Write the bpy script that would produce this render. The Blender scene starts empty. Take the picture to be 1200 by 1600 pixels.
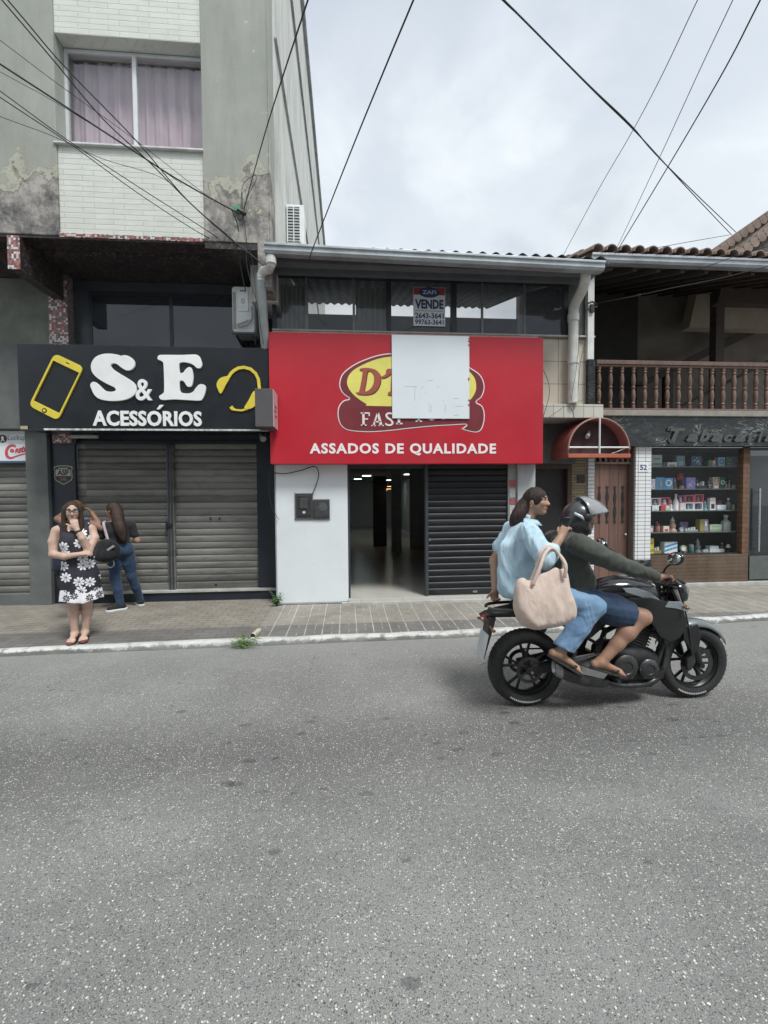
import bpy, bmesh, math, random
import numpy as np
from mathutils import Vector, Matrix
random.seed(7)
S = bpy.context.scene
COL = S.collection
R_ = math.radians

# ------------------------------------------------------------------ camera
cam_d = bpy.data.cameras.new('camera')
cam = bpy.data.objects.new('camera', cam_d)
COL.objects.link(cam)
S.camera = cam
cam_d.sensor_fit = 'HORIZONTAL'
cam_d.sensor_width = 36.0
cam_d.lens = 36.0 * 697.0 / 1200.0
cam_d.clip_start = 0.02
cam_d.clip_end = 3000


def cam_axes(yaw, pit, rol):
    f = Vector((math.sin(yaw), math.cos(yaw), 0))
    r = Vector((math.cos(yaw), -math.sin(yaw), 0))
    u = Vector((0, 0, 1))
    f2 = f * math.cos(pit) - u * math.sin(pit)
    u2 = u * math.cos(pit) + f * math.sin(pit)
    return r * math.cos(rol) + u2 * math.sin(rol), u2 * math.cos(rol) - r * math.sin(rol), f2


_r, _u, _f = cam_axes(R_(4.65), R_(1.92), R_(-0.45))
cam.matrix_world = Matrix(((_r.x, _u.x, -_f.x, 0.0), (_r.y, _u.y, -_f.y, 0.0), (_r.z, _u.z, -_f.z, 1.68), (0, 0, 0, 1)))

# ------------------------------------------------------------------ sky, sun, exposure
SUN_EL, SUN_AZ = R_(58), R_(150)      # azimuth clockwise from +Y (facade normal): behind the camera, to the right
world = bpy.data.worlds.new('World')
S.world = world
world.use_nodes = True
nt = world.node_tree
nt.nodes.clear()
wo = nt.nodes.new('ShaderNodeOutputWorld')
bg = nt.nodes.new('ShaderNodeBackground')
bg.inputs['Strength'].default_value = 0.074
sky = nt.nodes.new('ShaderNodeTexSky')
sky.sky_type = 'NISHITA'
sky.sun_disc = False
sky.sun_elevation = SUN_EL
sky.sun_rotation = SUN_AZ
sky.air_density = 1.0
sky.dust_density = 2.0
tc = nt.nodes.new('ShaderNodeTexCoord')
sep = nt.nodes.new('ShaderNodeSeparateXYZ')
nt.links.new(tc.outputs['Generated'], sep.inputs[0])
zc = nt.nodes.new('ShaderNodeMath'); zc.operation = 'MAXIMUM'; zc.inputs[1].default_value = 0.0
nt.links.new(sep.outputs['Z'], zc.inputs[0])
za = nt.nodes.new('ShaderNodeMath'); za.operation = 'ADD'; za.inputs[1].default_value = 0.35
nt.links.new(zc.outputs[0], za.inputs[0])
vd = nt.nodes.new('ShaderNodeVectorMath'); vd.operation = 'DIVIDE'
cmbz = nt.nodes.new('ShaderNodeCombineXYZ')
for i in range(3):
    nt.links.new(za.outputs[0], cmbz.inputs[i])
nt.links.new(tc.outputs['Generated'], vd.inputs[0]); nt.links.new(cmbz.outputs[0], vd.inputs[1])


def wnoise(scale, detail, rough, dist, off):
    m = nt.nodes.new('ShaderNodeMapping')
    m.inputs['Location'].default_value = off
    nt.links.new(vd.outputs[0], m.inputs[0])
    n = nt.nodes.new('ShaderNodeTexNoise')
    n.inputs['Scale'].default_value = scale
    n.inputs['Detail'].default_value = detail
    n.inputs['Roughness'].default_value = rough
    n.inputs['Distortion'].default_value = dist
    nt.links.new(m.outputs[0], n.inputs['Vector'])
    return n.outputs[0]


def wramp(src, stops):
    r = nt.nodes.new('ShaderNodeValToRGB')
    e = r.color_ramp.elements
    while len(e) < len(stops):
        e.new(0.5)
    for el, (p, c) in zip(e, stops):
        el.position = p
        el.color = (*c, 1)
    r.color_ramp.interpolation = 'EASE'
    nt.links.new(src, r.inputs[0])
    return r.outputs[0]


n1 = wnoise(2.1, 7, 0.52, 0.25, (2.3, 0.4, 0.1))
n2 = wnoise(0.9, 4, 0.5, 0.1, (5.1, 1.2, 0.7))
cl = wramp(n1, [(0.30, (4.1, 4.5, 4.85)), (0.47, (5.1, 5.5, 5.85)), (0.62, (6.4, 6.75, 6.95)), (0.8, (7.5, 7.75, 7.8))])
cov = wramp(n2, [(0.30, (0.62,) * 3), (0.55, (0.97,) * 3)])
mx = nt.nodes.new('ShaderNodeMix'); mx.data_type = 'RGBA'
nt.links.new(cov, mx.inputs[0])
nt.links.new(sky.outputs[0], mx.inputs[6]); nt.links.new(cl, mx.inputs[7])
nt.links.new(mx.outputs[2], bg.inputs['Color'])
nt.links.new(bg.outputs[0], wo.inputs['Surface'])

sun_d = bpy.data.lights.new('sun', 'SUN')
sun_d.energy = 1.5
sun_d.angle = R_(16)
sun_d.color = (0.99, 1.0, 0.98)
sun = bpy.data.objects.new('sun', sun_d)
COL.objects.link(sun)
sun.location = (6, -8, 20)
sdir = Vector((math.sin(SUN_AZ) * math.cos(SUN_EL), math.cos(SUN_AZ) * math.cos(SUN_EL), math.sin(SUN_EL)))
sun.rotation_euler = sdir.to_track_quat('Z', 'Y').to_euler()

S.view_settings.view_transform = 'Standard'
S.view_settings.look = 'None'
S.view_settings.exposure = 1.15
S.view_settings.gamma = 1.0
S.view_settings.use_curve_mapping = False

# ------------------------------------------------------------------ object helpers
OFF = {}


def tag(o, label=None, cat=None, group=None, kind=None):
    if label: o['label'] = label
    if cat: o['category'] = cat
    if group: o['group'] = group
    if kind: o['kind'] = kind
    return o


def thing(name, label, cat, loc=(0, 0, 0), group=None):
    o = bpy.data.objects.new(name, None)
    o.empty_display_size = 0.1
    COL.objects.link(o)
    o.location = loc
    OFF[o.name] = Vector(loc)
    return tag(o, label, cat, group)


def link(name, me, mat, parent=None, smooth=False, origin=None):
    """mesh given in world coordinates; becomes a part of parent, or a thing of its own"""
    o = bpy.data.objects.new(name, me)
    COL.objects.link(o)
    if mat is not None:
        me.materials.clear()
        for m in (mat if isinstance(mat, (list, tuple)) else [mat]):
            me.materials.append(m)
    if parent is not None:
        off = OFF[parent.name]
        o.parent = parent
    else:
        off = Vector(origin) if origin is not None else Vector((0, 0, 0))
        o.location = off
    if off.length > 0:
        me.transform(Matrix.Translation(-off))
    OFF[o.name] = off
    if smooth is True:
        me.polygons.foreach_set('use_smooth', [True] * len(me.polygons))
    elif smooth:
        me.polygons.foreach_set('use_smooth', [True] * len(me.polygons))
        me.set_sharp_from_angle(angle=R_(smooth))
    me.update()
    return o


def catmull(pts, closed=True, n=6):
    out = []
    N = len(pts)
    pts = [Vector(p) for p in pts]
    rng = range(N) if closed else range(N - 1)
    for i in rng:
        if closed:
            p0, p1, p2, p3 = pts[i - 1], pts[i], pts[(i + 1) % N], pts[(i + 2) % N]
        else:
            p0, p1, p2, p3 = pts[max(i - 1, 0)], pts[i], pts[i + 1], pts[min(i + 2, N - 1)]
        for k in range(n):
            t = k / n
            out.append(0.5 * ((2 * p1) + (p2 - p0) * t + (2 * p0 - 5 * p1 + 4 * p2 - p3) * t * t + (3 * p1 - p0 - 3 * p2 + p3) * t ** 3))
    if not closed:
        out.append(pts[-1])
    return out


class MB:
    def __init__(self):
        self.v = []; self.f = []; self.mi = []; self.cur = 0

    def add(self, vs, fs):
        b = len(self.v)
        self.v += [tuple(p) for p in vs]
        for f in fs:
            self.f.append([b + i for i in f]); self.mi.append(self.cur)
        return self

    def mat(self, i):
        self.cur = i
        return self

    def box(self, x0, x1, y0, y1, z0, z1):
        return self.add([(x0, y0, z0), (x1, y0, z0), (x1, y1, z0), (x0, y1, z0), (x0, y0, z1), (x1, y0, z1), (x1, y1, z1), (x0, y1, z1)],
                        [(0, 3, 2, 1), (4, 5, 6, 7), (0, 1, 5, 4), (1, 2, 6, 5), (2, 3, 7, 6), (3, 0, 4, 7)])

    def obox(self, c, ax, ay, az):
        c = Vector(c); ax = Vector(ax); ay = Vector(ay); az = Vector(az)
        vs = [c + ax * sx + ay * sy + az * sz for sz in (-1, 1) for sx, sy in ((-1, -1), (1, -1), (1, 1), (-1, 1))]
        return self.add(vs, [(0, 3, 2, 1), (4, 5, 6, 7), (0, 1, 5, 4), (1, 2, 6, 5), (2, 3, 7, 6), (3, 0, 4, 7)])

    def prism(self, poly, y0, y1):
        """poly: (x, z) seen from -Y, any winding"""
        a = sum(poly[i - 1][0] * poly[i][1] - poly[i][0] * poly[i - 1][1] for i in range(len(poly)))
        if a < 0: poly = poly[::-1]
        n = len(poly)
        vs = [(p[0], y0, p[1]) for p in poly] + [(p[0], y1, p[1]) for p in poly]
        fs = [tuple(range(n)), tuple(range(2 * n - 1, n - 1, -1))]
        fs += [(i, i + n, (i + 1) % n + n, (i + 1) % n) for i in range(n)]
        return self.add(vs, fs)

    def prism_x(self, poly, x0, x1):
        """poly: (y, z)"""
        a = sum(poly[i - 1][0] * poly[i][1] - poly[i][0] * poly[i - 1][1] for i in range(len(poly)))
        if a < 0: poly = poly[::-1]
        n = len(poly)
        vs = [(x0, p[0], p[1]) for p in poly] + [(x1, p[0], p[1]) for p in poly]
        fs = [tuple(range(n - 1, -1, -1)), tuple(range(n, 2 * n))]
        fs += [(i, (i + 1) % n, (i + 1) % n + n, i + n) for i in range(n)]
        return self.add(vs, fs)

    def tube(self, pts, r, n=8, cap=True):
        pts = [Vector(p) for p in pts]
        rs = r if isinstance(r, (list, tuple)) else [r] * len(pts)
        t0 = (pts[1] - pts[0]).normalized()
        up = Vector((0, 0, 1)) if abs(t0.z) < 0.9 else Vector((1, 0, 0))
        nrm = t0.cross(up).normalized()
        vs = []
        for i, p in enumerate(pts):
            if i == 0: t = pts[1] - pts[0]
            elif i == len(pts) - 1: t = pts[-1] - pts[-2]
            else: t = (pts[i + 1] - p).normalized() + (p - pts[i - 1]).normalized()
            if t.length < 1e-9: t = t0
            t = t.normalized()
            nrm = nrm - t * nrm.dot(t)
            if nrm.length < 1e-6: nrm = t.orthogonal()
            nrm.normalize()
            b = t.cross(nrm)
            for k in range(n):
                a = 2 * math.pi * k / n
                vs.append(p + (nrm * math.cos(a) + b * math.sin(a)) * rs[i])
        fs = []
        for i in range(len(pts) - 1):
            for k in range(n):
                k2 = (k + 1) % n
                fs.append((i * n + k, i * n + k2, (i + 1) * n + k2, (i + 1) * n + k))
        if cap:
            fs.append(tuple(range(n - 1, -1, -1)))
            fs.append(tuple((len(pts) - 1) * n + k for k in range(n)))
        return self.add(vs, fs)

    def lathe(self, c, axis, prof, n=24, a0=0, a1=2 * math.pi, ref=None):
        """prof: (r, h) along axis from c"""
        c = Vector(c); ax = Vector(axis).normalized()
        u = Vector(ref) if ref is not None else ax.orthogonal()
        u = (u - ax * u.dot(ax)).normalized()
        w = ax.cross(u)
        full = abs(a1 - a0 - 2 * math.pi) < 1e-6
        m = n if full else n + 1
        vs = []
        for r, h in prof:
            for k in range(m):
                a = a0 + (a1 - a0) * k / n
                vs.append(c + ax * h + (u * math.cos(a) + w * math.sin(a)) * max(r, 1e-5))
        fs = []
        for i in range(len(prof) - 1):
            for k in range(n):
                k2 = (k + 1) % m
                fs.append((i * m + k, i * m + k2, (i + 1) * m + k2, (i + 1) * m + k))
        return self.add(vs, fs)

    def ball(self, c, r, n=12, m=8, rot=None):
        rx, ry, rz = (r, r, r) if not isinstance(r, (tuple, list)) else r
        c = Vector(c); vs = []; fs = []
        for i in range(m + 1):
            th = math.pi * i / m
            for k in range(n):
                a = 2 * math.pi * k / n
                p = Vector((rx * math.sin(th) * math.cos(a), ry * math.sin(th) * math.sin(a), rz * math.cos(th)))
                vs.append(c + (rot @ p if rot else p))
        for i in range(m):
            for k in range(n):
                k2 = (k + 1) % n
                fs.append((i * n + k, (i + 1) * n + k, (i + 1) * n + k2, i * n + k2))
        return self.add(vs, fs)

    def grid(self, f, nu, nv, thick=None):
        """f(u,v)->point, u,v in 0..1"""
        vs = [f(i / nu, j / nv) for j in range(nv + 1) for i in range(nu + 1)]
        fs = [(j * (nu + 1) + i, j * (nu + 1) + i + 1, (j + 1) * (nu + 1) + i + 1, (j + 1) * (nu + 1) + i) for j in range(nv) for i in range(nu)]
        return self.add(vs, fs)

    def mesh(self, name='m', bevel=0, seg=2, angle=35):
        me = bpy.data.meshes.new(name)
        me.from_pydata(self.v, [], self.f)
        me.polygons.foreach_set('material_index', self.mi)
        bm = bmesh.new(); bm.from_mesh(me)
        if not getattr(self, 'keep', False):
            bmesh.ops.remove_doubles(bm, verts=bm.verts, dist=1e-5)
            bmesh.ops.recalc_face_normals(bm, faces=bm.faces)
        if bevel:
            es = [e for e in bm.edges if len(e.link_faces) == 2 and e.calc_face_angle(0) > R_(angle)]
            bmesh.ops.bevel(bm, geom=es, offset=bevel, segments=seg, affect='EDGES', profile=0.6, clamp_overlap=True)
        bm.to_mesh(me); bm.free()
        return me

    def build(self, name, mat, parent=None, bevel=0, seg=2, smooth=False, origin=None, angle=35):
        return link(name, self.mesh(name, bevel, seg, angle), mat, parent, smooth, origin)


def B(name, mat, parent, *boxes, bevel=0.004, **kw):
    m = MB()
    for b in boxes: m.box(*b)
    return m.build(name, mat, parent, bevel=bevel, **kw)


def Bs(name, m_, parent, *boxes, bevel=0.003, **kw):
    """every box a part of its own"""
    return [B(name, m_, parent, b, bevel=bevel, **kw) for b in boxes]


def copy_tree(o, parent=None):
    c = o.copy()
    COL.objects.link(c)
    OFF[c.name] = OFF.get(o.name, Vector((0, 0, 0)))
    if parent is not None: c.parent = parent
    for ch in list(o.children):
        copy_tree(ch, c)
    return c


def eval_mesh(o):
    dg = bpy.context.evaluated_depsgraph_get()
    dg.update()
    me = bpy.data.meshes.new_from_object(o.evaluated_get(dg))
    d = o.data
    bpy.data.objects.remove(o)
    bpy.data.curves.remove(d)
    return me


def shape(loops, Y, depth, bevel=0.0, res=1):
    """flat raised shape with holes from closed (x,z) loops, face at Y-depth, back at Y"""
    cu = bpy.data.curves.new('c', 'CURVE')
    cu.dimensions = '2D'; cu.fill_mode = 'BOTH'
    cu.extrude = depth / 2
    cu.bevel_depth = bevel; cu.bevel_resolution = 1
    for lp in loops:
        sp = cu.splines.new('POLY')
        sp.points.add(len(lp) - 1)
        for p, q in zip(sp.points, lp): p.co = (q[0], q[1], 0, 1)
        sp.use_cyclic_u = True
    o = bpy.data.objects.new('c', cu); COL.objects.link(o)
    me = eval_mesh(o)
    me.transform(Matrix(((1, 0, 0, 0), (0, 0, -1, Y - depth / 2), (0, 1, 0, 0), (0, 0, 0, 1))))
    return me


def stroke(pts, w):
    """closed outline of a constant or varying width stroke through (x,z) pts"""
    pts = [Vector((p[0], p[1])) for p in pts]
    ws = w if isinstance(w, (list, tuple)) else [w] * len(pts)
    L = []; Rr = []
    for i, p in enumerate(pts):
        t = (pts[min(i + 1, len(pts) - 1)] - pts[max(i - 1, 0)]).normalized()
        n = Vector((-t.y, t.x)) * ws[i] / 2
        L.append(p + n); Rr.append(p - n)
    return L + Rr[::-1]


def text(s, x0, x1, z0, z1, Y, depth=0.004, bold=0.0, shear=0.0, space=1.0, res=3):
    """text fitted to the rectangle, raised from plane Y towards -Y"""
    cu = bpy.data.curves.new('t', 'FONT')
    cu.body = s; cu.size = 1.0
    cu.offset = bold; cu.shear = shear; cu.space_character = space
    cu.resolution_u = res
    cu.extrude = 0.5
    o = bpy.data.objects.new('t', cu); COL.objects.link(o)
    me = eval_mesh(o)
    co = np.empty(len(me.vertices) * 3); me.vertices.foreach_get('co', co); co = co.reshape(-1, 3)
    a, b = co.min(0), co.max(0)
    q = np.empty_like(co)
    q[:, 0] = x0 + (co[:, 0] - a[0]) / (b[0] - a[0]) * (x1 - x0)
    q[:, 2] = z0 + (co[:, 1] - a[1]) / (b[1] - a[1]) * (z1 - z0)
    q[:, 1] = Y - (co[:, 2] - a[2]) / (b[2] - a[2]) * depth
    me.vertices.foreach_set('co', q.ravel())
    me.update()
    return me


def join_meshes(mes):
    bm = bmesh.new()
    for m in mes: bm.from_mesh(m)
    me = bpy.data.meshes.new('j'); bm.to_mesh(me); bm.free()
    for m in mes: bpy.data.meshes.remove(m)
    return me


# ------------------------------------------------------------------ materials
class NT:
    """tiny node-graph builder"""

    def __init__(self, name):
        self.m = bpy.data.materials.new(name)
        self.m.use_nodes = True
        self.t = self.m.node_tree
        self.t.nodes.clear()
        self.out = self.n('ShaderNodeOutputMaterial')
        self.p = self.n('ShaderNodeBsdfPrincipled')
        self.t.links.new(self.p.outputs[0], self.out.inputs[0])

    def n(self, typ, **kw):
        x = self.t.nodes.new(typ)
        for k, v in kw.items(): setattr(x, k, v)
        return x

    def set(self, sock, v):
        if isinstance(v, bpy.types.NodeSocket): self.t.links.new(v, sock)
        elif isinstance(v, (tuple, list)) and len(v) == 3 and sock.type == 'RGBA': sock.default_value = (*v, 1)
        else: sock.default_value = v

    def pos(self):
        return self.n('ShaderNodeNewGeometry').outputs['Position']

    def obj(self):
        return self.n('ShaderNodeTexCoord').outputs['Object']

    def map(self, v, loc=(0, 0, 0), rot=(0, 0, 0), sc=(1, 1, 1)):
        m = self.n('ShaderNodeMapping')
        self.set(m.inputs[0], v)
        m.inputs[1].default_value = loc; m.inputs[2].default_value = rot; m.inputs[3].default_value = sc
        return m.outputs[0]

    def noise(self, v, scale, detail=4, rough=0.55, dist=0):
        n = self.n('ShaderNodeTexNoise')
        self.set(n.inputs['Vector'], v)
        n.inputs['Scale'].default_value = scale; n.inputs['Detail'].default_value = detail
        n.inputs['Roughness'].default_value = rough; n.inputs['Distortion'].default_value = dist
        return n.outputs[0]

    def voro(self, v, scale, feature='F1', rnd=1.0, out='Distance'):
        n = self.n('ShaderNodeTexVoronoi', feature=feature)
        self.set(n.inputs['Vector'], v)
        n.inputs['Scale'].default_value = scale
        n.inputs['Randomness'].default_value = rnd
        return n.outputs[out]

    def math(self, op, a, b=0.0, c=0.0, clamp=False):
        n = self.n('ShaderNodeMath', operation=op, use_clamp=clamp)
        for s, x in zip(n.inputs, (a, b, c)): self.set(s, x)
        return n.outputs[0]

    def ramp(self, f, stops, interp='LINEAR'):
        r = self.n('ShaderNodeValToRGB')
        r.color_ramp.interpolation = interp
        e = r.color_ramp.elements
        while len(e) < len(stops): e.new(0.5)
        for el, (p, c) in zip(e, stops):
            el.position = p
            el.color = (*(c if isinstance(c, (tuple, list)) else (c, c, c)), 1)
        self.set(r.inputs[0], f)
        return r.outputs[0]

    def mix(self, f, a, b, mode='MIX'):
        m = self.n('ShaderNodeMix', data_type='RGBA', blend_type=mode)
        self.set(m.inputs[0], f); self.set(m.inputs[6], a); self.set(m.inputs[7], b)
        return m.outputs[2]

    def xyz(self, v):
        s = self.n('ShaderNodeSeparateXYZ'); self.set(s.inputs[0], v)
        return s.outputs

    def comb(self, x, y, z=0.0):
        c = self.n('ShaderNodeCombineXYZ')
        for s, v in zip(c.inputs, (x, y, z)): self.set(s, v)
        return c.outputs[0]

    def wall(self, v=None):
        """(x+y, z) coordinates for brick style textures on vertical walls"""
        p = self.xyz(v if v is not None else self.pos())
        return self.comb(self.math('ADD', p[0], p[1]), p[2])

    def brick(self, v, w, h, c1, c2, mortar, msize=0.02, offset=0.5, freq=2, bias=0.0, smooth=0.1):
        n = self.n('ShaderNodeTexBrick')
        self.set(n.inputs['Vector'], v)
        self.set(n.inputs['Color1'], c1); self.set(n.inputs['Color2'], c2); self.set(n.inputs['Mortar'], mortar)
        n.inputs['Scale'].default_value = 1.0
        n.inputs['Mortar Size'].default_value = msize; n.inputs['Mortar Smooth'].default_value = smooth
        n.inputs['Bias'].default_value = bias
        n.inputs['Brick Width'].default_value = w; n.inputs['Row Height'].default_value = h
        n.offset = offset; n.offset_frequency = freq
        return n.outputs[0], n.outputs[1]

    def bump(self, h, strength=0.3, dist=0.01, prev=None):
        b = self.n('ShaderNodeBump')
        b.inputs['Strength'].default_value = strength
        b.inputs['Distance'].default_value = dist
        self.set(b.inputs['Height'], h)
        if prev is not None: self.set(b.inputs['Normal'], prev)
        return b.outputs[0]

    def done(self, color=None, rough=0.6, metal=0.0, normal=None, spec=None, **kw):
        if color is not None: self.set(self.p.inputs['Base Color'], color)
        self.set(self.p.inputs['Roughness'], rough)
        self.set(self.p.inputs['Metallic'], metal)
        if normal is not None: self.set(self.p.inputs['Normal'], normal)
        if spec is not None: self.set(self.p.inputs['Specular IOR Level'], spec)
        for k, v in kw.items(): self.set(self.p.inputs[k.replace('_', ' ')], v)
        return self.m


MATS = {}


def mat(name, c, rough=0.55, metal=0.0, var=0.15, scale=6.0, bump=0.0, bscale=60.0, dirt=0.0, dirtc=(0.05, 0.045, 0.04), local=False, spec=None, coat=0.0):
    """plain surface with slight tonal variation, optional dirt and grain"""
    if name in MATS: return MATS[name]
    t = NT(name)
    v = t.obj() if local else t.pos()
    n = t.noise(v, scale, 6, 0.6)
    lo = tuple(x * (1 - var) for x in c); hi = tuple(min(1, x * (1 + var)) for x in c)
    col = t.ramp(n, [(0.3, lo), (0.7, hi)])
    if dirt > 0:
        d = t.noise(v, scale * 0.6, 8, 0.7, 0.6)
        col = t.mix(t.ramp(d, [(0.48, 0.0), (0.75, dirt)]), col, dirtc)
    nm = t.bump(t.noise(v, bscale, 3), bump, 0.004) if bump else None
    r = t.ramp(t.noise(v, scale * 2.3, 4), [(0.3, max(0, rough - 0.08)), (0.7, min(1, rough + 0.08))])
    kw = {}
    if coat: kw = dict(Coat_Weight=coat)
    MATS[name] = t.done(col, r, metal, nm, spec, **kw)
    return MATS[name]


def emis(name, c, s):
    t = NT(name)
    return t.done(c, 0.5, Emission_Color=c, Emission_Strength=s)


def glass(name, tint=(0.02, 0.025, 0.03), alpha=0.35, rough=0.03, refl=1.3):
    """window pane: clear coat of reflection over a partly see-through tint"""
    t = NT(name)
    tr = t.n('ShaderNodeBsdfTransparent'); gl = t.n('ShaderNodeBsdfGlossy')
    df = t.n('ShaderNodeBsdfDiffuse')
    t.set(df.inputs[0], tint)
    t.set(gl.inputs[0], (0.95, 0.97, 1.0)); gl.inputs['Roughness'].default_value = rough
    m1 = t.n('ShaderNodeMixShader'); m1.inputs[0].default_value = alpha
    t.t.links.new(tr.outputs[0], m1.inputs[1]); t.t.links.new(df.outputs[0], m1.inputs[2])
    fr = t.n('ShaderNodeFresnel')
    bf = t.n('ShaderNodeNewGeometry').outputs['Backfacing']
    t.set(fr.inputs[0], t.math('MULTIPLY_ADD', bf, -0.8333, 1.5))
    fm = t.math('MULTIPLY', fr.outputs[0], refl, clamp=True)
    m2 = t.n('ShaderNodeMixShader'); t.set(m2.inputs[0], fm)
    t.t.links.new(m1.outputs[0], m2.inputs[1]); t.t.links.new(gl.outputs[0], m2.inputs[2])
    t.t.links.new(m2.outputs[0], t.out.inputs[0])
    return t.m

# ------------------------------------------------------------------ setting materials
def m_asphalt():
    t = NT('asphalt'); p = t.pos()
    y = t.xyz(p)[1]
    big = t.noise(t.map(p, (1.7, 2.2, 0)), 0.62, 7, 0.66)
    base = t.ramp(big, [(0.28, (0.150, 0.150, 0.145)), (0.72, (0.285, 0.284, 0.273))])
    worn = t.noise(t.map(p, (3.1, 0.4, 0), sc=(0.5, 1, 1)), 0.9, 5, 0.62, 0.4)
    base = t.mix(t.ramp(worn, [(0.50, 0.0), (0.68, 0.42)]), base, (0.120, 0.119, 0.116))
    # polished wheel track running along the street
    wob = t.math('MULTIPLY_ADD', t.noise(t.map(p, sc=(0.25, 1, 1)), 1.1, 4), 0.8, -0.4)
    trk = t.math('ABSOLUTE', t.math('ADD', t.math('SUBTRACT', y, 2.95), wob))
    base = t.mix(t.ramp(trk, [(0.12, 0.68), (0.70, 0.0)]), base, (0.098, 0.096, 0.096))
    fine = t.noise(p, 170, 4, 0.75)
    base = t.mix(0.8, base, t.ramp(fine, [(0.3, 0.26), (0.7, 0.76)]), 'OVERLAY')
    warp = t.n('ShaderNodeVectorMath', operation='ADD')
    nz = t.n('ShaderNodeTexNoise'); t.set(nz.inputs['Vector'], p); nz.inputs['Scale'].default_value = 70
    sc = t.n('ShaderNodeVectorMath', operation='SCALE'); t.t.links.new(nz.outputs[1], sc.inputs[0]); sc.inputs[3].default_value = 0.014
    t.set(warp.inputs[0], p); t.t.links.new(sc.outputs[0], warp.inputs[1])
    wp = warp.outputs[0]
    dens = t.ramp(t.noise(p, 1.1, 5, 0.65), [(0.35, 0.0), (0.7, 1.0)])

    def stones(scale, cut, size, c, col):
        v = t.n('ShaderNodeTexVoronoi'); t.set(v.inputs['Vector'], wp); v.inputs['Scale'].default_value = scale
        rnd = t.xyz(v.outputs['Color'])
        pick = t.math('GREATER_THAN', t.math('MULTIPLY_ADD', dens, 0.16, rnd[0]), cut)
        rad = t.math('MULTIPLY_ADD', rnd[1], size, size * 0.3)
        ins = t.math('LESS_THAN', v.outputs['Distance'], rad)
        f = t.math('MULTIPLY', pick, ins)
        return t.mix(f, col, t.mix(rnd[2], c[0], c[1])), f
    base, f0 = stones(210, 0.62, 0.45, ((0.035, 0.036, 0.038), (0.10, 0.10, 0.10)), base)
    base, f1 = stones(180, 0.50, 0.42, ((0.25, 0.25, 0.235), (0.46, 0.455, 0.42)), base)
    base, f2 = stones(105, 0.78, 0.34, ((0.32, 0.32, 0.29), (0.78, 0.77, 0.65)), base)
    base, f3 = stones(58, 0.93, 0.26, ((0.26, 0.27, 0.26), (0.72, 0.73, 0.64)), base)
    # tar and oil spots: a crowd of small elongated ones, a few big
    def spots(scale, off, keep, size, amt, col, sx=1.0):
        v = t.n('ShaderNodeTexVoronoi'); t.set(v.inputs['Vector'], t.map(wp, off, sc=(sx, 1, 1))); v.inputs['Scale'].default_value = scale
        rr = t.xyz(v.outputs['Color'])
        rad = t.math('MULTIPLY', t.math('POWER', rr[1], 3.0), size)
        sp = t.math('MULTIPLY', t.math('LESS_THAN', t.math('ADD', v.outputs['Distance'], t.math('MULTIPLY_ADD', t.noise(p, 40, 6, 0.75), 0.60, -0.27)), rad), t.math('GREATER_THAN', rr[0], keep))
        return t.mix(t.math('MULTIPLY', sp, amt), col, (0.035, 0.034, 0.037))
    base = spots(5.0, (0.2, 0.1, 0), 0.5, 0.15, 0.75, base)
    smask = t.ramp(trk, [(0.35, 1.0), (0.75, 0.0)])
    base = spots(13, (0.1, 0.9, 0), 0.25, 0.36, t.math('MULTIPLY', smask, 0.5), base, 0.45)
    base = spots(9.5, (0.7, 0.3, 0), 0.66, 0.30, 0.45, base, 0.55)
    # hairline cracks
    ck = t.n('ShaderNodeTexVoronoi', feature='DISTANCE_TO_EDGE')
    t.set(ck.inputs['Vector'], t.map(wp, (0.3, 0.1, 0))); ck.inputs['Scale'].default_value = 0.62
    cm = t.math('MULTIPLY', t.math('LESS_THAN', t.math('ADD', ck.outputs['Distance'], t.math('MULTIPLY', t.noise(p, 14, 6, 0.75), 0.05)), 0.0255), t.math('GREATER_THAN', t.noise(p, 0.8, 2), 0.55))
    base = t.mix(t.math('MULTIPLY', cm, 0.5), base, (0.03, 0.03, 0.03))
    # dust along the gutter line
    dm = t.ramp(t.math('ADD', t.math('ADD', y, t.math('MULTIPLY', t.noise(p, 2.5, 5), 0.5)), -4.5), [(0.0, 0.0), (0.6, 0.55)])
    base = t.mix(dm, base, (0.30, 0.30, 0.285))
    h = t.math('ADD', t.math('MULTIPLY', fine, 0.7), t.math('ADD', t.math('MULTIPLY', f2, 0.5), t.math('MULTIPLY_ADD', f0, -0.5, t.math('MULTIPLY', f1, 0.4))))
    return t.done(base, t.ramp(fine, [(0.3, 0.6), (0.7, 0.85)]), 0, t.bump(h, 0.8, 0.006), 0.4)


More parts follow.
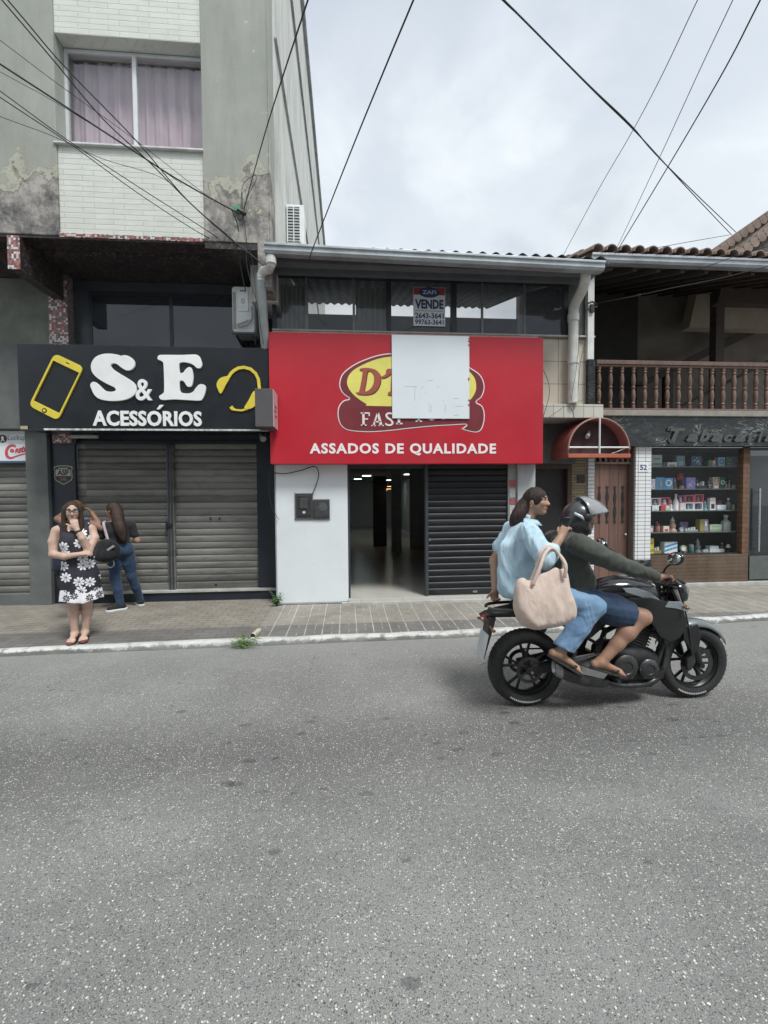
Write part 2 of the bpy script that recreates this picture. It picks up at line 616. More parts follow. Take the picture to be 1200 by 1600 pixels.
def m_pavers(name, c1, c2, dark1, dark2, line, rot, lines):
    t = NT(name); p = t.pos()
    xy = t.map(p, rot=(0, 0, rot))
    x, y, z = t.xyz(p)
    a, fa = t.brick(xy, 0.20, 0.098, c1, c2, line, 0.005 if lines else 0.004, 0.5, 2)
    b, fb = t.brick(xy, 0.20, 0.098, dark1, dark2, line, 0.005 if lines else 0.004, 0.5, 2)
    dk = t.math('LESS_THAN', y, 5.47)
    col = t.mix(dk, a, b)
    if lines:
        # continuous pale joints running from the wall to the kerb
        fx = t.math('ABSOLUTE', t.math('SUBTRACT', t.math('FRACT', t.math('DIVIDE', t.math('ADD', x, t.math('MULTIPLY', t.noise(p, 2, 2), 0.02)), 0.20)), 0.5))
        ln = t.math('MULTIPLY', t.math('LESS_THAN', fx, 0.026), t.ramp(t.noise(p, 7, 4), [(0.30, 0.2), (0.5, 0.95)]))
        fx2 = t.math('ABSOLUTE', t.math('SUBTRACT', t.math('FRACT', t.math('DIVIDE', t.math('ADD', x, 0.1), 0.20)), 0.5))
        ln2 = t.math('MULTIPLY', t.math('LESS_THAN', fx2, 0.018), t.math('GREATER_THAN', t.noise(p, 8, 1), 0.55))
        col = t.mix(t.math('MAXIMUM', ln, t.math('MULTIPLY', ln2, 0.7)), col, (0.47, 0.455, 0.41))
    n = t.noise(p, 3, 7, 0.65)
    col = t.mix(0.75, col, t.ramp(n, [(0.25, 0.34), (0.75, 0.66)]), 'OVERLAY')
    st = t.noise(p, 1.2, 5, 0.7, 0.8)
    col = t.mix(t.ramp(st, [(0.52, 0.0), (0.75, 0.45)]), col, (0.10, 0.095, 0.085))
    nm = t.bump(t.math('ADD', t.math('MULTIPLY', fa, -0.6), t.math('MULTIPLY', t.noise(p, 120, 3), 0.4)), 0.5, 0.004)
    return t.done(col, 0.85, 0, nm, 0.3)


def m_kerb():
    t = NT('kerb_paint'); p = t.pos()
    n = t.noise(p, 9, 8, 0.7, 0.4)
    z = t.xyz(p)[2]
    m = t.ramp(t.math('ADD', n, t.math('MULTIPLY', t.math('SUBTRACT', 0.108, z), 4.5)), [(0.48, 0.0), (0.60, 1.0)])
    col = t.mix(m, (0.56, 0.565, 0.545), (0.20, 0.20, 0.19))
    col = t.mix(t.ramp(t.noise(p, 3.5, 6, 0.7), [(0.42, 0.0), (0.68, 0.75)]), col, (0.30, 0.295, 0.27))
    return t.done(col, 0.8, 0, t.bump(t.noise(p, 60, 4), 0.5, 0.006))


def m_plaster():
    """grey-green render, flaking off in the lower metre of the upper floor"""
    t = NT('flaking_render'); p = t.pos()
    x, y, z = t.xyz(p)
    paint = t.ramp(t.noise(p, 1.3, 8, 0.66), [(0.3, (0.285, 0.298, 0.268)), (0.7, (0.37, 0.378, 0.345))])
    paint = t.mix(t.ramp(t.noise(t.map(p, sc=(3.0, 3.0, 0.35)), 1.5, 7, 0.72), [(0.46, 0.0), (0.8, 0.55)]), paint, (0.215, 0.22, 0.19))
    warmz = t.math('MULTIPLY_ADD', z, -0.7, 4.35, clamp=True)
    paint = t.mix(t.math('MULTIPLY', warmz, t.ramp(t.noise(p, 2.2, 6, 0.7), [(0.35, 0.1), (0.7, 0.8)])), paint, (0.36, 0.335, 0.25))
    n = t.math('ADD', t.math('MULTIPLY_ADD', t.noise(p, 1.9, 4, 0.5), 1.25, -0.25), t.math('MULTIPLY', t.noise(p, 7.5, 9, 0.72, 0.5), 0.42))
    h = t.math('MULTIPLY_ADD', z, -0.58, 3.46)
    k = t.math('ADD', n, h)
    edge = t.ramp(k, [(0.77, 0.0), (0.785, 1.0)])
    cream = t.ramp(t.math('ADD', k, t.math('MULTIPLY', t.noise(p, 5, 6, 0.7), 0.28)), [(0.825, 0.0), (0.84, 0.85)])
    c1 = t.noise(p, 2.6, 12, 0.78, 0.25)
    bare = t.ramp(c1, [(0.38, (0.075, 0.072, 0.075)), (0.47, (0.20, 0.19, 0.18)), (0.56, (0.37, 0.345, 0.31)), (0.68, (0.50, 0.475, 0.42))])
    stk = t.noise(t.map(p, sc=(1, 1, 0.28)), 7, 8, 0.75, 0.3)
    bare = t.mix(t.ramp(stk, [(0.50, 0.0), (0.70, 0.75)]), bare, (0.12, 0.115, 0.12))
    col = t.mix(cream, paint, t.ramp(c1, [(0.3, (0.36, 0.355, 0.29)), (0.7, (0.47, 0.46, 0.37))]))
    col = t.mix(edge, col, bare)
    lip = t.ramp(k, [(0.755, 0.0), (0.768, 0.55), (0.785, 0.0)])
    col = t.mix(lip, col, (0.10, 0.10, 0.095))
    chip = t.math('MULTIPLY', t.math('GREATER_THAN', t.noise(p, 4.5, 6, 0.6), 0.675), t.math('GREATER_THAN', x, -1.6))
    col = t.mix(chip, col, (0.45, 0.48, 0.42))
    hh = t.math('ADD', t.math('MULTIPLY', edge, -1.0), t.math('ADD', t.math('MULTIPLY', cream, -0.35), t.math('MULTIPLY', t.noise(p, 45, 6, 0.7), 0.3)))
    return t.done(col, 0.88, 0, t.bump(hh, 0.6, 0.012), 0.25)


def m_paintbrick():
    t = NT('painted_split_brick'); p = t.pos()
    w = t.wall(p)
    wv = t.n('ShaderNodeVectorMath', operation='ADD'); t.set(wv.inputs[0], w)
    t.set(wv.inputs[1], t.comb(0.0, t.math('MULTIPLY_ADD', t.noise(p, 5, 2), 0.012, -0.006), 0.0))
    col, f = t.brick(wv.outputs[0], 0.36, 0.066, (0.62, 0.635, 0.58), (0.585, 0.60, 0.545), (0.47, 0.485, 0.44), 0.005, 0.37, 2, smooth=0.5)
    n = t.noise(p, 5, 8, 0.65)
    col = t.mix(0.5, col, t.ramp(n, [(0.25, 0.42), (0.75, 0.60)]), 'OVERLAY')
    z = t.xyz(p)[2]
    sp = t.math('GREATER_THAN', t.math('ADD', t.noise(p, 5.5, 3, 0.5), t.math('MULTIPLY', t.math('SUBTRACT', 5.2, z), 0.16)), 0.74)
    col = t.mix(sp, col, (0.36, 0.22, 0.19))
    nm = t.bump(t.math('ADD', t.math('MULTIPLY', f, -1.0), t.math('MULTIPLY', t.noise(t.map(w, sc=(0.7, 14, 1)), 5, 3), 0.5)), 0.5, 0.010)
    return t.done(col, 0.55, 0, nm)


def m_mosaic(name, size, cols, grout):
    t = NT(name); p = t.pos()
    v = t.map(p, (0.0031, 0.0047, 0.0029))
    s = t.n('ShaderNodeVectorMath', operation='SCALE'); t.set(s.inputs[0], v); s.inputs[3].default_value = 1.0 / size
    fl = t.n('ShaderNodeVectorMath', operation='FLOOR'); t.set(fl.inputs[0], s.outputs[0])
    wn = t.n('ShaderNodeTexWhiteNoise'); t.set(wn.inputs[0], fl.outputs[0])
    k = len(cols)
    col = t.ramp(wn.outputs[0], [(i / k, c) for i, c in enumerate(cols)], 'CONSTANT')
    fr = t.n('ShaderNodeVectorMath', operation='FRACTION'); t.set(fr.inputs[0], s.outputs[0])
    f = t.xyz(fr.outputs[0])
    e = t.math('GREATER_THAN', t.math('MAXIMUM', t.math('ABSOLUTE', t.math('SUBTRACT', f[0], 0.5)), t.math('ABSOLUTE', t.math('SUBTRACT', f[2], 0.5))), 0.44)
    col = t.mix(t.math('MULTIPLY', e, 0.8), col, grout)
    return t.done(col, 0.35)


def m_sidewall():
    t = NT('weathered_whitewash'); p = t.pos()
    n = t.noise(t.map(p, sc=(1, 1, 0.3)), 2.0, 8, 0.7, 0.5)
    col = t.ramp(n, [(0.3, (0.36, 0.37, 0.34)), (0.5, (0.56, 0.57, 0.53)), (0.7, (0.66, 0.66, 0.62))])
    m = t.ramp(t.noise(t.map(p, sc=(1, 1, 0.15)), 6, 6, 0.7), [(0.56, 0.0), (0.68, 0.55)])
    return t.done(t.mix(m, col, (0.24, 0.24, 0.22)), 0.85, 0, t.bump(n, 0.3, 0.01))


def m_tiles(name, w, h, c1, c2, grout, msize, rough=0.3, offset=0.0, dirt=0.0):
    t = NT(name); p = t.pos()
    col, f = t.brick(t.wall(p), w, h, c1, c2, grout, msize, offset, 2)
    d = t.noise(t.map(p, sc=(1, 1, 0.4)), 3, 7, 0.7)
    col = t.mix(t.ramp(d, [(0.42, 0.0), (0.8, dirt)]), col, (0.22, 0.20, 0.16))
    return t.done(col, rough, 0, t.bump(f, -0.4, 0.004))


def m_marble():
    t = NT('black_white_marble'); p = t.pos()
    v = t.map(p, rot=(0, R_(38), 0), sc=(1.0, 1.0, 2.6))
    n = t.noise(v, 2.6, 7, 0.6, 2.2)
    a = t.math('ADD', t.math('ABSOLUTE', t.math('SUBTRACT', n, 0.5)), t.ramp(t.noise(p, 2.4, 4, 0.6), [(0.40, 0.045), (0.60, 0.0)]))
    col = t.ramp(a, [(0.0, (0.42, 0.44, 0.42)), (0.006, (0.22, 0.24, 0.23)), (0.015, (0.042, 0.048, 0.048)), (0.08, (0.013, 0.015, 0.016))])
    return t.done(col, 0.22)


def m_wood(name, c1, c2, axis='z', scale=1.0, rough=0.5, plank=0.0):
    t = NT(name); p = t.pos()
    sc = {'z': (9, 9, 0.6), 'x': (0.6, 9, 9), 'y': (9, 0.6, 9)}[axis]
    n = t.noise(t.map(p, sc=tuple(s * scale for s in sc)), 2.2, 8, 0.65, 1.0)
    col = t.ramp(n, [(0.3, c1), (0.7, c2)])
    hh = n
    if plank:
        x, y, z = t.xyz(p)
        q = t.math('DIVIDE', x if axis == 'z' else z, plank)
        g = t.math('LESS_THAN', t.math('ABSOLUTE', t.math('SUBTRACT', t.math('FRACT', q), 0.5)), 0.035)
        wn = t.n('ShaderNodeTexWhiteNoise'); t.set(wn.inputs[0], t.comb(t.math('FLOOR', t.math('ADD', q, 0.5)), 0, 0))
        col = t.mix(0.35, col, t.ramp(wn.outputs[0], [(0, 0.3), (1, 0.7)]), 'OVERLAY')
        col = t.mix(t.math('MULTIPLY', g, 0.7), col, (0.02, 0.015, 0.012))
    return t.done(col, rough, 0, t.bump(hh, 0.25, 0.004))


def m_shutter(name, lo, hi, rust=0.3, rough=0.5):
    t = NT(name); p = t.pos()
    z = t.xyz(p)[2]
    n = t.noise(t.map(p, sc=(0.5, 1, 3.0)), 1.6, 7, 0.65)
    sl = t.n('ShaderNodeTexWhiteNoise'); t.set(sl.inputs[0], t.comb(t.math('FLOOR', t.math('DIVIDE', z, 0.101)), t.math('FLOOR', t.math('DIVIDE', t.xyz(p)[0], 1.29)), 0))
    col = t.ramp(t.math('ADD', t.math('MULTIPLY', n, 0.65), t.math('MULTIPLY', sl.outputs[0], 0.35)), [(0.3, lo), (0.68, hi)])
    d = t.noise(t.map(p, sc=(1.2, 1, 5)), 2.5, 8, 0.75, 0.5)
    col = t.mix(t.ramp(d, [(0.50, 0.0), (0.72, rust)]), col, (0.045, 0.042, 0.038))
    return t.done(col, t.ramp(n, [(0.3, rough), (0.7, rough + 0.2)]), 0.25, t.bump(d, 0.15, 0.004))


ASPH = m_asphalt()
PAVE_R = m_pavers('pavers_pale_joints', (0.285, 0.265, 0.230), (0.250, 0.234, 0.205), (0.170, 0.165, 0.156), (0.145, 0.143, 0.138), (0.22, 0.205, 0.18), 0.0, True)
PAVE_L = m_pavers('pavers_worn', (0.265, 0.240, 0.202), (0.232, 0.211, 0.180), (0.165, 0.157, 0.147), (0.140, 0.135, 0.127), (0.09, 0.083, 0.073), 0.0, False)
KERB = m_kerb()
RENDER_ = m_plaster()
PBRICK = m_paintbrick()
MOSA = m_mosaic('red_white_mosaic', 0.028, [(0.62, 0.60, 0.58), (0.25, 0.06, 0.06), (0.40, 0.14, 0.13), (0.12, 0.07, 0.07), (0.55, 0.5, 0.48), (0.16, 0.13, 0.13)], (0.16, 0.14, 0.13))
MOSD = m_mosaic('shaded_brown_mosaic', 0.03, [(0.045, 0.035, 0.033), (0.03, 0.026, 0.026), (0.06, 0.045, 0.042), (0.10, 0.08, 0.075), (0.035, 0.03, 0.03)], (0.03, 0.028, 0.026))
SIDEW = m_sidewall()
WTILE = m_tiles('white_strip_tile', 0.128, 0.062, (0.74, 0.75, 0.76), (0.70, 0.71, 0.72), (0.16, 0.16, 0.17), 0.0045, 0.25)
BTILE = m_tiles('beige_wall_tile', 0.46, 0.335, (0.55, 0.50, 0.41), (0.50, 0.45, 0.37), (0.24, 0.20, 0.15), 0.006, 0.4, 0.0, 0.35)
LTILE = m_tiles('cream_ledge_tile', 0.155, 0.30, (0.55, 0.53, 0.47), (0.50, 0.48, 0.42), (0.22, 0.20, 0.16), 0.005, 0.4, 0.0, 0.55)
MARB = m_marble()
STONE = m_tiles('stacked_stone', 0.30, 0.045, (0.36, 0.29, 0.18), (0.22, 0.18, 0.12), (0.07, 0.055, 0.04), 0.004, 0.8, 0.4, 0.3)
OBRICK = m_tiles('orange_brick', 0.4, 0.085, (0.19, 0.085, 0.045), (0.13, 0.06, 0.03), (0.045, 0.03, 0.02), 0.007, 0.7, 0.3, 0.3)
BBRICK = m_tiles('brown_brick_band', 0.55, 0.062, (0.115, 0.065, 0.040), (0.085, 0.054, 0.031), (0.050, 0.034, 0.022), 0.006, 0.6, 0.4, 0.4)
DOORW = m_wood('old_door_wood', (0.12, 0.065, 0.05), (0.20, 0.11, 0.085), 'z', 1.0, 0.55, 0.165)
RAILW = m_wood('balustrade_wood', (0.115, 0.070, 0.052), (0.20, 0.125, 0.095), 'z', 0.7, 0.5)
EAVEW = m_wood('dark_eave_wood', (0.05, 0.04, 0.035), (0.10, 0.075, 0.06), 'y', 1.0, 0.6, 0.0)
CHAR = mat('charcoal_panel', (0.045, 0.051, 0.062), 0.4, var=0.25, scale=2)
CHARD = mat('blue_black_panel', (0.018, 0.024, 0.034), 0.35, var=0.3, scale=2)
GREYW = mat('grey_render', (0.125, 0.135, 0.13), 0.8, var=0.2, scale=3, bump=0.2)
GREENW = mat('greygreen_wall', (0.20, 0.215, 0.185), 0.85, var=0.3, scale=1.8, bump=0.3, dirt=0.5)
CONC = mat('bare_concrete', (0.36, 0.34, 0.30), 0.9, var=0.3, scale=4, bump=0.4, dirt=0.5)
WPANEL = mat('white_metal_panel', (0.70, 0.735, 0.755), 0.35, var=0.04, scale=1.5, dirt=0.10)
GUTTER = mat('galvanised_gutter', (0.40, 0.43, 0.45), 0.45, 0.5, var=0.18, scale=5, dirt=0.3)
PVC = mat('white_pvc', (0.56, 0.56, 0.53), 0.45, var=0.12, scale=7, dirt=0.35, dirtc=(0.2, 0.19, 0.16))
PVCG = mat('grey_pvc', (0.33, 0.36, 0.36), 0.5, var=0.15, scale=7, dirt=0.3)
ALU = mat('white_aluminium', (0.66, 0.68, 0.69), 0.35, 0.2, var=0.06)
DALU = mat('dark_window_frame', (0.035, 0.038, 0.042), 0.4, 0.3)
SHUT = m_shutter('grey_steel_shutter', (0.110, 0.110, 0.102), (0.250, 0.247, 0.226), 0.55)
SHUTD = m_shutter('black_steel_shutter', (0.010, 0.011, 0.013), (0.020, 0.021, 0.024), 0.2, 0.4)
STEPST = mat('step_stone', (0.42, 0.42, 0.39), 0.6, var=0.15, scale=6, dirt=0.4)
CERAM = m_tiles('cream_floor_tile', 0.6, 0.6, (0.50, 0.48, 0.44), (0.48, 0.46, 0.42), (0.30, 0.28, 0.25), 0.004, 0.25)
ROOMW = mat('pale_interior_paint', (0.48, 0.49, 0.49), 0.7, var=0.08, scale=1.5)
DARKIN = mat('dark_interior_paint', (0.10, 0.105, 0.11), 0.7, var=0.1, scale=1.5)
TERRA = mat('clay_roof_tile', (0.235, 0.175, 0.145), 0.85, var=0.3, scale=5, bump=0.3, dirt=0.75, dirtc=(0.13, 0.115, 0.10))
STUCCO = mat('cream_stucco', (0.50, 0.42, 0.34), 0.9, var=0.12, scale=3, bump=0.2)
BEIGEW = mat('beige_veranda_wall', (0.30, 0.265, 0.235), 0.9, var=0.25, scale=1.2, bump=0.1, dirt=0.5)
FIBRO = mat('fibre_cement_roof', (0.27, 0.27, 0.26), 0.9, var=0.2, scale=3, dirt=0.4)
GLASS_D = glass('smoked_glass', (0.03, 0.036, 0.042), 0.72)
GLASS_C = glass('clear_glass', (0.05, 0.055, 0.06), 0.08)
GLASS_S = glass('shop_window_glass', (0.03, 0.035, 0.035), 0.03, refl=0.45)
GLASS_U = glass('upper_glass', (0.10, 0.115, 0.125), 0.40, refl=0.9)
BLACKP = mat('black_plastic', (0.018, 0.018, 0.019), 0.45, var=0.2, local=True)
CABLEM = mat('cable_rubber', (0.022, 0.022, 0.025), 0.6, var=0.2)

# ------------------------------------------------------------------ ground
m = MB(); m.box(-70, 70, -45, 70, -0.5, -0.02)
g = m.build('ground', GREYW); tag(g, kind='structure')


def kerb_y(x):
    pts = [(-80, 3.2), (-9, 4.66), (-3.6, 4.875), (-2.35, 4.905), (-1.0, 4.93), (1.4, 4.985), (3.3, 5.09), (5.3, 5.25), (9, 5.52), (80, 10)]
    for (a, b), (c, d) in zip(pts, pts[1:]):
        if a <= x <= c: return b + (d - b) * (x - a) / (c - a)
    return 5


xs = [-70, -30, -15] + [-9 + 0.35 * i for i in range(53)] + [15, 30, 70]
rng = random.Random(3)
m = MB()
vs = []
for x in xs:
    vs += [(x, -38, 0.0), (x, kerb_y(x) - 1.3, 0.0), (x, kerb_y(x) - 0.6, 0.018), (x, kerb_y(x) - 0.12, 0.052), (x, kerb_y(x) + 0.03, 0.058)]
m.add(vs, [(5 * i + k, 5 * i + 5 + k, 5 * i + 6 + k, 5 * i + 1 + k) for i in range(len(xs) - 1) for k in range(4)])
o = m.build('road', ASPH); tag(o, kind='structure')
m = MB()
n = len(xs); vs = []
for x in xs:
    jy = rng.uniform(-0.008, 0.008); jz = rng.uniform(-0.007, 0.007)
    y = kerb_y(x)
    for dy, z in ((0.012 + jy, -0.01), (0.004 + jy, 0.05), (0.0 + jy, 0.103 + jz * .6), (0.018 + jy, 0.121 + jz), (0.095, 0.125 + jz), (0.12, 0.11)):
        vs.append((x, y + dy, z))
fs = [(i * 6 + k, (i + 1) * 6 + k, (i + 1) * 6 + k + 1, i * 6 + k + 1) for i in range(n - 1) for k in range(5)]
m.add(vs, fs)
o = m.build('kerb', KERB, smooth=50); tag(o, kind='structure')


def pavement(xa, xb, mtl):
    m = MB(); vs = []
    xx = [x for x in xs if xa < x < xb]
    xx = [xa] + xx + [xb]
    for x in xx:
        vs += [(x, kerb_y(x) + 0.11, 0.118), (x, 6.3, 0.138), (x, 8.4, 0.146)]
    m.add(vs, [(3 * i + k, 3 * i + 3 + k, 3 * i + 4 + k, 3 * i + 1 + k) for i in range(len(xx) - 1) for k in range(2)])
    o = m.build('pavement', mtl); tag(o, kind='structure')


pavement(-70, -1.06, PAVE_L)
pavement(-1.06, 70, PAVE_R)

# ------------------------------------------------------------------ apartment building over the accessories shop
apt = thing('apartment_building', 'tall grey-green apartment block with flaking render, a curtained window and closed shop shutters below', 'building', (-2.6, 7.0, 0.14))
XL, XC, ZT = -9.0, -0.955, 13.0
m = MB()
m.box(XL, -3.56, 6.0, 6.4, 4.985, ZT)            # left pilaster
m.box(-1.797, XC, 6.0, 6.4, 4.985, ZT)           # right pilaster
m.box(-1.13, XC, 6.0, 7.0, 4.42, 4.985)          # lower end of the right pilaster
m.build('wall', RENDER_, apt, bevel=0.012, seg=2)
B('side_wall', SIDEW, apt, (XC - 0.35, XC + 0.012, 6.401, 21.0, 4.4, ZT), bevel=0)
B('side_wall_ledge', mat('ledge_grime', (0.36, 0.365, 0.37), 0.85, var=0.3), apt, (XC + 0.013, XC + 0.05, 6.45, 21, 8.0, 8.03), (XC + 0.013, XC + 0.055, 6.3, 21, 10.74, 10.79), (XC + 0.013, XC + 0.09, 6.02, 21, 12.9, 13.06))
B('rear_wall', SIDEW, apt, (XL, XC - 0.36, 20.6, 21.0, 0.1, ZT), (XL, XC - 0.02, 6.4, 20.6, ZT - 0.15, ZT - 0.002), (XL, XL + 0.3, 6.4, 20.6, 0.1, ZT - 0.16), bevel=0)
B('brick_panel', PBRICK, apt, (-3.559, -1.798, 6.022, 6.36, 5.0195, 6.095), bevel=0.006)
B('brick_panel', PBRICK, apt, (-3.559, -1.798, 6.022, 6.36, 7.452, 8.85), (-3.559, -1.798, 6.022, 6.36, 10.1, ZT - 0.01), bevel=0.006)
B('mosaic_band', MOSA, apt, (-3.559, -1.798, 6.004, 6.022, 4.972, 5.019), bevel=0)
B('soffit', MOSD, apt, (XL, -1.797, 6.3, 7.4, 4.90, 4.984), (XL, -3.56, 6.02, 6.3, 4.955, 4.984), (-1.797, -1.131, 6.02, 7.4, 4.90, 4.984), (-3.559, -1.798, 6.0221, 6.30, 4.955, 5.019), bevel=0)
B('mosaic_beam', MOSD, apt, (-4.165, -4.02, 5.990, 6.84, 4.545, 4.953), bevel=0)  # shadow on the beam sides is put into the darker mosaic colour
B('mosaic_beam_end', MOSA, apt, (-4.165, -4.02, 5.984, 5.9895, 4.545, 4.953), bevel=0)
B('mosaic_column', MOSA, apt, (-4.24, -3.98, 6.845, 6.99, 2.5, 4.9), bevel=0)
# curtained window
win = B('window', ALU, apt, (-3.559, -3.52, 6.20, 6.25, 6.12, 7.44), (-1.84, -1.80, 6.20, 6.25, 6.12, 7.44), (-3.52, -1.84, 6.20, 6.25, 7.40, 7.44), (-3.52, -1.84, 6.20, 6.25, 6.12, 6.155),
        (-2.715, -2.665, 6.185, 6.245, 6.155, 7.40), bevel=0.004)
B('sill', mat('white_sill', (0.6, 0.61, 0.6), 0.5, dirt=0.3), win, (-3.585, -1.785, 5.975, 6.26, 6.096, 6.118), bevel=0.004)
B('pane', GLASS_C, win, (-3.515, -2.72, 6.222, 6.227, 6.16, 7.395), (-2.66, -1.845, 6.212, 6.217, 6.16, 7.395), bevel=0)
m = MB()


def curt(u, v):
    x = -3.62 + u * 1.9
    a = 0.030 * math.sin(x * 34 + 1.2 * math.sin(x * 5)) + 0.014 * math.sin(x * 71 + 1.0)
    return (x, 6.40 + a * (0.65 + 0.35 * (1 - v)) + 0.02 * math.sin(x * 3), 6.0 + v * 1.46)


m.grid(curt, 220, 8)
m.build('curtain', mat('lilac_curtain', (0.62, 0.495, 0.56), 0.9, var=0.10, scale=3), win, smooth=True)
B('window_reveal', GREYW, apt, (-3.62, -1.74, 6.55, 6.6, 5.9, 7.6), bevel=0)
# recessed mezzanine and shop front
B('mezzanine_wall', CHAR, apt, (-3.975, -1.06, 7.0, 7.3, 2.55, 4.895), bevel=0)
mez = B('mezzanine_window', CHARD, apt, (-3.76, -1.40, 6.98, 6.999, 3.60, 3.66), (-3.76, -1.40, 6.98, 6.999, 4.69, 4.74), (-3.76, -3.72, 6.98, 6.999, 3.661, 4.689), (-1.44, -1.40, 6.98, 6.999, 3.661, 4.689), (-2.62, -2.57, 6.98, 6.999, 3.661, 4.689), bevel=0.003)
B('pane', GLASS_D, mez, (-3.72, -1.44, 6.990, 6.994, 3.661, 4.689), bevel=0)
B('neighbour_wall', GREENW, apt, (XL, -4.242, 7.0, 7.3, 3.88, 4.895), bevel=0)
B('neighbour_ledge', GREYW, apt, (XL, -4.3, 6.78, 7.0, 2.69, 3.88), bevel=0.01)
B('pillar', GREYW, apt, (-4.63, -4.332, 6.86, 7.2, 0.13, 2.69), bevel=0.008)
B('dark_pier', CHARD, apt, (-4.331, -3.99, 6.93, 7.2, 0.13, 2.63), bevel=0.004)
B('dark_pier', CHARD, apt, (-1.375, -1.062, 6.93, 7.2, 0.31, 2.55), bevel=0.004)
B('shutter_header', CHARD, apt, (-3.989, -1.376, 6.95, 7.25, 2.50, 2.549), bevel=0.003)
B('step', STEPST, apt, (-3.989, -1.062, 6.86, 7.2, 0.272, 0.305), bevel=0.005)
B('step_riser', CHARD, apt, (-3.989, -1.062, 6.885, 7.2, 0.12, 0.271), bevel=0)


def shutter(name, x0, x1, z0, z1, Y, mtl, parent, pitch=0.101, amp=0.013):
    n = int((z1 - z0) / pitch)
    prof = []
    for i in range(n + 1):
        zb = z0 + i * pitch
        for k, (f, a) in enumerate(((0.0, 0.0), (0.10, 0.55), (0.28, 0.95), (0.55, 1.0), (0.78, 0.8), (0.92, 0.25), (0.97, -0.25))):
            z = zb + f * pitch
            if z <= z1: prof.append((Y - a * amp, z))
    m = MB()
    r = random.Random(int(abs(x0) * 100))
    nx = 10
    vs = []; N = len(prof)
    for j in range(nx + 1):
        x = x0 + (x1 - x0) * j / nx
        for (y, z) in prof:
            vs.append((x, y + 0.004 * math.sin(x * 3 + z * 2.1) + r.uniform(-0.0012, 0.0012), z))
    m.add(vs, [(j * N + k, (j + 1) * N + k, (j + 1) * N + k + 1, j * N + k + 1) for j in range(nx) for k in range(N - 1)])
    m.keep = True
    return m.build(name, mtl, parent, smooth=40)


sh = shutter('roller_shutter', -3.985, -2.70, 0.31, 2.52, 7.0, SHUT, apt)
B('bottom_bar', SHUT, sh, (-3.98, -2.705, 6.965, 6.995, 0.306, 0.365))
sh = shutter('roller_shutter', -2.60, -1.38, 0.31, 2.52, 7.0, SHUT, apt)
B('bottom_bar', SHUT, sh, (-2.595, -1.385, 6.965, 6.995, 0.306, 0.365))
Bs('lock', BLACKP, sh, (-2.09, -2.075, 6.955, 6.985, 1.355, 1.395), (-1.96, -1.94, 6.955, 6.985, 1.36, 1.39), (-2.04, -2.0, 6.96, 6.985, 0.34, 0.37), bevel=0.003)
post = B('shutter_post', SHUT, apt, (-2.70, -2.60, 6.93, 7.1, 0.306, 2.50), bevel=0.006)
B('post_channel', CHAR, post, (-2.685, -2.66, 6.915, 6.929, 0.31, 2.49), (-2.64, -2.615, 6.915, 6.929, 0.31, 2.49), bevel=0.003)
B('latch', BLACKP, post, (-2.70, -2.62, 6.895, 6.914, 1.26, 1.31), (-2.715, -2.69, 6.89, 6.9135, 1.20, 1.34), bevel=0.004)
shutter('roller_shutter', XL, -4.632, 0.30, 2.20, 7.02, SHUT, apt)
B('shutter_header', GREYW, apt, (XL, -4.631, 7.0, 7.3, 2.16, 2.689), bevel=0)
B('step_riser', GREYW, apt, (XL, -4.631, 6.9, 7.2, 0.12, 0.299), bevel=0.006)
m = MB(); m.tube([(-1.095, 6.02, 4.55), (-1.10, 6.08, 4.3), (-1.105, 6.22, 4.0), (-1.11, 6.36, 3.738)], 0.062, 12)
m.build('drainpipe', PVCG, apt, smooth=40)

# ------------------------------------------------------------------ low red-fronted restaurant
red = thing('restaurant_building', 'low two-storey shop with dark glazed upper floor and an open doorway beside a white panel', 'building', (1.0, 6.5, 0.14))
m = MB()
m.box(-1.02, 2.82, 6.5, 6.65, 2.16, 3.96)
m.box(2.402, 2.528, 6.52, 6.9, 0.13, 2.159)
m.build('front_wall', mat('front_render', (0.30, 0.31, 0.30), 0.8), red, bevel=0.004)
B('side_pillar', mat('pale_grey_pillar', (0.40, 0.42, 0.43), 0.7, var=0.1, dirt=0.2), red, (2.53, 2.80, 6.47, 6.9, 0.13, 2.159), bevel=0.008)
wp = B('white_panel', WPANEL, red, (-1.02, 0.0, 6.47, 6.62, 0.165, 2.2), bevel=0.006)
B('panel_trim', mat('panel_trim_grey', (0.32, 0.34, 0.35), 0.5), wp, (-1.02, -0.004, 6.464, 6.60, 0.145, 0.164), (-1.034, -1.021, 6.462, 6.62, 0.145, 2.2), bevel=0.002)
B('beige_wall', BTILE, red, (2.821, 3.70, 6.5, 6.7, 3.04, 4.03), bevel=0.004)
B('ledge', LTILE, red, (2.80, 3.815, 6.41, 7.1, 2.835, 3.035), bevel=0.006)
B('window_sill', STEPST, red, (-1.03, 3.70, 6.44, 6.66, 3.961 if False else 4.031, 4.055), bevel=0.004)
B('sill_base', mat('pinkish_sill_paint', (0.50, 0.42, 0.37), 0.7, dirt=0.3), red, (-1.03, 2.82, 6.45, 6.66, 3.962, 4.03), bevel=0.003)
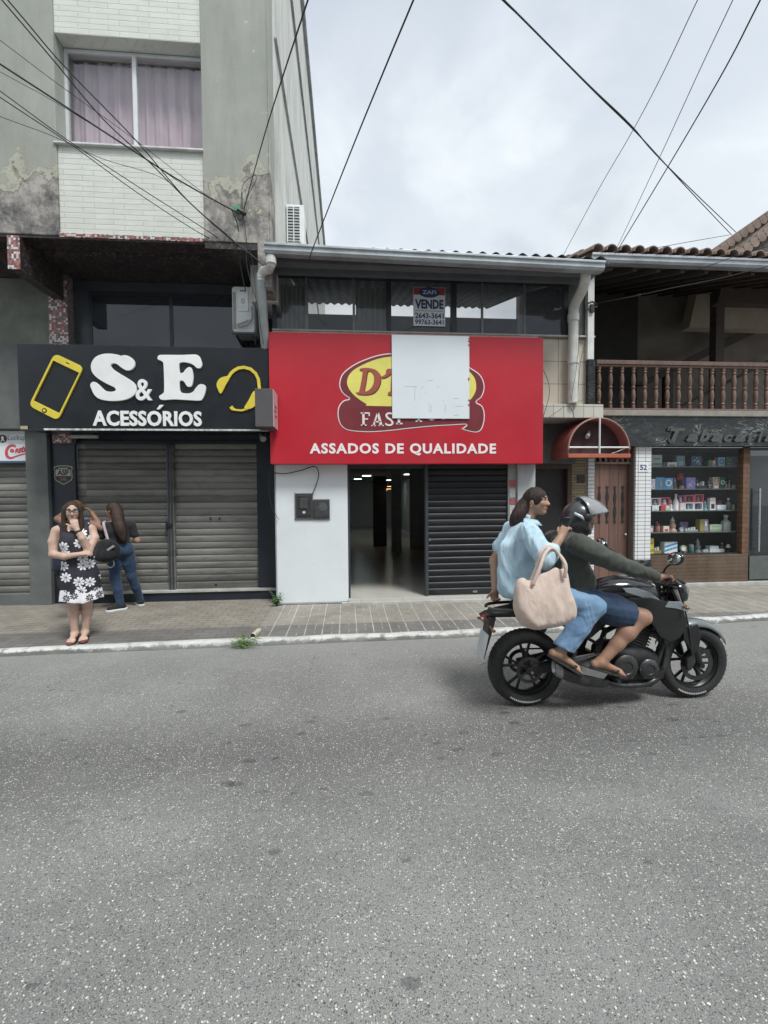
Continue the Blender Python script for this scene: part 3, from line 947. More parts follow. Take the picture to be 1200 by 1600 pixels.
# upper glazing
fr = MB()
ZB, ZU = 4.056, 4.86
for x0, x1 in ((-1.03, -0.98), (0.585, 0.655), (1.53, 1.61), (3.22, 3.30)):
    fr.box(x0, x1, 6.47, 6.55, ZB, ZU)
fr.box(-1.03, 3.30, 6.475, 6.545, ZU - 0.09, ZU + 0.06) if False else None
fr.box(-0.98, 0.585, 6.48, 6.54, ZU - 0.06, ZU); fr.box(0.655, 1.53, 6.48, 6.54, ZU - 0.06, ZU); fr.box(1.61, 3.22, 6.48, 6.54, ZU - 0.06, ZU)
gz = fr.build('upper_window', DALU, red, bevel=0.003)
Bs('sash_frame', mat('sash_grey', (0.16, 0.17, 0.18), 0.4, 0.3), gz, *[(x, x + 0.035, 6.495, 6.52, ZB, ZU - 0.06) for x in (-0.57, 0.10, 1.98, 2.62)], bevel=0.002)
m = MB()
for x0, x1, y in ((-0.98, -0.57, 6.510), (-0.535, 0.10, 6.504), (0.135, 0.585, 6.511), (0.655, 1.53, 6.506), (1.61, 1.98, 6.510), (2.015, 2.62, 6.504), (2.655, 3.22, 6.511)):
    a = 0.004
    m.add([(x0, y, ZB), (x1, y + a, ZB), (x1, y + a, ZU - 0.06), (x0, y, ZU - 0.06)], [(0, 1, 2, 3)])
m.build('pane', GLASS_U, gz)
B('upper_pier', GREYW, red, (3.301, 3.70, 6.52, 6.75, ZB, 4.9), bevel=0)
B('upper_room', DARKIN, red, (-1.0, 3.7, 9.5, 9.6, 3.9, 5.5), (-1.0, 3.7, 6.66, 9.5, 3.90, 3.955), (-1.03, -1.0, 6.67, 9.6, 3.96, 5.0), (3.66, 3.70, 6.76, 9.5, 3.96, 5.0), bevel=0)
for x0_, w_ in ((0.15, 0.5), (-0.97, 0.42)):
    m = MB(); m.grid(lambda u, v: (x0_ + u * w_, 6.75 + 0.03 * math.sin(u * 40), 4.06 + v * 0.74), 60, 1)
    m.build('window_curtain', mat('grey_curtain', (0.36, 0.36, 0.33), 0.9), red, smooth=True)
B('eave_soffit', mat('eave_board', (0.16, 0.165, 0.175), 0.7, var=0.15, scale=3), red, (-1.0, 3.55, 5.86, 6.46, 4.80, 4.83), (-1.0, 3.55, 6.455, 6.56, 4.861, 5.0), bevel=0)
B('eave_beam', mat('eave_beam_paint', (0.115, 0.12, 0.13), 0.6), red, (-1.0, 3.45, 5.95, 6.0, 4.715, 4.799), (-1.0, 3.45, 6.25, 6.31, 4.735, 4.799), bevel=0.004)
# gutter, slightly lower at its right end
gut = MB()
prof = [(5.86, 4.70), (5.76, 4.70), (5.735, 4.73), (5.735, 4.775), (5.715, 4.785), (5.715, 4.812), (5.735, 4.812), (5.745, 4.79), (5.755, 4.74), (5.845, 4.72), (5.85, 4.83), (5.86, 4.83)]
n = len(prof); vs = []
for x in (-1.0, 3.42):
    dz = 0.03 - (x + 1.0) / 4.42 * 0.075
    vs += [(x, y, z + dz) for y, z in prof]
gut.add(vs, [(i, (i + 1) % n, (i + 1) % n + n, i + n) for i in range(n)] + [tuple(range(n)), tuple(range(2 * n - 1, n - 1, -1))])
gut.build('gutter', GUTTER, red, bevel=0.003)
m = MB()
m.grid(lambda u, v: (-0.94 + u * 4.5, 5.82 + v * 5.2, 4.86 + v * 1.5 + 0.022 * math.sin(u * 4.5 * 35)), 220, 2)
m.build('roof', FIBRO, red, smooth=True)
m = MB()
m.tube([(3.265, 5.93, 4.76), (3.265, 5.95, 4.60), (3.285, 6.05, 4.545), (3.325, 6.33, 4.47), (3.335, 6.395, 4.42), (3.335, 6.40, 4.30), (3.335, 6.40, 3.04)], 0.070, 14)
m.tube([(3.335, 6.40, 3.62), (3.335, 6.40, 3.72)], 0.082, 14); m.tube([(3.335, 6.40, 4.24), (3.335, 6.40, 4.34)], 0.081, 14)
m.build('drainpipe', PVC, red, smooth=40)
m = MB()
m.tube([(-0.93, 5.80, 4.72), (-0.93, 5.82, 4.62), (-0.97, 5.90, 4.60), (-1.05, 5.98, 4.62), (-1.09, 6.02, 4.58), (-1.095, 6.02, 4.50)], 0.058, 12)
m.tube([(-0.93, 5.81, 4.62), (-0.93, 5.81, 4.69)], 0.068, 12)
m.build('gutter_elbow', PVC, red, smooth=40)
# interior room seen through the doorway
rm = B('shop_floor', CERAM, red, (0.0, 2.40, 6.42, 22.0, 0.13, 0.205), bevel=0.006)
B('door_step', STEPST, red, (-0.1, 2.40, 6.36, 6.419, 0.12, 0.17), bevel=0.006)
B('room_wall', ROOMW, red, (-0.12, -0.001, 6.63, 22.0, 0.13, 2.439), (2.53, 2.65, 6.91, 22.0, 0.13, 2.439), (-0.12, 2.65, 22.001, 22.1, 0.13, 2.439), (1.75, 2.529, 12.5, 12.6, 0.206, 2.439), bevel=0)
B('room_ceiling', mat('room_ceiling', (0.22, 0.22, 0.22), 0.8), red, (-0.12, 2.65, 6.66, 22.1, 2.44, 2.49), bevel=0)
B('room_column', mat('room_column', (0.42, 0.43, 0.43), 0.6), red, (1.20, 1.45, 12.0, 12.3, 0.206, 2.439), bevel=0.01)
B('back_room_opening', CHARD, red, (0.75, 1.15, 13.2, 13.3, 0.206, 2.30), bevel=0)
B('door_frame', CHAR, red, (0.001, 0.03, 6.50, 6.62, 0.206, 2.159), (1.14, 1.185, 6.50, 6.62, 0.206, 2.159), (0.031, 1.139, 6.55, 6.62, 2.10, 2.159), bevel=0.003)
sh = shutter('roller_shutter', 1.187, 2.40, 0.215, 2.159, 6.57, SHUTD, red, 0.094, 0.014)
B('bottom_bar', SHUTD, sh, (1.187, 2.40, 6.535, 6.56, 0.207, 0.262))
Bs('lock', mat('worn_steel', (0.35, 0.34, 0.32), 0.4, 0.8), sh, (1.195, 1.225, 6.53, 6.555, 1.02, 1.06), (1.86, 1.93, 6.525, 6.534, 0.235, 0.265), bevel=0.003)
Bs('paper_notice', mat('red_notice', (0.38, 0.09, 0.09), 0.7, var=0.3, scale=40), red, (2.42, 2.51, 6.512, 6.518, 1.82, 1.92), (2.42, 2.51, 6.512, 6.518, 1.56, 1.64), bevel=0)
Bs('paper_notice', mat('grey_notice', (0.42, 0.43, 0.43), 0.7, var=0.3, scale=60), red, (2.42, 2.51, 6.512, 6.518, 1.66, 1.80), (2.42, 2.51, 6.512, 6.518, 1.40, 1.54), bevel=0)
# side passage between the two shops
B('passage_door', mat('passage_door_dark', (0.022, 0.02, 0.02), 0.6), red, (2.801, 3.676, 7.15, 7.25, 0.13, 2.819), bevel=0)
B('passage_door_frame', mat('passage_frame', (0.07, 0.04, 0.03), 0.6), red, (3.60, 3.676, 7.06, 7.149, 0.13, 2.2), (2.801, 2.86, 7.06, 7.149, 0.13, 2.2), (2.861, 3.599, 7.06, 7.149, 2.12, 2.2), bevel=0.004)
B('passage_lintel', GREYW, red, (2.801, 3.676, 6.95, 7.149, 2.201, 2.819), bevel=0)
B('stone_cladding', STONE, red, (3.677, 3.945, 7.08, 7.3, 0.13, 2.819), bevel=0.006)

# ------------------------------------------------------------------ tobacco shop with veranda
tob = thing('tobacco_shop_building', 'tile-roofed house with a dark timber veranda over a marble-fronted tobacco shop', 'building', (6.0, 7.0, 0.14))
XR = 11.0
B('marble_fascia', MARB, tob, (4.06, XR, 6.93, 7.12, 2.475, 2.955), (3.72, 4.059, 6.96, 7.12, 2.475, 2.819), bevel=0.004)
B('marble_strip', MARB, tob, (3.585, 3.685, 6.415, 6.499, 3.04, 3.70), bevel=0.003)
B('balcony_slab', mat('slab_paint', (0.28, 0.26, 0.23), 0.8, dirt=0.4), tob, (3.92, XR, 6.86, 10.2, 2.956, 3.045), bevel=0.008)
bal = MB()
bal.box(3.99, XR, 6.90, 7.01, 3.782, 3.848); bal.box(3.99, XR, 6.92, 6.99, 3.75, 3.781)
bal.box(3.99, XR, 6.91, 7.0, 3.046, 3.085)
bal = bal.build('balustrade', RAILW, tob, bevel=0.008)
prof = [(0.031, 0), (0.031, 0.05), (0.022, 0.06), (0.034, 0.085), (0.022, 0.105), (0.026, 0.13), (0.037, 0.21), (0.033, 0.27), (0.022, 0.31), (0.034, 0.328), (0.034, 0.345), (0.022, 0.36),
        (0.031, 0.40), (0.037, 0.46), (0.028, 0.53), (0.021, 0.565), (0.034, 0.585), (0.022, 0.61), (0.031, 0.62), (0.031, 0.664)]
b0 = None
for i in range(35):
    x = 4.06 + i * 0.1945
    if b0 is None:
        m = MB(); m.lathe((x, 6.955, 3.086), (0, 0, 1), prof, 12)
        b0 = m.build('baluster', RAILW, bal, smooth=35)
        ob = b0
    else:
        ob = b0.copy(); COL.objects.link(ob); ob.location = b0.location + Vector((x - 4.06, 0, 0))
B('corner_post', mat('cream_post', (0.64, 0.64, 0.61), 0.6, var=0.08, dirt=0.2), tob, (3.575, 3.675, 6.43, 6.51, 3.701, 5.05), bevel=0.006)
# veranda roof, sloping up from the gutter
g2 = MB()
prof = [(6.42, 5.06), (6.31, 5.06), (6.285, 5.09), (6.285, 5.135), (6.265, 5.145), (6.265, 5.175), (6.285, 5.175), (6.305, 5.10), (6.405, 5.09), (6.42, 5.18)]
n = len(prof)
g2.add([(x, y, z) for x in (3.55, XR) for y, z in prof], [(i, (i + 1) % n, (i + 1) % n + n, i + n) for i in range(n)] + [tuple(range(n)), tuple(range(2 * n - 1, n - 1, -1))])
g2.build('gutter', GUTTER, tob, bevel=0.003)
m = MB()
m.prism_x([(6.43, 5.10), (9.9, 6.30), (9.9, 6.36), (6.43, 5.16)], 3.72, XR)
m.build('veranda_ceiling', EAVEW, tob)
rf = MB()
for i in range(20):                       # rafters
    x = 3.9 + i * 0.38
    rf.prism_x([(6.45, 5.02), (9.6, 6.11), (9.6, 6.21), (6.45, 5.098)], x, x + 0.06)
rf.build('rafter', EAVEW, tob)
m = MB()
yy = [6.24 + i * 0.42 for i in range(11)]
for i in range(36):
    x = 3.62 + i * 0.2085
    for j in range(10 if i % 1 == 0 else 0):
        y0, y1 = yy[j], yy[j + 1] + 0.05
        z0 = 5.185 + (y0 - 6.24) * 0.346; z1 = 5.185 + (y1 - 6.24) * 0.346
        a = Vector((x, y0, z0)); b = Vector((x, y1, z1))
        vs = []
        for q, p, rr in ((0, a, 0.088), (1, b, 0.074)):
            for k in range(7):
                t_ = math.pi * k / 6
                vs.append((p.x + rr * math.cos(t_), p.y, p.z + (0.018 if q == 0 else 0.0) + rr * math.sin(t_)))
                vs.append((p.x + (rr - 0.014) * math.cos(t_), p.y, p.z + (0.018 if q == 0 else 0.0) + (rr - 0.014) * math.sin(t_)))
        fs = []
        for k in range(6):
            fs += [(2 * k, 2 * k + 2, 2 * k + 16, 2 * k + 14), (2 * k, 2 * k + 1, 2 * k + 3, 2 * k + 2), (2 * k + 1, 2 * k + 15, 2 * k + 17, 2 * k + 3)]
        m.add(vs, fs)
roof = m.build('roof', TERRA, tob, smooth=50)
m = MB(); m.add([(3.55, 6.3, 5.17), (XR, 6.3, 5.17), (XR, 10.5, 6.62), (3.55, 10.5, 6.62)], [(0, 1, 2, 3)])
m.build('roof_bed', TERRA, tob)
# upper gable of the house, its verges climbing to the right
def verge(xa, za, xb, zb, y0, y1, name):
    m = MB(); L = math.hypot(xb - xa, zb - za); n = int(L / 0.17)
    for i in range(n + 1):
        x = xa + (xb - xa) * i / n; z = za + (zb - za) * i / n
        m.lathe((x, y0, z), (0, 1, 0), [(0.0, 0), (0.095, 0), (0.095, y1 - y0), (0, y1 - y0)], 12)
    return m.build(name, TERRA, tob, smooth=40)


verge(7.45, 6.55, 12.2, 9.79, 8.86, 9.4, 'gable_verge')
m = MB(); m.prism([(7.2, 5.2), (12.1, 5.2), (12.1, 9.66), (7.5, 6.52)], 8.95, 9.2)
m.build('gable_wall', STUCCO, tob)
verge(7.10, 5.97, 11.0, 9.0, 7.9, 8.3, 'porch_verge')
m = MB(); m.prism([(7.0, 5.3), (11, 5.3), (11, 8.93), (7.15, 5.95)], 8.0, 8.2)
m.build('porch_gable', EAVEW, tob)
# veranda interior
B('veranda_wall', BEIGEW, tob, (3.9, XR, 9.9, 10.1, 3.046, 6.299), bevel=0)
B('veranda_shade_panel', mat('veranda_shade', (0.055, 0.05, 0.045), 0.7), tob, (3.9, 6.5, 9.6, 9.899, 3.046, 6.19), (3.92, 3.97, 7.05, 9.6, 3.046, 5.2), bevel=0)  # dark panels added to imitate the shaded left part of the veranda
m = MB()
m.prism([(6.2, 4.05), (6.45, 4.05), (11, 6.15), (11, 6.42)], 9.2, 9.35)
m.box(6.9, 7.05, 9.2, 9.35, 3.046, 4.30); m.box(7.15, 7.32, 8.2, 8.36, 3.046, 5.62); m.box(9.7, 9.85, 8.2, 8.36, 3.046, 5.62)
m.box(9.2, 9.33, 9.2, 9.35, 5.5, 6.0)
m.prism([(6.9, 3.4), (7.0, 3.4), (11, 5.35), (11, 5.45)], 9.5, 9.56)
m.build('timber_truss', EAVEW, tob)
# street level
dr = B('door', DOORW, tob, (4.075, 4.715, 7.16, 7.22, 0.15, 2.195), bevel=0.004)
m = MB()
for i in range(4):
    cx = 4.20 + i * 0.137
    pr = [(0.024, 0), (0.022, 0.02), (0.008, 0.055), (0.012, 0.09), (0.024, 0.15), (0.026, 0.21), (0.012, 0.29), (0.008, 0.32), (0.02, 0.37), (0.026, 0.44), (0.02, 0.50), (0.009, 0.55), (0.02, 0.60), (0.02, 0.62)]
    m.prism([(cx + w, 1.83 - z) for w, z in pr] + [(cx - w, 1.83 - z) for w, z in pr[::-1]], 7.152, 7.162)
m.build('carved_slot', BLACKP, dr)
m = MB(); m.ball((4.66, 7.14, 1.02), 0.02); m.build('door_knob', ALU, dr, smooth=True)
B('door_transom', RAILW, tob, (4.075, 4.73, 7.10, 7.2, 2.196, 2.235), (4.075, 4.73, 7.10, 7.2, 2.32, 2.36), *[(4.075 + i * 0.098, 4.115 + i * 0.098, 7.12, 7.19, 2.2351, 2.3199) for i in range(7)], bevel=0.004)
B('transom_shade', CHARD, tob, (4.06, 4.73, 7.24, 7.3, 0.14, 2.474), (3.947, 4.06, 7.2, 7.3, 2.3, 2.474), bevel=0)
B('door_wall', mat('door_reveal', (0.16, 0.12, 0.10), 0.8), tob, (4.718, 4.732, 7.05, 7.23, 0.14, 2.474), bevel=0)
B('tile_pilaster', WTILE, tob, (4.733, 5.003, 7.0, 7.3, 0.605, 2.474), bevel=0.004)
B('tile_pilaster', WTILE, tob, (3.946, 4.06, 7.06, 7.19, 0.14, 2.299), bevel=0.004)
B('pilaster_base', MARB, tob, (4.725, 5.02, 6.99, 7.3, 0.13, 0.604), bevel=0.004)
B('plinth', BBRICK, tob, (5.021, 6.84, 7.09, 7.2, 0.185, 0.655), bevel=0.004)
B('base_sill', STEPST, tob, (4.6, XR, 7.03, 7.3, 0.12, 0.184), bevel=0.006)
B('brick_jamb', OBRICK, tob, (6.72, 6.84, 7.09, 7.2, 0.656, 2.474), bevel=0.005)
sw = B('shop_window', DALU, tob, (5.004, 6.719, 7.13, 7.16, 0.656, 0.675), (5.004, 6.719, 7.13, 7.16, 2.44, 2.474), bevel=0.002)
m = MB(); m.add([(5.004, 7.145, 0.676), (6.719, 7.145, 0.676), (6.719, 7.145, 2.439), (5.004, 7.145, 2.439)], [(0, 1, 2, 3)]); m.build('pane', GLASS_S, sw)
dsp = B('display_case', mat('display_back', (0.030, 0.028, 0.028), 0.7, var=0.2), tob, (5.004, 6.96, 7.62, 7.68, 0.6, 2.474), (6.92, 6.96, 7.21, 7.619, 0.6, 2.474), (5.004, 5.03, 7.301, 7.619, 0.656, 2.474), (5.03, 6.919, 7.21, 7.619, 0.6, 0.655), (5.03, 6.919, 7.21, 7.619, 2.44, 2.474), bevel=0)
SHELF_Z = [0.656, 1.035, 1.405, 1.78, 2.165]
for z in SHELF_Z[1:]:
    B('shelf', mat('shelf_glass_edge', (0.10, 0.115, 0.11), 0.3), dsp, (5.031, 6.918, 7.22, 7.6, z - 0.014, z), bevel=0.002)
gd = B('glass_door', DALU, tob, (6.842, 6.875, 7.12, 7.16, 0.185, 2.474), (8.2, 8.235, 7.12, 7.16, 0.185, 2.474), (6.876, 8.199, 7.12, 7.16, 2.43, 2.474), (6.876, 8.199, 7.12, 7.16, 0.185, 0.21), bevel=0.003)
B('pane', GLASS_D, gd, (6.876, 8.199, 7.138, 7.144, 0.211, 2.429), bevel=0)
B('lower_panel', mat('door_lower_panel', (0.10, 0.115, 0.11), 0.3, var=0.1), gd, (6.876, 8.199, 7.10, 7.119, 0.215, 0.62), bevel=0.003)
m = MB(); m.tube([(7.0, 7.06, 0.70), (7.0, 7.06, 1.78)], 0.016, 10); m.tube([(7.0, 7.06, 0.76), (7.0, 7.137, 0.76)], 0.01, 8); m.tube([(7.0, 7.06, 1.72), (7.0, 7.137, 1.72)], 0.01, 8)
m.build('door_handle', mat('brushed_steel', (0.6, 0.62, 0.62), 0.3, 0.9), gd, smooth=40)
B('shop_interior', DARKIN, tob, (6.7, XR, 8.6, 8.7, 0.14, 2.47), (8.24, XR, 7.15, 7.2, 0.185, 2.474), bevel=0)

# the row of houses across the street (behind the viewer): seen mirrored in the upper glazing
opp = thing('facing_building', 'plain pale building across the street, mirrored in the dark upper windows', 'building', (0, -9.0, 0))
B('wall', mat('opposite_wall', (0.45, 0.45, 0.43), 0.85, var=0.15, scale=0.7), opp, (-14, 13, -9.6, -9.0, 0, 8.3), bevel=0)
B('roof', mat('opposite_roof', (0.20, 0.12, 0.09), 0.9), opp, (-14.3, 13.3, -9.6, -8.6, 8.301, 8.6), bevel=0)
opw = Bs('window', CHARD, opp, *[(x, x + 1.3, -9.02, -8.98, 4.2, 5.8) for x in (-12, -9, -6, -3, 0, 3, 6, 9)], bevel=0)
Bs('shopfront', CHARD, opp, (-12, -7, -9.02, -8.97, 0.1, 2.8), (-5, 0, -9.02, -8.97, 0.1, 2.8), (2, 8, -9.02, -8.97, 0.1, 2.8), bevel=0)

# ------------------------------------------------------------------ signs
WHITE_L = mat('sign_white_letters', (0.80, 0.80, 0.79), 0.4, var=0.05, scale=4, dirt=0.12)
YELLOW_L = mat('sign_yellow', (0.70, 0.56, 0.055), 0.45, var=0.08, dirt=0.15)
SIGNBLK = mat('black_sign_panel', (0.011, 0.014, 0.018), 0.33, var=0.3, scale=1.2, dirt=0.25, dirtc=(0.05, 0.052, 0.055))
SIGNRED = mat('red_sign_panel', (0.46, 0.018, 0.032), 0.38, var=0.07, scale=0.9, dirt=0.22, dirtc=(0.30, 0.03, 0.04))

se = thing('shop_sign', 'long black shop sign with big white S and E between a yellow phone and headset', 'sign', (-2.68, 6.3, 2.6))
B('board', SIGNBLK, se, (-4.31, -1.06, 6.30, 6.84, 2.625, 3.735), bevel=0.006)
B('edge_strip', mat('chipped_white_edge', (0.55, 0.56, 0.55), 0.7, var=0.5, scale=18, dirt=0.8, dirtc=(0.03, 0.03, 0.03)), se, (-4.0, -1.07, 6.285, 6.31, 2.600, 2.6245), bevel=0.003)
B('edge_strip', CHARD, se, (-4.31, -4.001, 6.29, 6.31, 2.595, 2.6245), bevel=0.003)
B('corner_patch', mat('tan_patch', (0.42, 0.36, 0.24), 0.7), se, (-4.29, -4.20, 6.285, 6.289, 2.612, 2.655), bevel=0)


def sa(u, v):       # drawing units of the sign lettering -> metres on the board
    px, py = 120 + u * 0.26667, 540 + v * 0.26667
    py -= (px - 222) * 0.0083
    return (-4.310 + (px - 26) * 0.008217, 3.735 - (py - 540.3) * 0.00849)


S_out = [(270, 62), (300, 70), (325, 95), (326, 125), (305, 145), (280, 148), (255, 135), (225, 112), (200, 108), (188, 121), (197, 140), (232, 165), (282, 195), (322, 225), (334, 255), (326, 285), (290, 312),
         (240, 325), (180, 327), (125, 318), (92, 295), (73, 255), (69, 235), (80, 220), (100, 222), (125, 245), (150, 268), (180, 276), (208, 272), (216, 261), (205, 247), (160, 225), (112, 195), (84, 165), (75, 132),
         (83, 100), (107, 72), (145, 57), (190, 54), (232, 60), (252, 66)]
E_out = [(465, 75), (476, 60), (520, 58), (600, 58), (665, 55), (692, 55), (711, 65), (722, 90), (726, 115), (716, 132), (696, 131), (678, 115), (655, 104), (622, 98), (598, 101), (590, 112), (590, 150), (598, 165),
         (616, 160), (630, 142), (650, 129), (665, 140), (672, 185), (665, 230), (655, 242), (636, 240), (620, 215), (602, 206), (590, 216), (590, 262), (602, 280), (640, 285), (670, 275), (690, 250), (711, 231), (735, 232),
         (746, 247), (741, 280), (726, 314), (706, 325), (640, 322), (560, 318), (500, 321), (476, 317), (470, 300), (491, 285), (500, 260), (500, 120), (491, 95), (470, 85)]
for nm, outl in (('letter', S_out), ('letter', E_out)):
    lp = [sa(p.x, p.y) for p in catmull([Vector((a, b, 0)) for a, b in outl], True, 4)]
    link(nm, shape([lp], 6.2995, 0.026, 0.003), WHITE_L, se, smooth=30)
link('letter', text('&', -2.815, -2.60, 3.0, 3.285, 6.2995, 0.03, 0.012), WHITE_L, se)
link('lettering', text('ACESSORIOS', -3.38, -1.965, 2.66, 2.866, 6.2995, 0.016, 0.034, space=1.05), WHITE_L, se)

m = MB(); m.prism([(-2.552, 2.885), (-2.515, 2.885), (-2.455, 2.945), (-2.51, 2.945)], 6.2775, 6.2995); m.build('accent', WHITE_L, se, bevel=0.002)

def sb(u, v):
    px, py = 20 + u * 0.15, 540 + v * 0.15
    py -= (px - 222) * 0.0083
    return (-4.310 + (px - 26) * 0.008217, 3.735 - (py - 540.3) * 0.00849)


def rounded(pts, r, n=5):
    out = []
    N = len(pts)
    for i in range(N):
        p0, p1, p2 = Vector(pts[i - 1]), Vector(pts[i]), Vector(pts[(i + 1) % N])
        a = p1 + (p0 - p1).normalized() * r; b = p1 + (p2 - p1).normalized() * r
        for k in range(n + 1):
            t = k / n
            out.append(tuple(a * (1 - t) ** 2 + p1 * 2 * t * (1 - t) + b * t * t))
    return out


ph_o = [sb(*p) for p in rounded([(430, 95), (718, 232), (440, 785), (152, 632)], 62)]
ph_i = [sb(*p) for p in rounded([(412, 165), (675, 292), (458, 712), (198, 580)], 4, 2)]
ph = link('phone_emblem', shape([ph_o, ph_i], 6.2995, 0.02, 0.002), YELLOW_L, se)
cx, cz = sb(309, 683)
m = MB(); m.lathe((cx, 6.2785, cz), (0, -1, 0), [(0.032, 0), (0.032, 0.004), (0, 0.004)], 20); m.build('phone_button', SIGNBLK, ph)
m = MB(); m.lathe((cx, 6.2740, cz), (0, -1, 0), [(0.018, 0), (0.018, 0.003), (0, 0.003)], 20); m.build('phone_button', YELLOW_L, ph)
a, b = sb(543, 187), sb(578, 203)
m = MB(); m.prism([(a[0], a[1] + .006), (b[0], b[1] + .006), (b[0], b[1] - .006), (a[0], a[1] - .006)], 6.275, 6.279); m.build('phone_speaker', SIGNBLK, ph)
band = [(882, 190), (900, 163), (918, 146), (945, 131), (980, 126), (1020, 136), (1050, 162), (1066, 195), (1072, 250), (1066, 285)]
lp = [sa(*p) for p in stroke(band, 17)]
hs = link('headset_emblem', shape([lp], 6.2995, 0.02, 0.002), YELLOW_L, se)
cup = [sa(p.x, p.y) for p in catmull([Vector((a, b, 0)) for a, b in [(893, 184), (866, 234), (838, 283), (822, 262), (813, 232), (824, 204), (850, 186)]], True, 3)]
link('ear_cup', shape([cup], 6.2995, 0.024, 0.002), YELLOW_L, hs)
cup = [sa(p.x, p.y) for p in catmull([Vector((a, b, 0)) for a, b in [(1037, 270), (1058, 285), (1066, 315), (1052, 348), (1020, 372), (978, 372), (1005, 325)]], True, 3)]
link('ear_cup', shape([cup], 6.2995, 0.024, 0.002), YELLOW_L, hs)
mic = [sa(*p) for p in stroke([(896, 362), (905, 374), (925, 381), (960, 384), (1000, 374)], [20, 18, 10, 10, 10])]
link('microphone', shape([mic], 6.2995, 0.02, 0.002), YELLOW_L, hs)

bx = thing('box_sign', 'small dark projecting box sign with a pinkish face between the black and red signs', 'sign', (-1.05, 6.0, 2.85))
B('box', mat('box_sign_grey', (0.085, 0.08, 0.085), 0.5, var=0.1), bx, (-1.17, -0.945, 5.87, 6.22, 2.595, 3.083), bevel=0.006)
B('face', mat('box_sign_face', (0.50, 0.36, 0.37), 0.4, var=0.1), bx, (-0.9449, -0.936, 5.875, 6.215, 2.60, 3.078), bevel=0.002)
m = MB()
for z, ya, yb in ((2.86, 5.96, 6.10), (2.80, 5.93, 6.06), (2.74, 5.97, 6.12)):
    m.box(-0.936, -0.934, ya, yb, z, z + 0.03)
m.build('faded_print', mat('box_sign_print', (0.20, 0.06, 0.07), 0.5), bx)

rs = thing('shop_sign', 'big red restaurant sign with a yellow oval emblem partly covered by a white sheet', 'sign', (0.88, 6.25, 2.14))
B('board', SIGNRED, rs, (-1.05, 2.815, 6.25, 6.45, 2.145, 3.94), bevel=0.006)


def sc_(u, v):
    px, py = 510 + u * 0.225, 530 + v * 0.225
    py -= (px - 633) * 0.004
    return (-1.055 + (px - 418.7) * 0.00899, 3.935 - (py - 523.5) * 0.00893)


em = [(455, 98), (380, 103), (300, 122), (200, 162), (130, 205), (85, 250), (68, 305), (75, 350), (100, 385), (135, 412), (95, 425), (62, 465), (54, 520), (65, 575), (92, 612), (140, 632), (260, 641), (400, 633), (560, 615), (720, 600), (860, 592),
      (950, 588), (935, 606), (918, 620), (980, 638), (1030, 642), (1062, 618), (1080, 560), (1080, 500), (1062, 455), (1022, 430), (1060, 395), (1080, 340), (1076, 290), (1050, 240), (1000, 203), (900, 150), (760, 112), (600, 96)]
emw = [sc_(p.x, p.y) for p in catmull([Vector((a, b, 0)) for a, b in em], True, 4)]
c0 = sc_(570, 400)
emi = []
for i, p in enumerate(emw):
    q0, q1 = Vector(emw[i - 1]), Vector(emw[(i + 1) % len(emw)])
    t = (q1 - q0).normalized(); nn = Vector((-t.y, t.x))
    emi.append(tuple(Vector(p) - nn * 0.014)); 
if abs(emi[0][1]) > abs(emw[0][1]): emi = [tuple(2 * Vector(a) - Vector(b)) for a, b in zip(emw, emi)]
emb = link('emblem', shape([emw], 6.2495, 0.004), mat('emblem_white', (0.78, 0.76, 0.74), 0.45, var=0.05), rs)
link('emblem_field', shape([emi], 6.2445, 0.003), mat('emblem_maroon', (0.17, 0.022, 0.03), 0.45, var=0.12, scale=2), emb)
yo = [(455, 120), (330, 140), (205, 193), (142, 242), (120, 300), (137, 352), (180, 400), (250, 448), (300, 462), (860, 462), (960, 430), (1010, 370), (1020, 310), (1000, 250), (940, 200), (800, 145), (620, 119)]
yw = [sc_(p.x, p.y) for p in catmull([Vector((a, b, 0)) for a, b in yo], True, 4)]
link('emblem_oval', shape([yw], 6.2405, 0.003), mat('emblem_yellow', (0.72, 0.66, 0.15), 0.45, var=0.08, scale=3), emb)


def rect_sc(u0, u1, v0, v1):
    a = sc_(u0, v1); b = sc_(u1, v0)
    return a[0], b[0], a[1], b[1]


MARL = mat('emblem_red_letters', (0.33, 0.075, 0.05), 0.45, var=0.1)
MARD = mat('emblem_letter_shade', (0.10, 0.025, 0.02), 0.5)
D_o = [(212, 207), (262, 202), (315, 214), (345, 245), (350, 290), (332, 340), (298, 374), (250, 386), (190, 382), (184, 366), (203, 362), (228, 228), (210, 222)]
D_i = [(262, 226), (292, 236), (305, 262), (302, 305), (284, 340), (258, 360), (238, 358), (248, 300)]
for k, (mm, d, du) in enumerate(((MARD, 0.002, 6), (MARL, 0.004, 0))):
    lo = [sc_(p.x + du, p.y + du) for p in catmull([Vector((a, b, 0)) for a, b in D_o], True, 3)]
    li = [sc_(p.x + du, p.y + du) for p in catmull([Vector((a, b, 0)) for a, b in D_i], True, 3)]
    link('letter' if k else 'letter_shade', shape([lo, li], 6.2370, d), mm, emb)
    ap = [sc_(p.x + du, p.y + du) for p in catmull([Vector((a, b, 0)) for a, b in [(392, 212), (420, 206), (446, 214), (424, 238), (392, 262), (362, 272), (354, 262), (384, 244)]], True, 3)]
    link('letter' if k else 'letter_shade', shape([ap], 6.2370, d), mm, emb)
    rr_ = [sc_(a + du, b + du) for a, b in [(425, 238), (520, 236), (560, 260), (560, 300), (520, 320), (560, 385), (505, 388), (470, 320), (446, 386), (398, 388), (402, 368), (418, 360)]]
    link('letter' if k else 'letter_shade', shape([rr_], 6.2370, d), mm, emb)
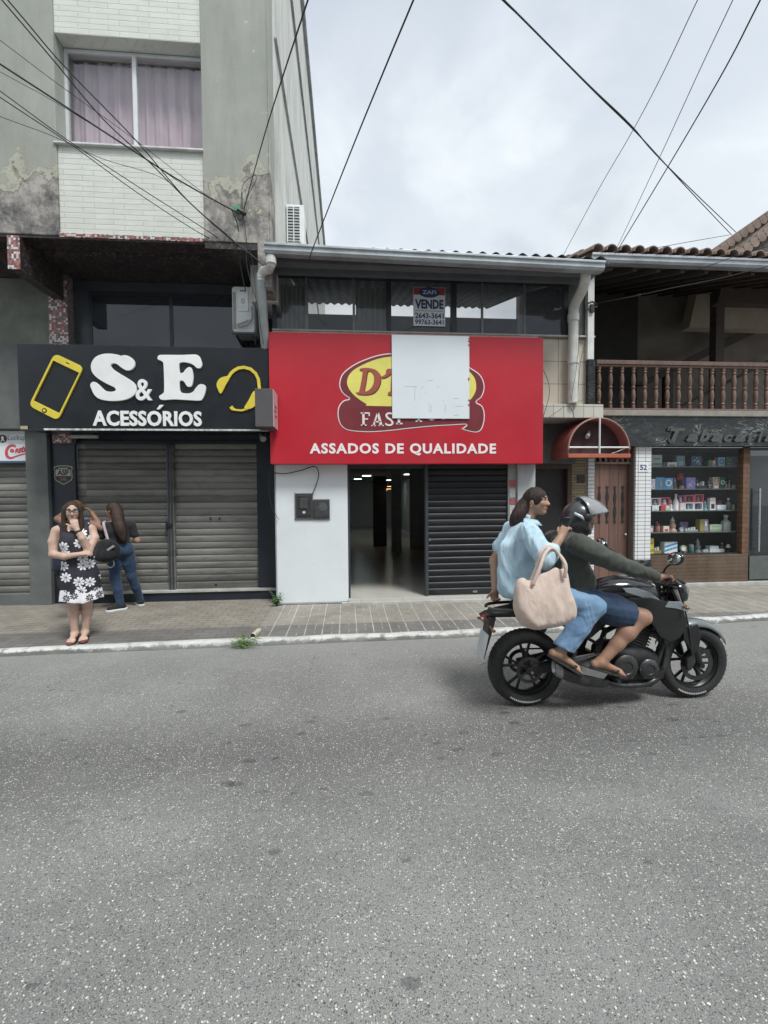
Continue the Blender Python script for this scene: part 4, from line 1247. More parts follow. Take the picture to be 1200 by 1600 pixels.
# FAST FOOD in serif capitals
FW = mat('emblem_cream_letters', (0.74, 0.66, 0.63), 0.45, var=0.05)


def glyph(parts, dv=0.0):
    m = MB()
    for pl in parts: m.prism([sc_(a, b + dv) for a, b in pl], 6.2365, 6.2405)
    m.build('letter', FW, emb)


def rc(a, b, c, d): return [(a, b), (c, b), (c, d), (a, d)]


glyph([rc(222, 508, 238, 598), rc(212, 506, 274, 516), rc(266, 516, 274, 532), rc(238, 547, 262, 556), rc(212, 590, 252, 598)])
glyph([[(322, 508), (334, 508), (304, 600), (292, 600)], [(322, 508), (338, 508), (362, 600), (342, 600)], rc(307, 566, 348, 575), rc(284, 593, 314, 601), rc(334, 593, 370, 601)])
link('letter', text('S', *rect_sc(380, 438, 505, 600), 6.2405, 0.004, 0.0), FW, emb)
glyph([rc(466, 500, 484, 586), rc(436, 498, 514, 510), rc(436, 508, 444, 526), rc(506, 508, 514, 526), rc(456, 578, 500, 588)])
glyph([rc(604, 480, 622, 570), rc(592, 478, 664, 490), rc(622, 520, 648, 530), rc(592, 562, 636, 571)])
link('letter', text('O', *rect_sc(670, 740, 465, 562), 6.2405, 0.004, 0.02), FW, emb)
link('letter', text('O', *rect_sc(752, 822, 460, 555), 6.2405, 0.004, 0.02), FW, emb)
link('letter', text('D', *rect_sc(836, 905, 455, 548), 6.2405, 0.004, 0.02), FW, emb)
link('lettering', text('ASSADOS DE QUALIDADE', -0.515, 2.121, 2.262, 2.432, 6.2495, 0.004, 0.035, space=1.15), mat('red_sign_letters', (0.80, 0.74, 0.74), 0.45, var=0.04), rs)

ws = thing('cover_sheet', 'plain white sheet fixed over the middle of the red sign', 'sheet', (1.18, 6.23, 2.77))
B('panel', mat('white_sheet', (0.69, 0.735, 0.765), 0.4, var=0.04, scale=1.2, dirt=0.06, dirtc=(0.45, 0.47, 0.48)), ws, (0.632, 1.727, 6.222, 6.232, 2.775, 3.926), bevel=0.003)
m = MB(); r = random.Random(5)
for x0, z0, x1, z1 in ((0.80, 3.22, 0.98, 3.215), (1.02, 3.10, 1.03, 3.115), (0.95, 3.02, 0.952, 3.22), (1.10, 3.13, 1.12, 3.13), (1.34, 3.02, 1.36, 3.025), (1.15, 2.86, 1.153, 2.99), (1.18, 2.86, 1.183, 2.97), (1.38, 2.86, 1.383, 2.98), (1.50, 3.06, 1.58, 3.062), (1.52, 2.95, 1.64, 2.953), (1.50, 2.82, 1.58, 2.83), (1.12, 3.30, 1.21, 3.305), (1.04, 3.18, 1.07, 3.22), (1.26, 3.20, 1.29, 3.23)):
    a = Vector((x0, z0)); b = Vector((x1, z1)); n_ = Vector((-(b - a).y, (b - a).x)).normalized() * 0.0022
    m.prism([tuple(a + n_), tuple(b + n_), tuple(b - n_), tuple(a - n_)], 6.2205, 6.2219)
m.build('scratch', mat('sheet_scratches', (0.36, 0.39, 0.42), 0.6), ws)
m = MB()
for z, w, h in ((3.88, 0.03, 0.02), (3.84, 0.05, 0.03), (3.79, 0.025, 0.025), (3.30, 0.012, 0.06), (3.02, 0.03, 0.03), (2.95, 0.02, 0.035)):
    m.prism([(1.715, z), (1.727 + w * .5, z + h * .4), (1.722, z + h), (1.705, z + h * .6)], 6.2190, 6.2215)
m.build('torn_edge', mat('torn_red', (0.35, 0.06, 0.07), 0.6), ws)

vd_ = thing('for_sale_sign', 'white for-sale sheet with blue lettering taped inside the dark upper window', 'sign', (1.21, 6.49, 4.15))
SX0, SX1 = 0.976, 1.443
B('sheet', mat('sale_sheet', (0.62, 0.65, 0.67), 0.5, var=0.04), vd_, (SX0, SX1, 6.486, 6.492, 4.155, 4.71), bevel=0)
NAVY = mat('navy_print', (0.035, 0.05, 0.13), 0.5)
el = [(1.21 + 0.155 * math.cos(a * math.pi / 16), 4.635 + 0.075 * math.sin(a * math.pi / 16)) for a in range(32)]
link('logo_field', shape([[(SX0 + .004, 4.60), (SX1 - .004, 4.60), (SX1 - .004, 4.705), (SX0 + .004, 4.705)]], 6.4855, 0.001), mat('sale_red', (0.30, 0.05, 0.05), 0.5), vd_)
link('logo_oval', shape([el], 6.4842, 0.001), NAVY, vd_)
link('lettering', text('ZAFI', 1.11, 1.31, 4.61, 4.665, 6.4828, 0.001, 0.02), mat('sale_pale', (0.55, 0.58, 0.62), 0.5), vd_)
for s, z0, z1, bo in (('VENDE', 4.40, 4.535, 0.045), ('2643-3641', 4.262, 4.345, 0.03), ('99763-3641', 4.175, 4.25, 0.03)):
    link('lettering', text(s, 1.0, 1.42, z0, z1, 6.4855, 0.001, bo), NAVY, vd_)
B('rule', NAVY, vd_, (1.0, 1.42, 6.4845, 6.4855, 4.368, 4.374), bevel=0)

ls = thing('shop_sign', 'white printed shop sign with a red script name above the far left shutter', 'sign', (-4.9, 6.9, 2.25))
B('board', mat('white_print_board', (0.66, 0.69, 0.71), 0.4, var=0.04), ls, (-6.2, -4.60, 6.9, 6.95, 2.245, 2.68), bevel=0.003)
B('lower_edge', mat('blue_edge', (0.06, 0.09, 0.16), 0.5), ls, (-6.2, -4.60, 6.885, 6.96, 2.215, 2.244), bevel=0.002)
link('lettering', text('Luckspuma', -4.89, -4.30, 2.53, 2.62, 6.8995, 0.002, 0.0), mat('slate_print', (0.13, 0.17, 0.22), 0.5), ls) if False else link('lettering', text('Luckspu', -4.885, -4.605, 2.525, 2.62, 6.8995, 0.002, 0.0), mat('slate_print', (0.13, 0.17, 0.22), 0.5), ls)
m = MB(); m.lathe((-4.955, 6.8995, 2.565), (0, -1, 0), [(0.058, 0), (0.058, 0.002), (0, 0.002)], 24); o = m.build('round_logo', mat('logo_black', (0.02, 0.02, 0.022), 0.5), ls)
fig = [(-4.985, 2.525), (-4.97, 2.55), (-4.975, 2.585), (-4.955, 2.605), (-4.937, 2.585), (-4.94, 2.55), (-4.925, 2.525), (-4.945, 2.53), (-4.955, 2.55), (-4.965, 2.53)]
link('logo_figure', shape([fig], 6.8970, 0.001), WHITE_L, o)
B('rule', mat('slate_print', (0.13, 0.17, 0.22), 0.5), ls, (-4.885, -4.605, 6.8975, 6.8995, 2.50, 2.503), bevel=0)
CRED = mat('script_red', (0.50, 0.07, 0.09), 0.5)


def lk(u, v): return (-5.0 + u * 0.00101, 2.672 - (v - 95) * 0.00101)


Cc = [(215, 320), (195, 300), (165, 297), (130, 312), (100, 350), (88, 400), (95, 445), (120, 470), (155, 475), (195, 460), (250, 440), (320, 420), (395, 412), (430, 416)]
wC = [30, 34, 36, 38, 40, 42, 40, 36, 28, 22, 20, 18, 16, 18]
cc = catmull([Vector((a, b, 0)) for a, b in Cc], False, 3)
ww = [wC[min(int(i / 3), len(wC) - 1)] for i in range(len(cc))]
link('script_capital', shape([[lk(*p) for p in stroke([(p.x, p.y) for p in cc], ww)]], 6.8995, 0.002), CRED, ls)
m = MB(); q = lk(165, 372); m.lathe((q[0], 6.8995, q[1]), (0, -1, 0), [(0.03, 0), (0.03, 0.002), (0, 0.002)], 16); m.build('script_capital', CRED, ls)
a = lk(200, 420); b = lk(425, 320)
tm = text('astor', a[0], b[0] + 0.01, a[1], b[1], 6.8995, 0.002, 0.05, 0.35)
co = np.empty(len(tm.vertices) * 3); tm.vertices.foreach_get('co', co); co = co.reshape(-1, 3); co[:, 2] += (co[:, 0] - a[0]) * 0.18; tm.vertices.foreach_set('co', co.ravel())
link('lettering', tm, CRED, ls)

ap = thing('shield_sign', 'small shield-shaped security plaque on the dark pier beside the shutters', 'sign', (-4.155, 6.92, 1.9))


def sh_(pts, s):
    return [(-4.155 + x * s, 2.045 + z * s) for x, z in pts]


SHP = [(-0.12, 0.12), (-0.06, 0.135), (0.06, 0.135), (0.12, 0.12), (0.135, 0.095), (0.12, 0.06), (0.128, -0.04), (0.11, -0.085), (0, -0.15), (-0.11, -0.085), (-0.128, -0.04), (-0.12, 0.06), (-0.135, 0.095)]
link('plate', shape([sh_(SHP, 1.0)], 6.9295, 0.006), mat('shield_rim', (0.36, 0.33, 0.24), 0.5), ap)
link('plate_field', shape([sh_(SHP, 0.90)], 6.9230, 0.002), CHARD, ap)
link('plate_band', shape([sh_([(-0.10, 0.075), (0.10, 0.075), (0.105, -0.02), (-0.105, -0.02)], 1.0)], 6.9205, 0.001), mat('shield_tan', (0.38, 0.37, 0.29), 0.5), ap)
link('lettering', text('ASP', -4.235, -4.075, 2.035, 2.115, 6.9190, 0.001, 0.04), CHARD, ap)
link('lettering', text('24h', -4.20, -4.11, 1.955, 2.005, 6.9205, 0.001, 0.03), mat('shield_redprint', (0.32, 0.12, 0.08), 0.5), ap)
B('top_line', mat('shield_tan', (0.3, 0.3, 0.2), 0.5), ap, (-4.22, -4.09, 6.9195, 6.9208, 2.13, 2.145), bevel=0)

np_ = thing('house_number', 'white house number plate reading 52 on the white tile pilaster', 'number plate', (4.86, 7.0, 2.13))
B('plate', mat('enamel_white', (0.74, 0.76, 0.77), 0.3), np_, (4.775, 4.945, 6.992, 6.9995, 2.062, 2.21), bevel=0.002)
link('numeral', text('52', 4.80, 4.92, 2.09, 2.18, 6.9915, 0.001, 0.03), NAVY, np_)
n5 = thing('house_number', 'dark raised house numerals on the stacked stone strip', 'number plate', (3.83, 7.08, 1.95))
link('numeral', text('58', 3.765, 3.905, 1.88, 2.02, 7.0795, 0.012, 0.05), mat('dark_numerals', (0.035, 0.03, 0.028), 0.5), n5)

# TABACARIA in raised stone letters
tl = thing('shop_lettering', 'raised dark script letters spelling the tobacco shop name on marble', 'sign', (6.3, 6.93, 2.5))
TABM = mat('stone_grey_letters', (0.07, 0.074, 0.07), 0.4, var=0.25, scale=20)
x = 5.24
for ch, w, up in (('T', 0.27, 0.22), ('a', 0.20, 0.125), ('b', 0.19, 0.215), ('a', 0.20, 0.125), ('c', 0.17, 0.125), ('a', 0.20, 0.125), ('r', 0.17, 0.125), ('i', 0.10, 0.19), ('a', 0.20, 0.125)):
    link('letter', text(ch, x, x + w, 2.545, 2.545 + up, 6.9295, 0.035, 0.045, 0.35), TABM, tl)
    if ch == 'T':
        lp = stroke([(5.24, 2.60), (5.235, 2.56), (5.27, 2.535), (5.33, 2.54)], [0.02, 0.035, 0.04, 0.03])
        link('letter_swash', shape([[tuple(p) for p in lp]], 6.9295, 0.03), TABM, tl)
        lp = stroke([(5.21, 2.72), (5.23, 2.77), (5.29, 2.79)], [0.02, 0.035, 0.03])
        link('letter_swash', shape([[tuple(p) for p in lp]], 6.9295, 0.03), TABM, tl)
    x += w + 0.02

# ------------------------------------------------------------------ awning
aw = thing('awning', 'faded red barrel awning on a white frame over the wooden side door', 'awning', (3.74, 6.4, 2.23))
AWN = mat('faded_red_canvas', (0.34, 0.10, 0.085), 0.75, var=0.18, scale=3, bump=0.1, dirt=0.3, dirtc=(0.20, 0.08, 0.07))
cxa, ra, zb, hz = 3.745, 0.475, 2.36, 0.47
m = MB()
for off, fl in ((0.0, 1), (-0.012, -1)):
    def f(u, v, off=off):
        a = math.pi * (1 - u)
        return (cxa + (ra + off) * math.cos(a), 6.40 + v * (0.74 if a > R_(95) else 0.525), zb + (hz + off) * math.sin(a) - 0.004 * math.sin(v * 30) * math.sin(a))
    m.grid(f, 28, 6)
m.build('canopy', AWN, aw, smooth=60)
m = MB(); m.prism([(cxa + (ra - .02) * math.cos(math.pi * i / 20), zb + (hz - .02) * math.sin(math.pi * i / 20)) for i in range(21)] + [(cxa - ra + .02, 2.31), (cxa + ra - .02, 2.31)], 6.60, 6.608); m.build('arch_shade_panel', mat('awning_inner_shade', (0.060, 0.026, 0.027), 0.7, var=0.35, scale=3), aw)  # added dark sheet, stands in for the shade inside the awning
m = MB()
m.tube([(cxa + ra * math.cos(math.pi * i / 24), 6.398, zb + hz * math.sin(math.pi * i / 24)) for i in range(25)], 0.014, 8)
m.build('front_arch', mat('awning_piping', (0.30, 0.17, 0.14), 0.6), aw, smooth=40)
Bs('valance', AWN, aw, (cxa - ra - 0.006, cxa - ra + 0.004, 6.40, 7.07, 2.235, 2.36), (cxa + ra - 0.004, cxa + ra + 0.006, 6.40, 6.925, 2.235, 2.36), bevel=0.002)
B('front_bar', mat('awning_orange_bar', (0.40, 0.105, 0.06), 0.6, var=0.15), aw, (cxa - ra - 0.01, cxa + ra + 0.01, 6.375, 6.41, 2.24, 2.30), bevel=0.008)
m = MB(); m.tube([(cxa - ra, 6.40, 2.395), (cxa + ra, 6.40, 2.395)], 0.013, 8); m.build('cross_bar', ALU, aw, smooth=40)
m = MB(); m.tube([(cxa, 6.385, 2.30), (cxa, 6.385, zb + hz)], 0.014, 8); m.build('upright_bar', ALU, aw, smooth=40)
m = MB(); m.tube([(cxa + .22, 6.43, 2.31), (cxa + .33, 6.45, 2.34), (cxa + .43, 6.42, 2.385)], 0.009, 6); m.build('cord', PVC, aw, smooth=40)
cm = thing('security_camera', 'small grey bullet camera under the red awning', 'camera', (3.66, 6.55, 2.60))
m = MB(); m.tube([(3.68, 6.57, 2.62), (3.60, 6.47, 2.56)], 0.03, 10); m.build('housing', mat('camera_grey', (0.35, 0.35, 0.34), 0.4), cm, smooth=40)
m = MB(); m.tube([(3.67, 6.56, 2.62), (3.70, 6.598, 2.66)], 0.012, 8); m.build('bracket', ALU, cm, smooth=40)

# ------------------------------------------------------------------ air conditioners, meters, lamps
ac = thing('air_conditioner', 'white air conditioner unit on a bracket beside the drainpipe above the black sign', 'air conditioner', (-1.46, 6.7, 4.06))
ACW = mat('ac_white', (0.74, 0.76, 0.76), 0.4, var=0.06, dirt=0.15)
m = MB(); m.prism(rounded([(-1.615, 4.06), (-1.30, 4.06), (-1.30, 4.70), (-1.615, 4.70)], 0.05, 4), 6.62, 6.98)
m.build('casing', ACW, ac, bevel=0.008, smooth=40)
B('front_panel', mat('ac_panel', (0.80, 0.82, 0.83), 0.35), ac, (-1.53, -1.385, 6.605, 6.619, 4.35, 4.66), bevel=0.006)
B('side_louvre', mat('ac_grey', (0.30, 0.32, 0.33), 0.5), ac, (-1.605, -1.565, 6.612, 6.6195, 4.10, 4.62), bevel=0.003)
B('label_plate', mat('ac_plate', (0.20, 0.22, 0.23), 0.5), ac, (-1.50, -1.42, 6.600, 6.6045, 4.625, 4.645), bevel=0)
link('maker_emblem', shape([[(-1.475, 4.52), (-1.44, 4.52), (-1.435, 4.48), (-1.457, 4.45), (-1.48, 4.48)], [(-1.468, 4.512), (-1.447, 4.512), (-1.443, 4.483), (-1.457, 4.463), (-1.472, 4.483)]], 6.6045, 0.002), mat('ac_plate', (0.2, 0.2, 0.2)), ac)
m = MB(); m.tube(catmull([(-1.34, 6.60, 4.42), (-1.33, 6.58, 4.25), (-1.40, 6.58, 4.15), (-1.50, 6.58, 4.12), (-1.54, 6.59, 4.15), (-1.47, 6.58, 4.17), (-1.38, 6.59, 4.22)], False, 5), 0.013, 7); m.build('hose', PVCG, ac, smooth=40)
m = MB()
for x in (-1.58, -1.34):
    m.prism_x([(6.62, 4.03), (6.99, 4.03), (6.99, 3.78), (6.965, 3.78), (6.95, 3.98), (6.62, 4.01)], x, x + 0.025)
m.box(-1.63, -1.29, 6.60, 6.63, 4.031, 4.056)
m.build('bracket', mat('ac_bracket', (0.10, 0.10, 0.10), 0.6), ac)
ac2 = thing('air_conditioner', 'off-white louvred condenser standing against the tall side wall above the metal gutter', 'air conditioner', (-0.82, 7.4, 5.7))
B('casing', ACW, ac2, (-0.935, -0.655, 7.405, 7.75, 5.76, 6.38), bevel=0.01)
B('backing', CHARD, ac2, (-0.91, -0.72, 7.400, 7.4045, 5.79, 6.34), bevel=0)
lv = MB()
for i in range(12):
    z = 5.795 + i * 0.046
    lv.obox((-0.865, 7.394, z + 0.01), (0.042, 0, 0), (0, 0.006, 0.004), (0, -0.004, 0.009)); lv.obox((-0.765, 7.394, z + 0.01), (0.042, 0, 0), (0, 0.006, 0.004), (0, -0.004, 0.009))
lv.build('louvre', ACW, ac2)
Bs('louvre_frame', ACW, ac2, (-0.9225, -0.908, 7.388, 7.4, 5.78, 6.35), (-0.822, -0.808, 7.388, 7.4, 5.78, 6.35), (-0.722, -0.70, 7.388, 7.4, 5.78, 6.35), bevel=0.002)
Bs('support_rail', mat('ac_bracket', (0.1, 0.1, 0.1)), ac2, (-0.942, -0.62, 7.42, 7.46, 5.70, 5.759), (-0.942, -0.62, 7.66, 7.70, 5.70, 5.759), bevel=0.003)

METAL_B = mat('meter_box_dark', (0.055, 0.057, 0.058), 0.5, 0.2, var=0.3, scale=14, dirt=0.4, dirtc=(0.16, 0.15, 0.13))
for nm, lab, x0, x1, z0, z1 in (('meter_box', 'taller dark electricity meter box with a raised square panel on the white wall', -0.742, -0.497, 1.385, 1.742), ('meter_box', 'shorter dark meter box with a round dial window on the white wall', -0.492, -0.258, 1.378, 1.655)):
    t_ = thing(nm, lab, 'meter box', ((x0 + x1) / 2, 6.46, z0))
    B('case', METAL_B, t_, (x0, x1, 6.44, 6.469, z0, z1), bevel=0.006)
    if x0 < -0.6:
        B('door', mat('meter_door', (0.035, 0.036, 0.038), 0.4, var=0.3, scale=20), t_, (x0 + 0.025, x1 - 0.025, 6.43, 6.4395, z0 + 0.03, z1 - 0.03), bevel=0.005)
        B('raised_panel', METAL_B, t_, (x0 + 0.06, x1 - 0.07, 6.418, 6.4295, z0 + 0.14, z1 - 0.07), bevel=0.006)
        B('latch', ALU, t_, (x0 + 0.10, x0 + 0.14, 6.424, 6.4295, z0 + 0.07, z0 + 0.10), bevel=0.003)
        Bs('flange', mat('meter_grout', (0.34, 0.34, 0.33), 0.8), t_, (x0 - 0.018, x0 - 0.001, 6.464, 6.4695, z0 - 0.02, z1 + 0.015), (x0 - 0.018, -0.25, 6.464, 6.4695, z0 - 0.03, z0 - 0.0105), bevel=0)
    else:
        m = MB(); m.lathe((x0 + 0.14, 6.4395, z0 + 0.165), (0, -1, 0), [(0.062, 0), (0.062, 0.008), (0.05, 0.010), (0, 0.006)], 24); m.build('dial_window', mat('dial_glass', (0.10, 0.105, 0.105), 0.15), t_, smooth=30)
        B('door', mat('meter_door2', (0.045, 0.046, 0.048), 0.45, var=0.4, scale=18), t_, (x0 + 0.02, x1 - 0.02, 6.4345, 6.4395, z0 + 0.025, z1 - 0.025), bevel=0.003)

lp_ = thing('tube_lamp', 'slim unlit tube lamp under the black sign at the left shutter', 'lamp', (-3.76, 6.75, 2.56))
B('tube', mat('lamp_grey', (0.42, 0.43, 0.43), 0.4), lp_, (-3.93, -3.56, 6.72, 6.77, 2.555, 2.60), bevel=0.012)
B('base', CHARD, lp_, (-3.90, -3.60, 6.72, 6.78, 2.601, 2.624), bevel=0.003)
sl = thing('spot_lamp', 'tiny grey spot lamp under the right end of the black sign', 'lamp', (-1.2, 6.6, 2.55))
m = MB(); m.tube([(-1.23, 6.60, 2.58), (-1.19, 6.52, 2.52)], [0.03, 0.045], 12); m.build('head', mat('lamp_grey', (0.4, 0.4, 0.4)), sl, smooth=40)
m = MB(); m.tube([(-1.23, 6.61, 2.58), (-1.23, 6.62, 2.625)], 0.012, 8); m.build('stem', CHARD, sl)

# lit fittings inside the restaurant
LEDW = emis('led_white', (0.85, 1.0, 0.95), 3.0)
WARM = emis('warm_bulb', (1.0, 0.55, 0.22), 1.0)
CLZ = 2.44
for i, (x, y) in enumerate(((0.66, 15.4), (1.78, 19.5), (2.02, 14.6), (0.42, 18.2))):
    t_ = thing('ceiling_light', ['white ceiling panel light nearest the left of the restaurant doorway top', 'white ceiling panel light deepest inside the dark restaurant', 'white ceiling panel light close to the black shutter edge', 'white ceiling panel light beside the left jamb of the doorway, deep inside'][i], 'ceiling light', (x, y, CLZ), 'lit panels on the restaurant ceiling')
    B('frame', ALU, t_, (x - 0.16, x + 0.16, y - 0.2, y + 0.2, CLZ - 0.02, CLZ - 0.002), bevel=0.003)
    B('diffuser', LEDW, t_, (x - 0.145, x + 0.145, y - 0.185, y + 0.185, CLZ - 0.026, CLZ - 0.0205), bevel=0)
for i, (x, y, z) in enumerate(((1.32, 13.0, 1.97), (1.27, 14.4, 1.92), (1.24, 15.8, 1.90))):
    t_ = thing('pendant_lamp', ['warm pendant lamp hanging nearest inside the doorway', 'warm pendant lamp in the middle of the hanging row', 'warm pendant lamp farthest back in the hanging row'][i], 'pendant lamp', (x, y, z), 'warm pendants inside the restaurant')
    m = MB(); m.lathe((x, y, z + 0.03), (0, 0, 1), [(0.19, 0), (0.19, 0.01), (0.04, 0.12), (0.03, 0.16), (0, 0.16)], 16); m.build('lamp_shade', CHARD, t_, smooth=40)
    m = MB(); m.lathe((x, y, z + 0.025), (0, 0, -1), [(0.17, 0), (0.16, 0.012), (0, 0.016)], 16); m.build('bulb', WARM, t_)
    m = MB(); m.tube([(x, y, z + 0.19), (x, y, CLZ - 0.002)], 0.006, 6); m.build('flex', CABLEM, t_)

# ------------------------------------------------------------------ goods in the tobacco shop window
def gx(u): return 5.04 + u * 0.00198


GH = 0.00176
_pm = {}


def gm(c, rough=0.45):
    k = tuple(c)
    if k not in _pm: _pm[k] = mat('goods_%d' % len(_pm), tuple(min(.85, x * 1.55) for x in c), rough, var=0.12, scale=25)
    return _pm[k]


WHT = (0.55, 0.57, 0.57); GRY = (0.22, 0.24, 0.25); BLK = (0.02, 0.02, 0.022); TEAL = (0.10, 0.21, 0.24); NAV = (0.025, 0.05, 0.10); BLU = (0.05, 0.22, 0.42); PNK = (0.50, 0.10, 0.19); PURP = (0.16, 0.13, 0.36)
GRN = (0.05, 0.18, 0.09); RED = (0.36, 0.04, 0.04); YEL = (0.50, 0.40, 0.05); TAN = (0.34, 0.24, 0.16); BRN = (0.12, 0.06, 0.04); SIL = (0.42, 0.45, 0.46); OLV = (0.20, 0.18, 0.05); PGR = (0.30, 0.38, 0.27); LBL = (0.28, 0.45, 0.55)
GRP = 'goods in the shop window'


def goods(kind, shelf, u0, u1, h, label, c=WHT, c2=GRY, up=0.0, y=7.36, motif=None, tilt=0.0):
    x0, x1 = gx(u0), gx(u1); z = SHELF_Z[4 - shelf] + 0.001 + up * GH; h = h * GH
    w = x1 - x0; xc = (x0 + x1) / 2
    if kind == 'box':
        t = thing('product_box', label, 'box', (xc, y, z), GRP)
        d = min(0.12, w * 0.7)
        B('carton', gm(c), t, (x0, x1, y, y + d, z, z + h), bevel=0.003)
        if motif == 'ring':
            m = MB(); m.lathe((xc, y - 0.001, z + h * .55), (0, -1, 0), [(w * .36, 0), (w * .36, .002), (w * .22, .002), (w * .22, 0)], 20); m.build('print', gm(c2), t)
        elif motif == 'stripe':
            m = MB()
            for k in (0.15, 0.5):
                m.prism([(x0 + .004, z + h * k), (x1 - .004, z + h * (k + .32)), (x1 - .004, z + h * (k + .47)), (x0 + .004, z + h * (k + .17))], y - 0.003, y - 0.0005)
            m.build('print', gm(c2), t)
        elif motif == 'half':
            B('print', gm(c2), t, (xc, x1 - .003, y - .003, y - .0005, z + .003, z + h - .003), bevel=0)
            B('print', gm(WHT), t, (xc + w * .1, xc + w * .3, y - .005, y - .0032, z + h * .45, z + h * .85), bevel=0)
        elif motif == 'dots':
            m = MB(); r = random.Random(int(u0))
            for k in range(9):
                a, b = r.uniform(.1, .85), r.uniform(.1, .88); q = r.uniform(.04, .09) * w
                m.lathe((x0 + a * w, y - .0005, z + b * h), (0, -1, 0), [(q, 0), (q, .002), (0, .002)], 8)
            m.build('print', gm(c2), t)
        elif motif == 'blob':
            m = MB(); m.ball((xc + w * .05, y, z + h * .42), (w * .22, .008, h * .28), 10, 8); m.ball((xc, y, z + h * .72), (w * .13, .008, h * .12), 10, 8)
            m.build('print', gm(c2), t, smooth=True)
        elif motif == 'band':
            B('print', gm(c2), t, (x0 + .004, x1 - .004, y - .003, y - .0005, z + h * .12, z + h * .32), bevel=0)
            B('print', gm(c2), t, (x0 + w * .2, x1 - w * .2, y - .003, y - .0005, z + h * .62, z + h * .74), bevel=0)
        elif motif == 'panel':
            B('print', gm(c2), t, (x0 + w * .2, x1 - w * .2, y - .003, y - .0005, z + h * .12, z + h * .5), bevel=0.001)
    elif kind == 'window':
        t = thing('window_box', label, 'box', (xc, y, z), GRP)
        f = 0.013
        B('frame', gm(c), t, (x0, x0 + f, y, y + .09, z, z + h), (x1 - f, x1, y, y + .09, z, z + h), (x0 + f, x1 - f, y, y + .09, z, z + f), (x0 + f, x1 - f, y, y + .09, z + h - f, z + h), bevel=0.002)
        B('back_card', gm((0.12, 0.10, 0.11)), t, (x0 + f, x1 - f, y + .07, y + .075, z + f, z + h - f), bevel=0)
        m = MB(); m.lathe((xc, y + .035, z + f), (0, 0, 1), [(w * .2, 0), (w * .24, h * .12), (w * .12, h * .35), (w * .16, h * .5), (w * .1, h * .66), (0, h * .7)], 12)
        m.build('trinket', gm(c2), t, smooth=50)
    elif kind == 'bottle':
        t = thing('bottle', label, 'bottle', (xc, y + .04, z), GRP)
        r = w / 2
        m = MB(); m.lathe((xc, y + .04, z), (0, 0, 1), [(0, 0), (r, 0), (r, h * .5), (r * .8, h * .6), (r * .35, h * .72), (r * .35, h * .84), (0, h * .84)], 14); m.build('body', gm(c, .2), t, smooth=40)
        m = MB(); m.lathe((xc, y + .04, z + h * .842), (0, 0, 1), [(r * .45, 0), (r * .45, h * .15), (0, h * .158)], 12); m.build('stopper', gm(c2), t, smooth=40)
    elif kind == 'figure':
        t = thing('figurine', label, 'figurine', (xc, y + .04, z), GRP)
        r = w / 2
        m = MB(); m.lathe((xc, y + .04, z), (0, 0, 1), [(0, 0), (r, 0), (r * .95, h * .06), (r * .6, h * .2), (r * .75, h * .38), (r * .5, h * .55), (0, h * .56)], 14); m.build('body', gm(c), t, smooth=40)
        m = MB(); m.ball((xc, y + .04, z + h * .63), (r * .42, r * .42, h * .11), 12, 8); m.build('head', gm(TAN), t, smooth=True)
        m = MB(); m.lathe((xc, y + .04, z + h * .68), (0, 0, 1), [(r * .7, 0), (r * .4, h * .03), (r * .22, h * .16), (0, h * .32)], 12); m.build('hat', gm(c2), t, smooth=40)
    elif kind == 'jar':
        t = thing('jar', label, 'jar', (xc, y + .04, z), GRP)
        r = w / 2
        m = MB(); m.lathe((xc, y + .04, z), (0, 0, 1), [(0, 0), (r * .9, 0), (r, h * .1), (r, h * .6), (r * .75, h * .7), (0, h * .7)], 14); m.build('body', gm(c, .25), t, smooth=40)
        m = MB(); m.lathe((xc, y + .04, z + h * .702), (0, 0, 1), [(r * .9, 0), (r * .9, h * .2), (r * .5, h * .29), (0, h * .298)], 14); m.build('lid', gm(c2), t, smooth=40)
    elif kind == 'tray':
        t = thing('tray', label, 'tray', (xc, y + .05, z), GRP)
        m = MB(); m.box(x0, x1, y, y + .12, z, z + h * .35); m.build('base', gm(c), t, bevel=0.002)
        for k in range(max(2, int(w / .05))):
            xx = x0 + .02 + k * .05
            if xx + .03 < x1: B('piece', gm(c2 if k % 2 else SIL), t, (xx, xx + .032, y + .01, y + .07, z + h * .352, z + h * (.6 + .4 * ((k * 37) % 7) / 7)), bevel=0.002)
    elif kind == 'clock':
        t = thing('clock', label, 'clock', (xc, y + .03, z), GRP)
        r = w / 2
        m = MB(); m.lathe((xc, y + .03, z + h - r - .01), (0, -1, 0), [(r, 0), (r, .03), (r * .8, .036), (r * .78, .03)], 20); m.build('case', gm(c), t, smooth=40)
        m = MB(); m.lathe((xc, y + .001, z + h - r - .01), (0, -1, 0), [(r * .78, 0), (0, .001)], 20); m.build('dial', gm(c2), t)
        Bs('foot', gm(c), t, (xc - r * .7, xc - r * .5, y + .01, y + .03, z, z + h * .25), (xc + r * .5, xc + r * .7, y + .01, y + .03, z, z + h * .25))
    elif kind == 'lamp':
        t = thing('table_lamp', label, 'lamp', (xc, y + .04, z), GRP)
        r = w / 2
        m = MB(); m.lathe((xc, y + .04, z), (0, 0, 1), [(0, 0), (r * .7, 0), (r * .6, h * .08), (r * .15, h * .14), (r * .15, h * .55), (0, h * .55)], 12); m.build('stand', gm(c2), t, smooth=40)
        m = MB(); m.lathe((xc, y + .04, z + h * .55), (0, 0, 1), [(r, 0), (r, h * .1), (r * .5, h * .4), (0, h * .44)], 12); m.build('shade', gm(c), t, smooth=40)


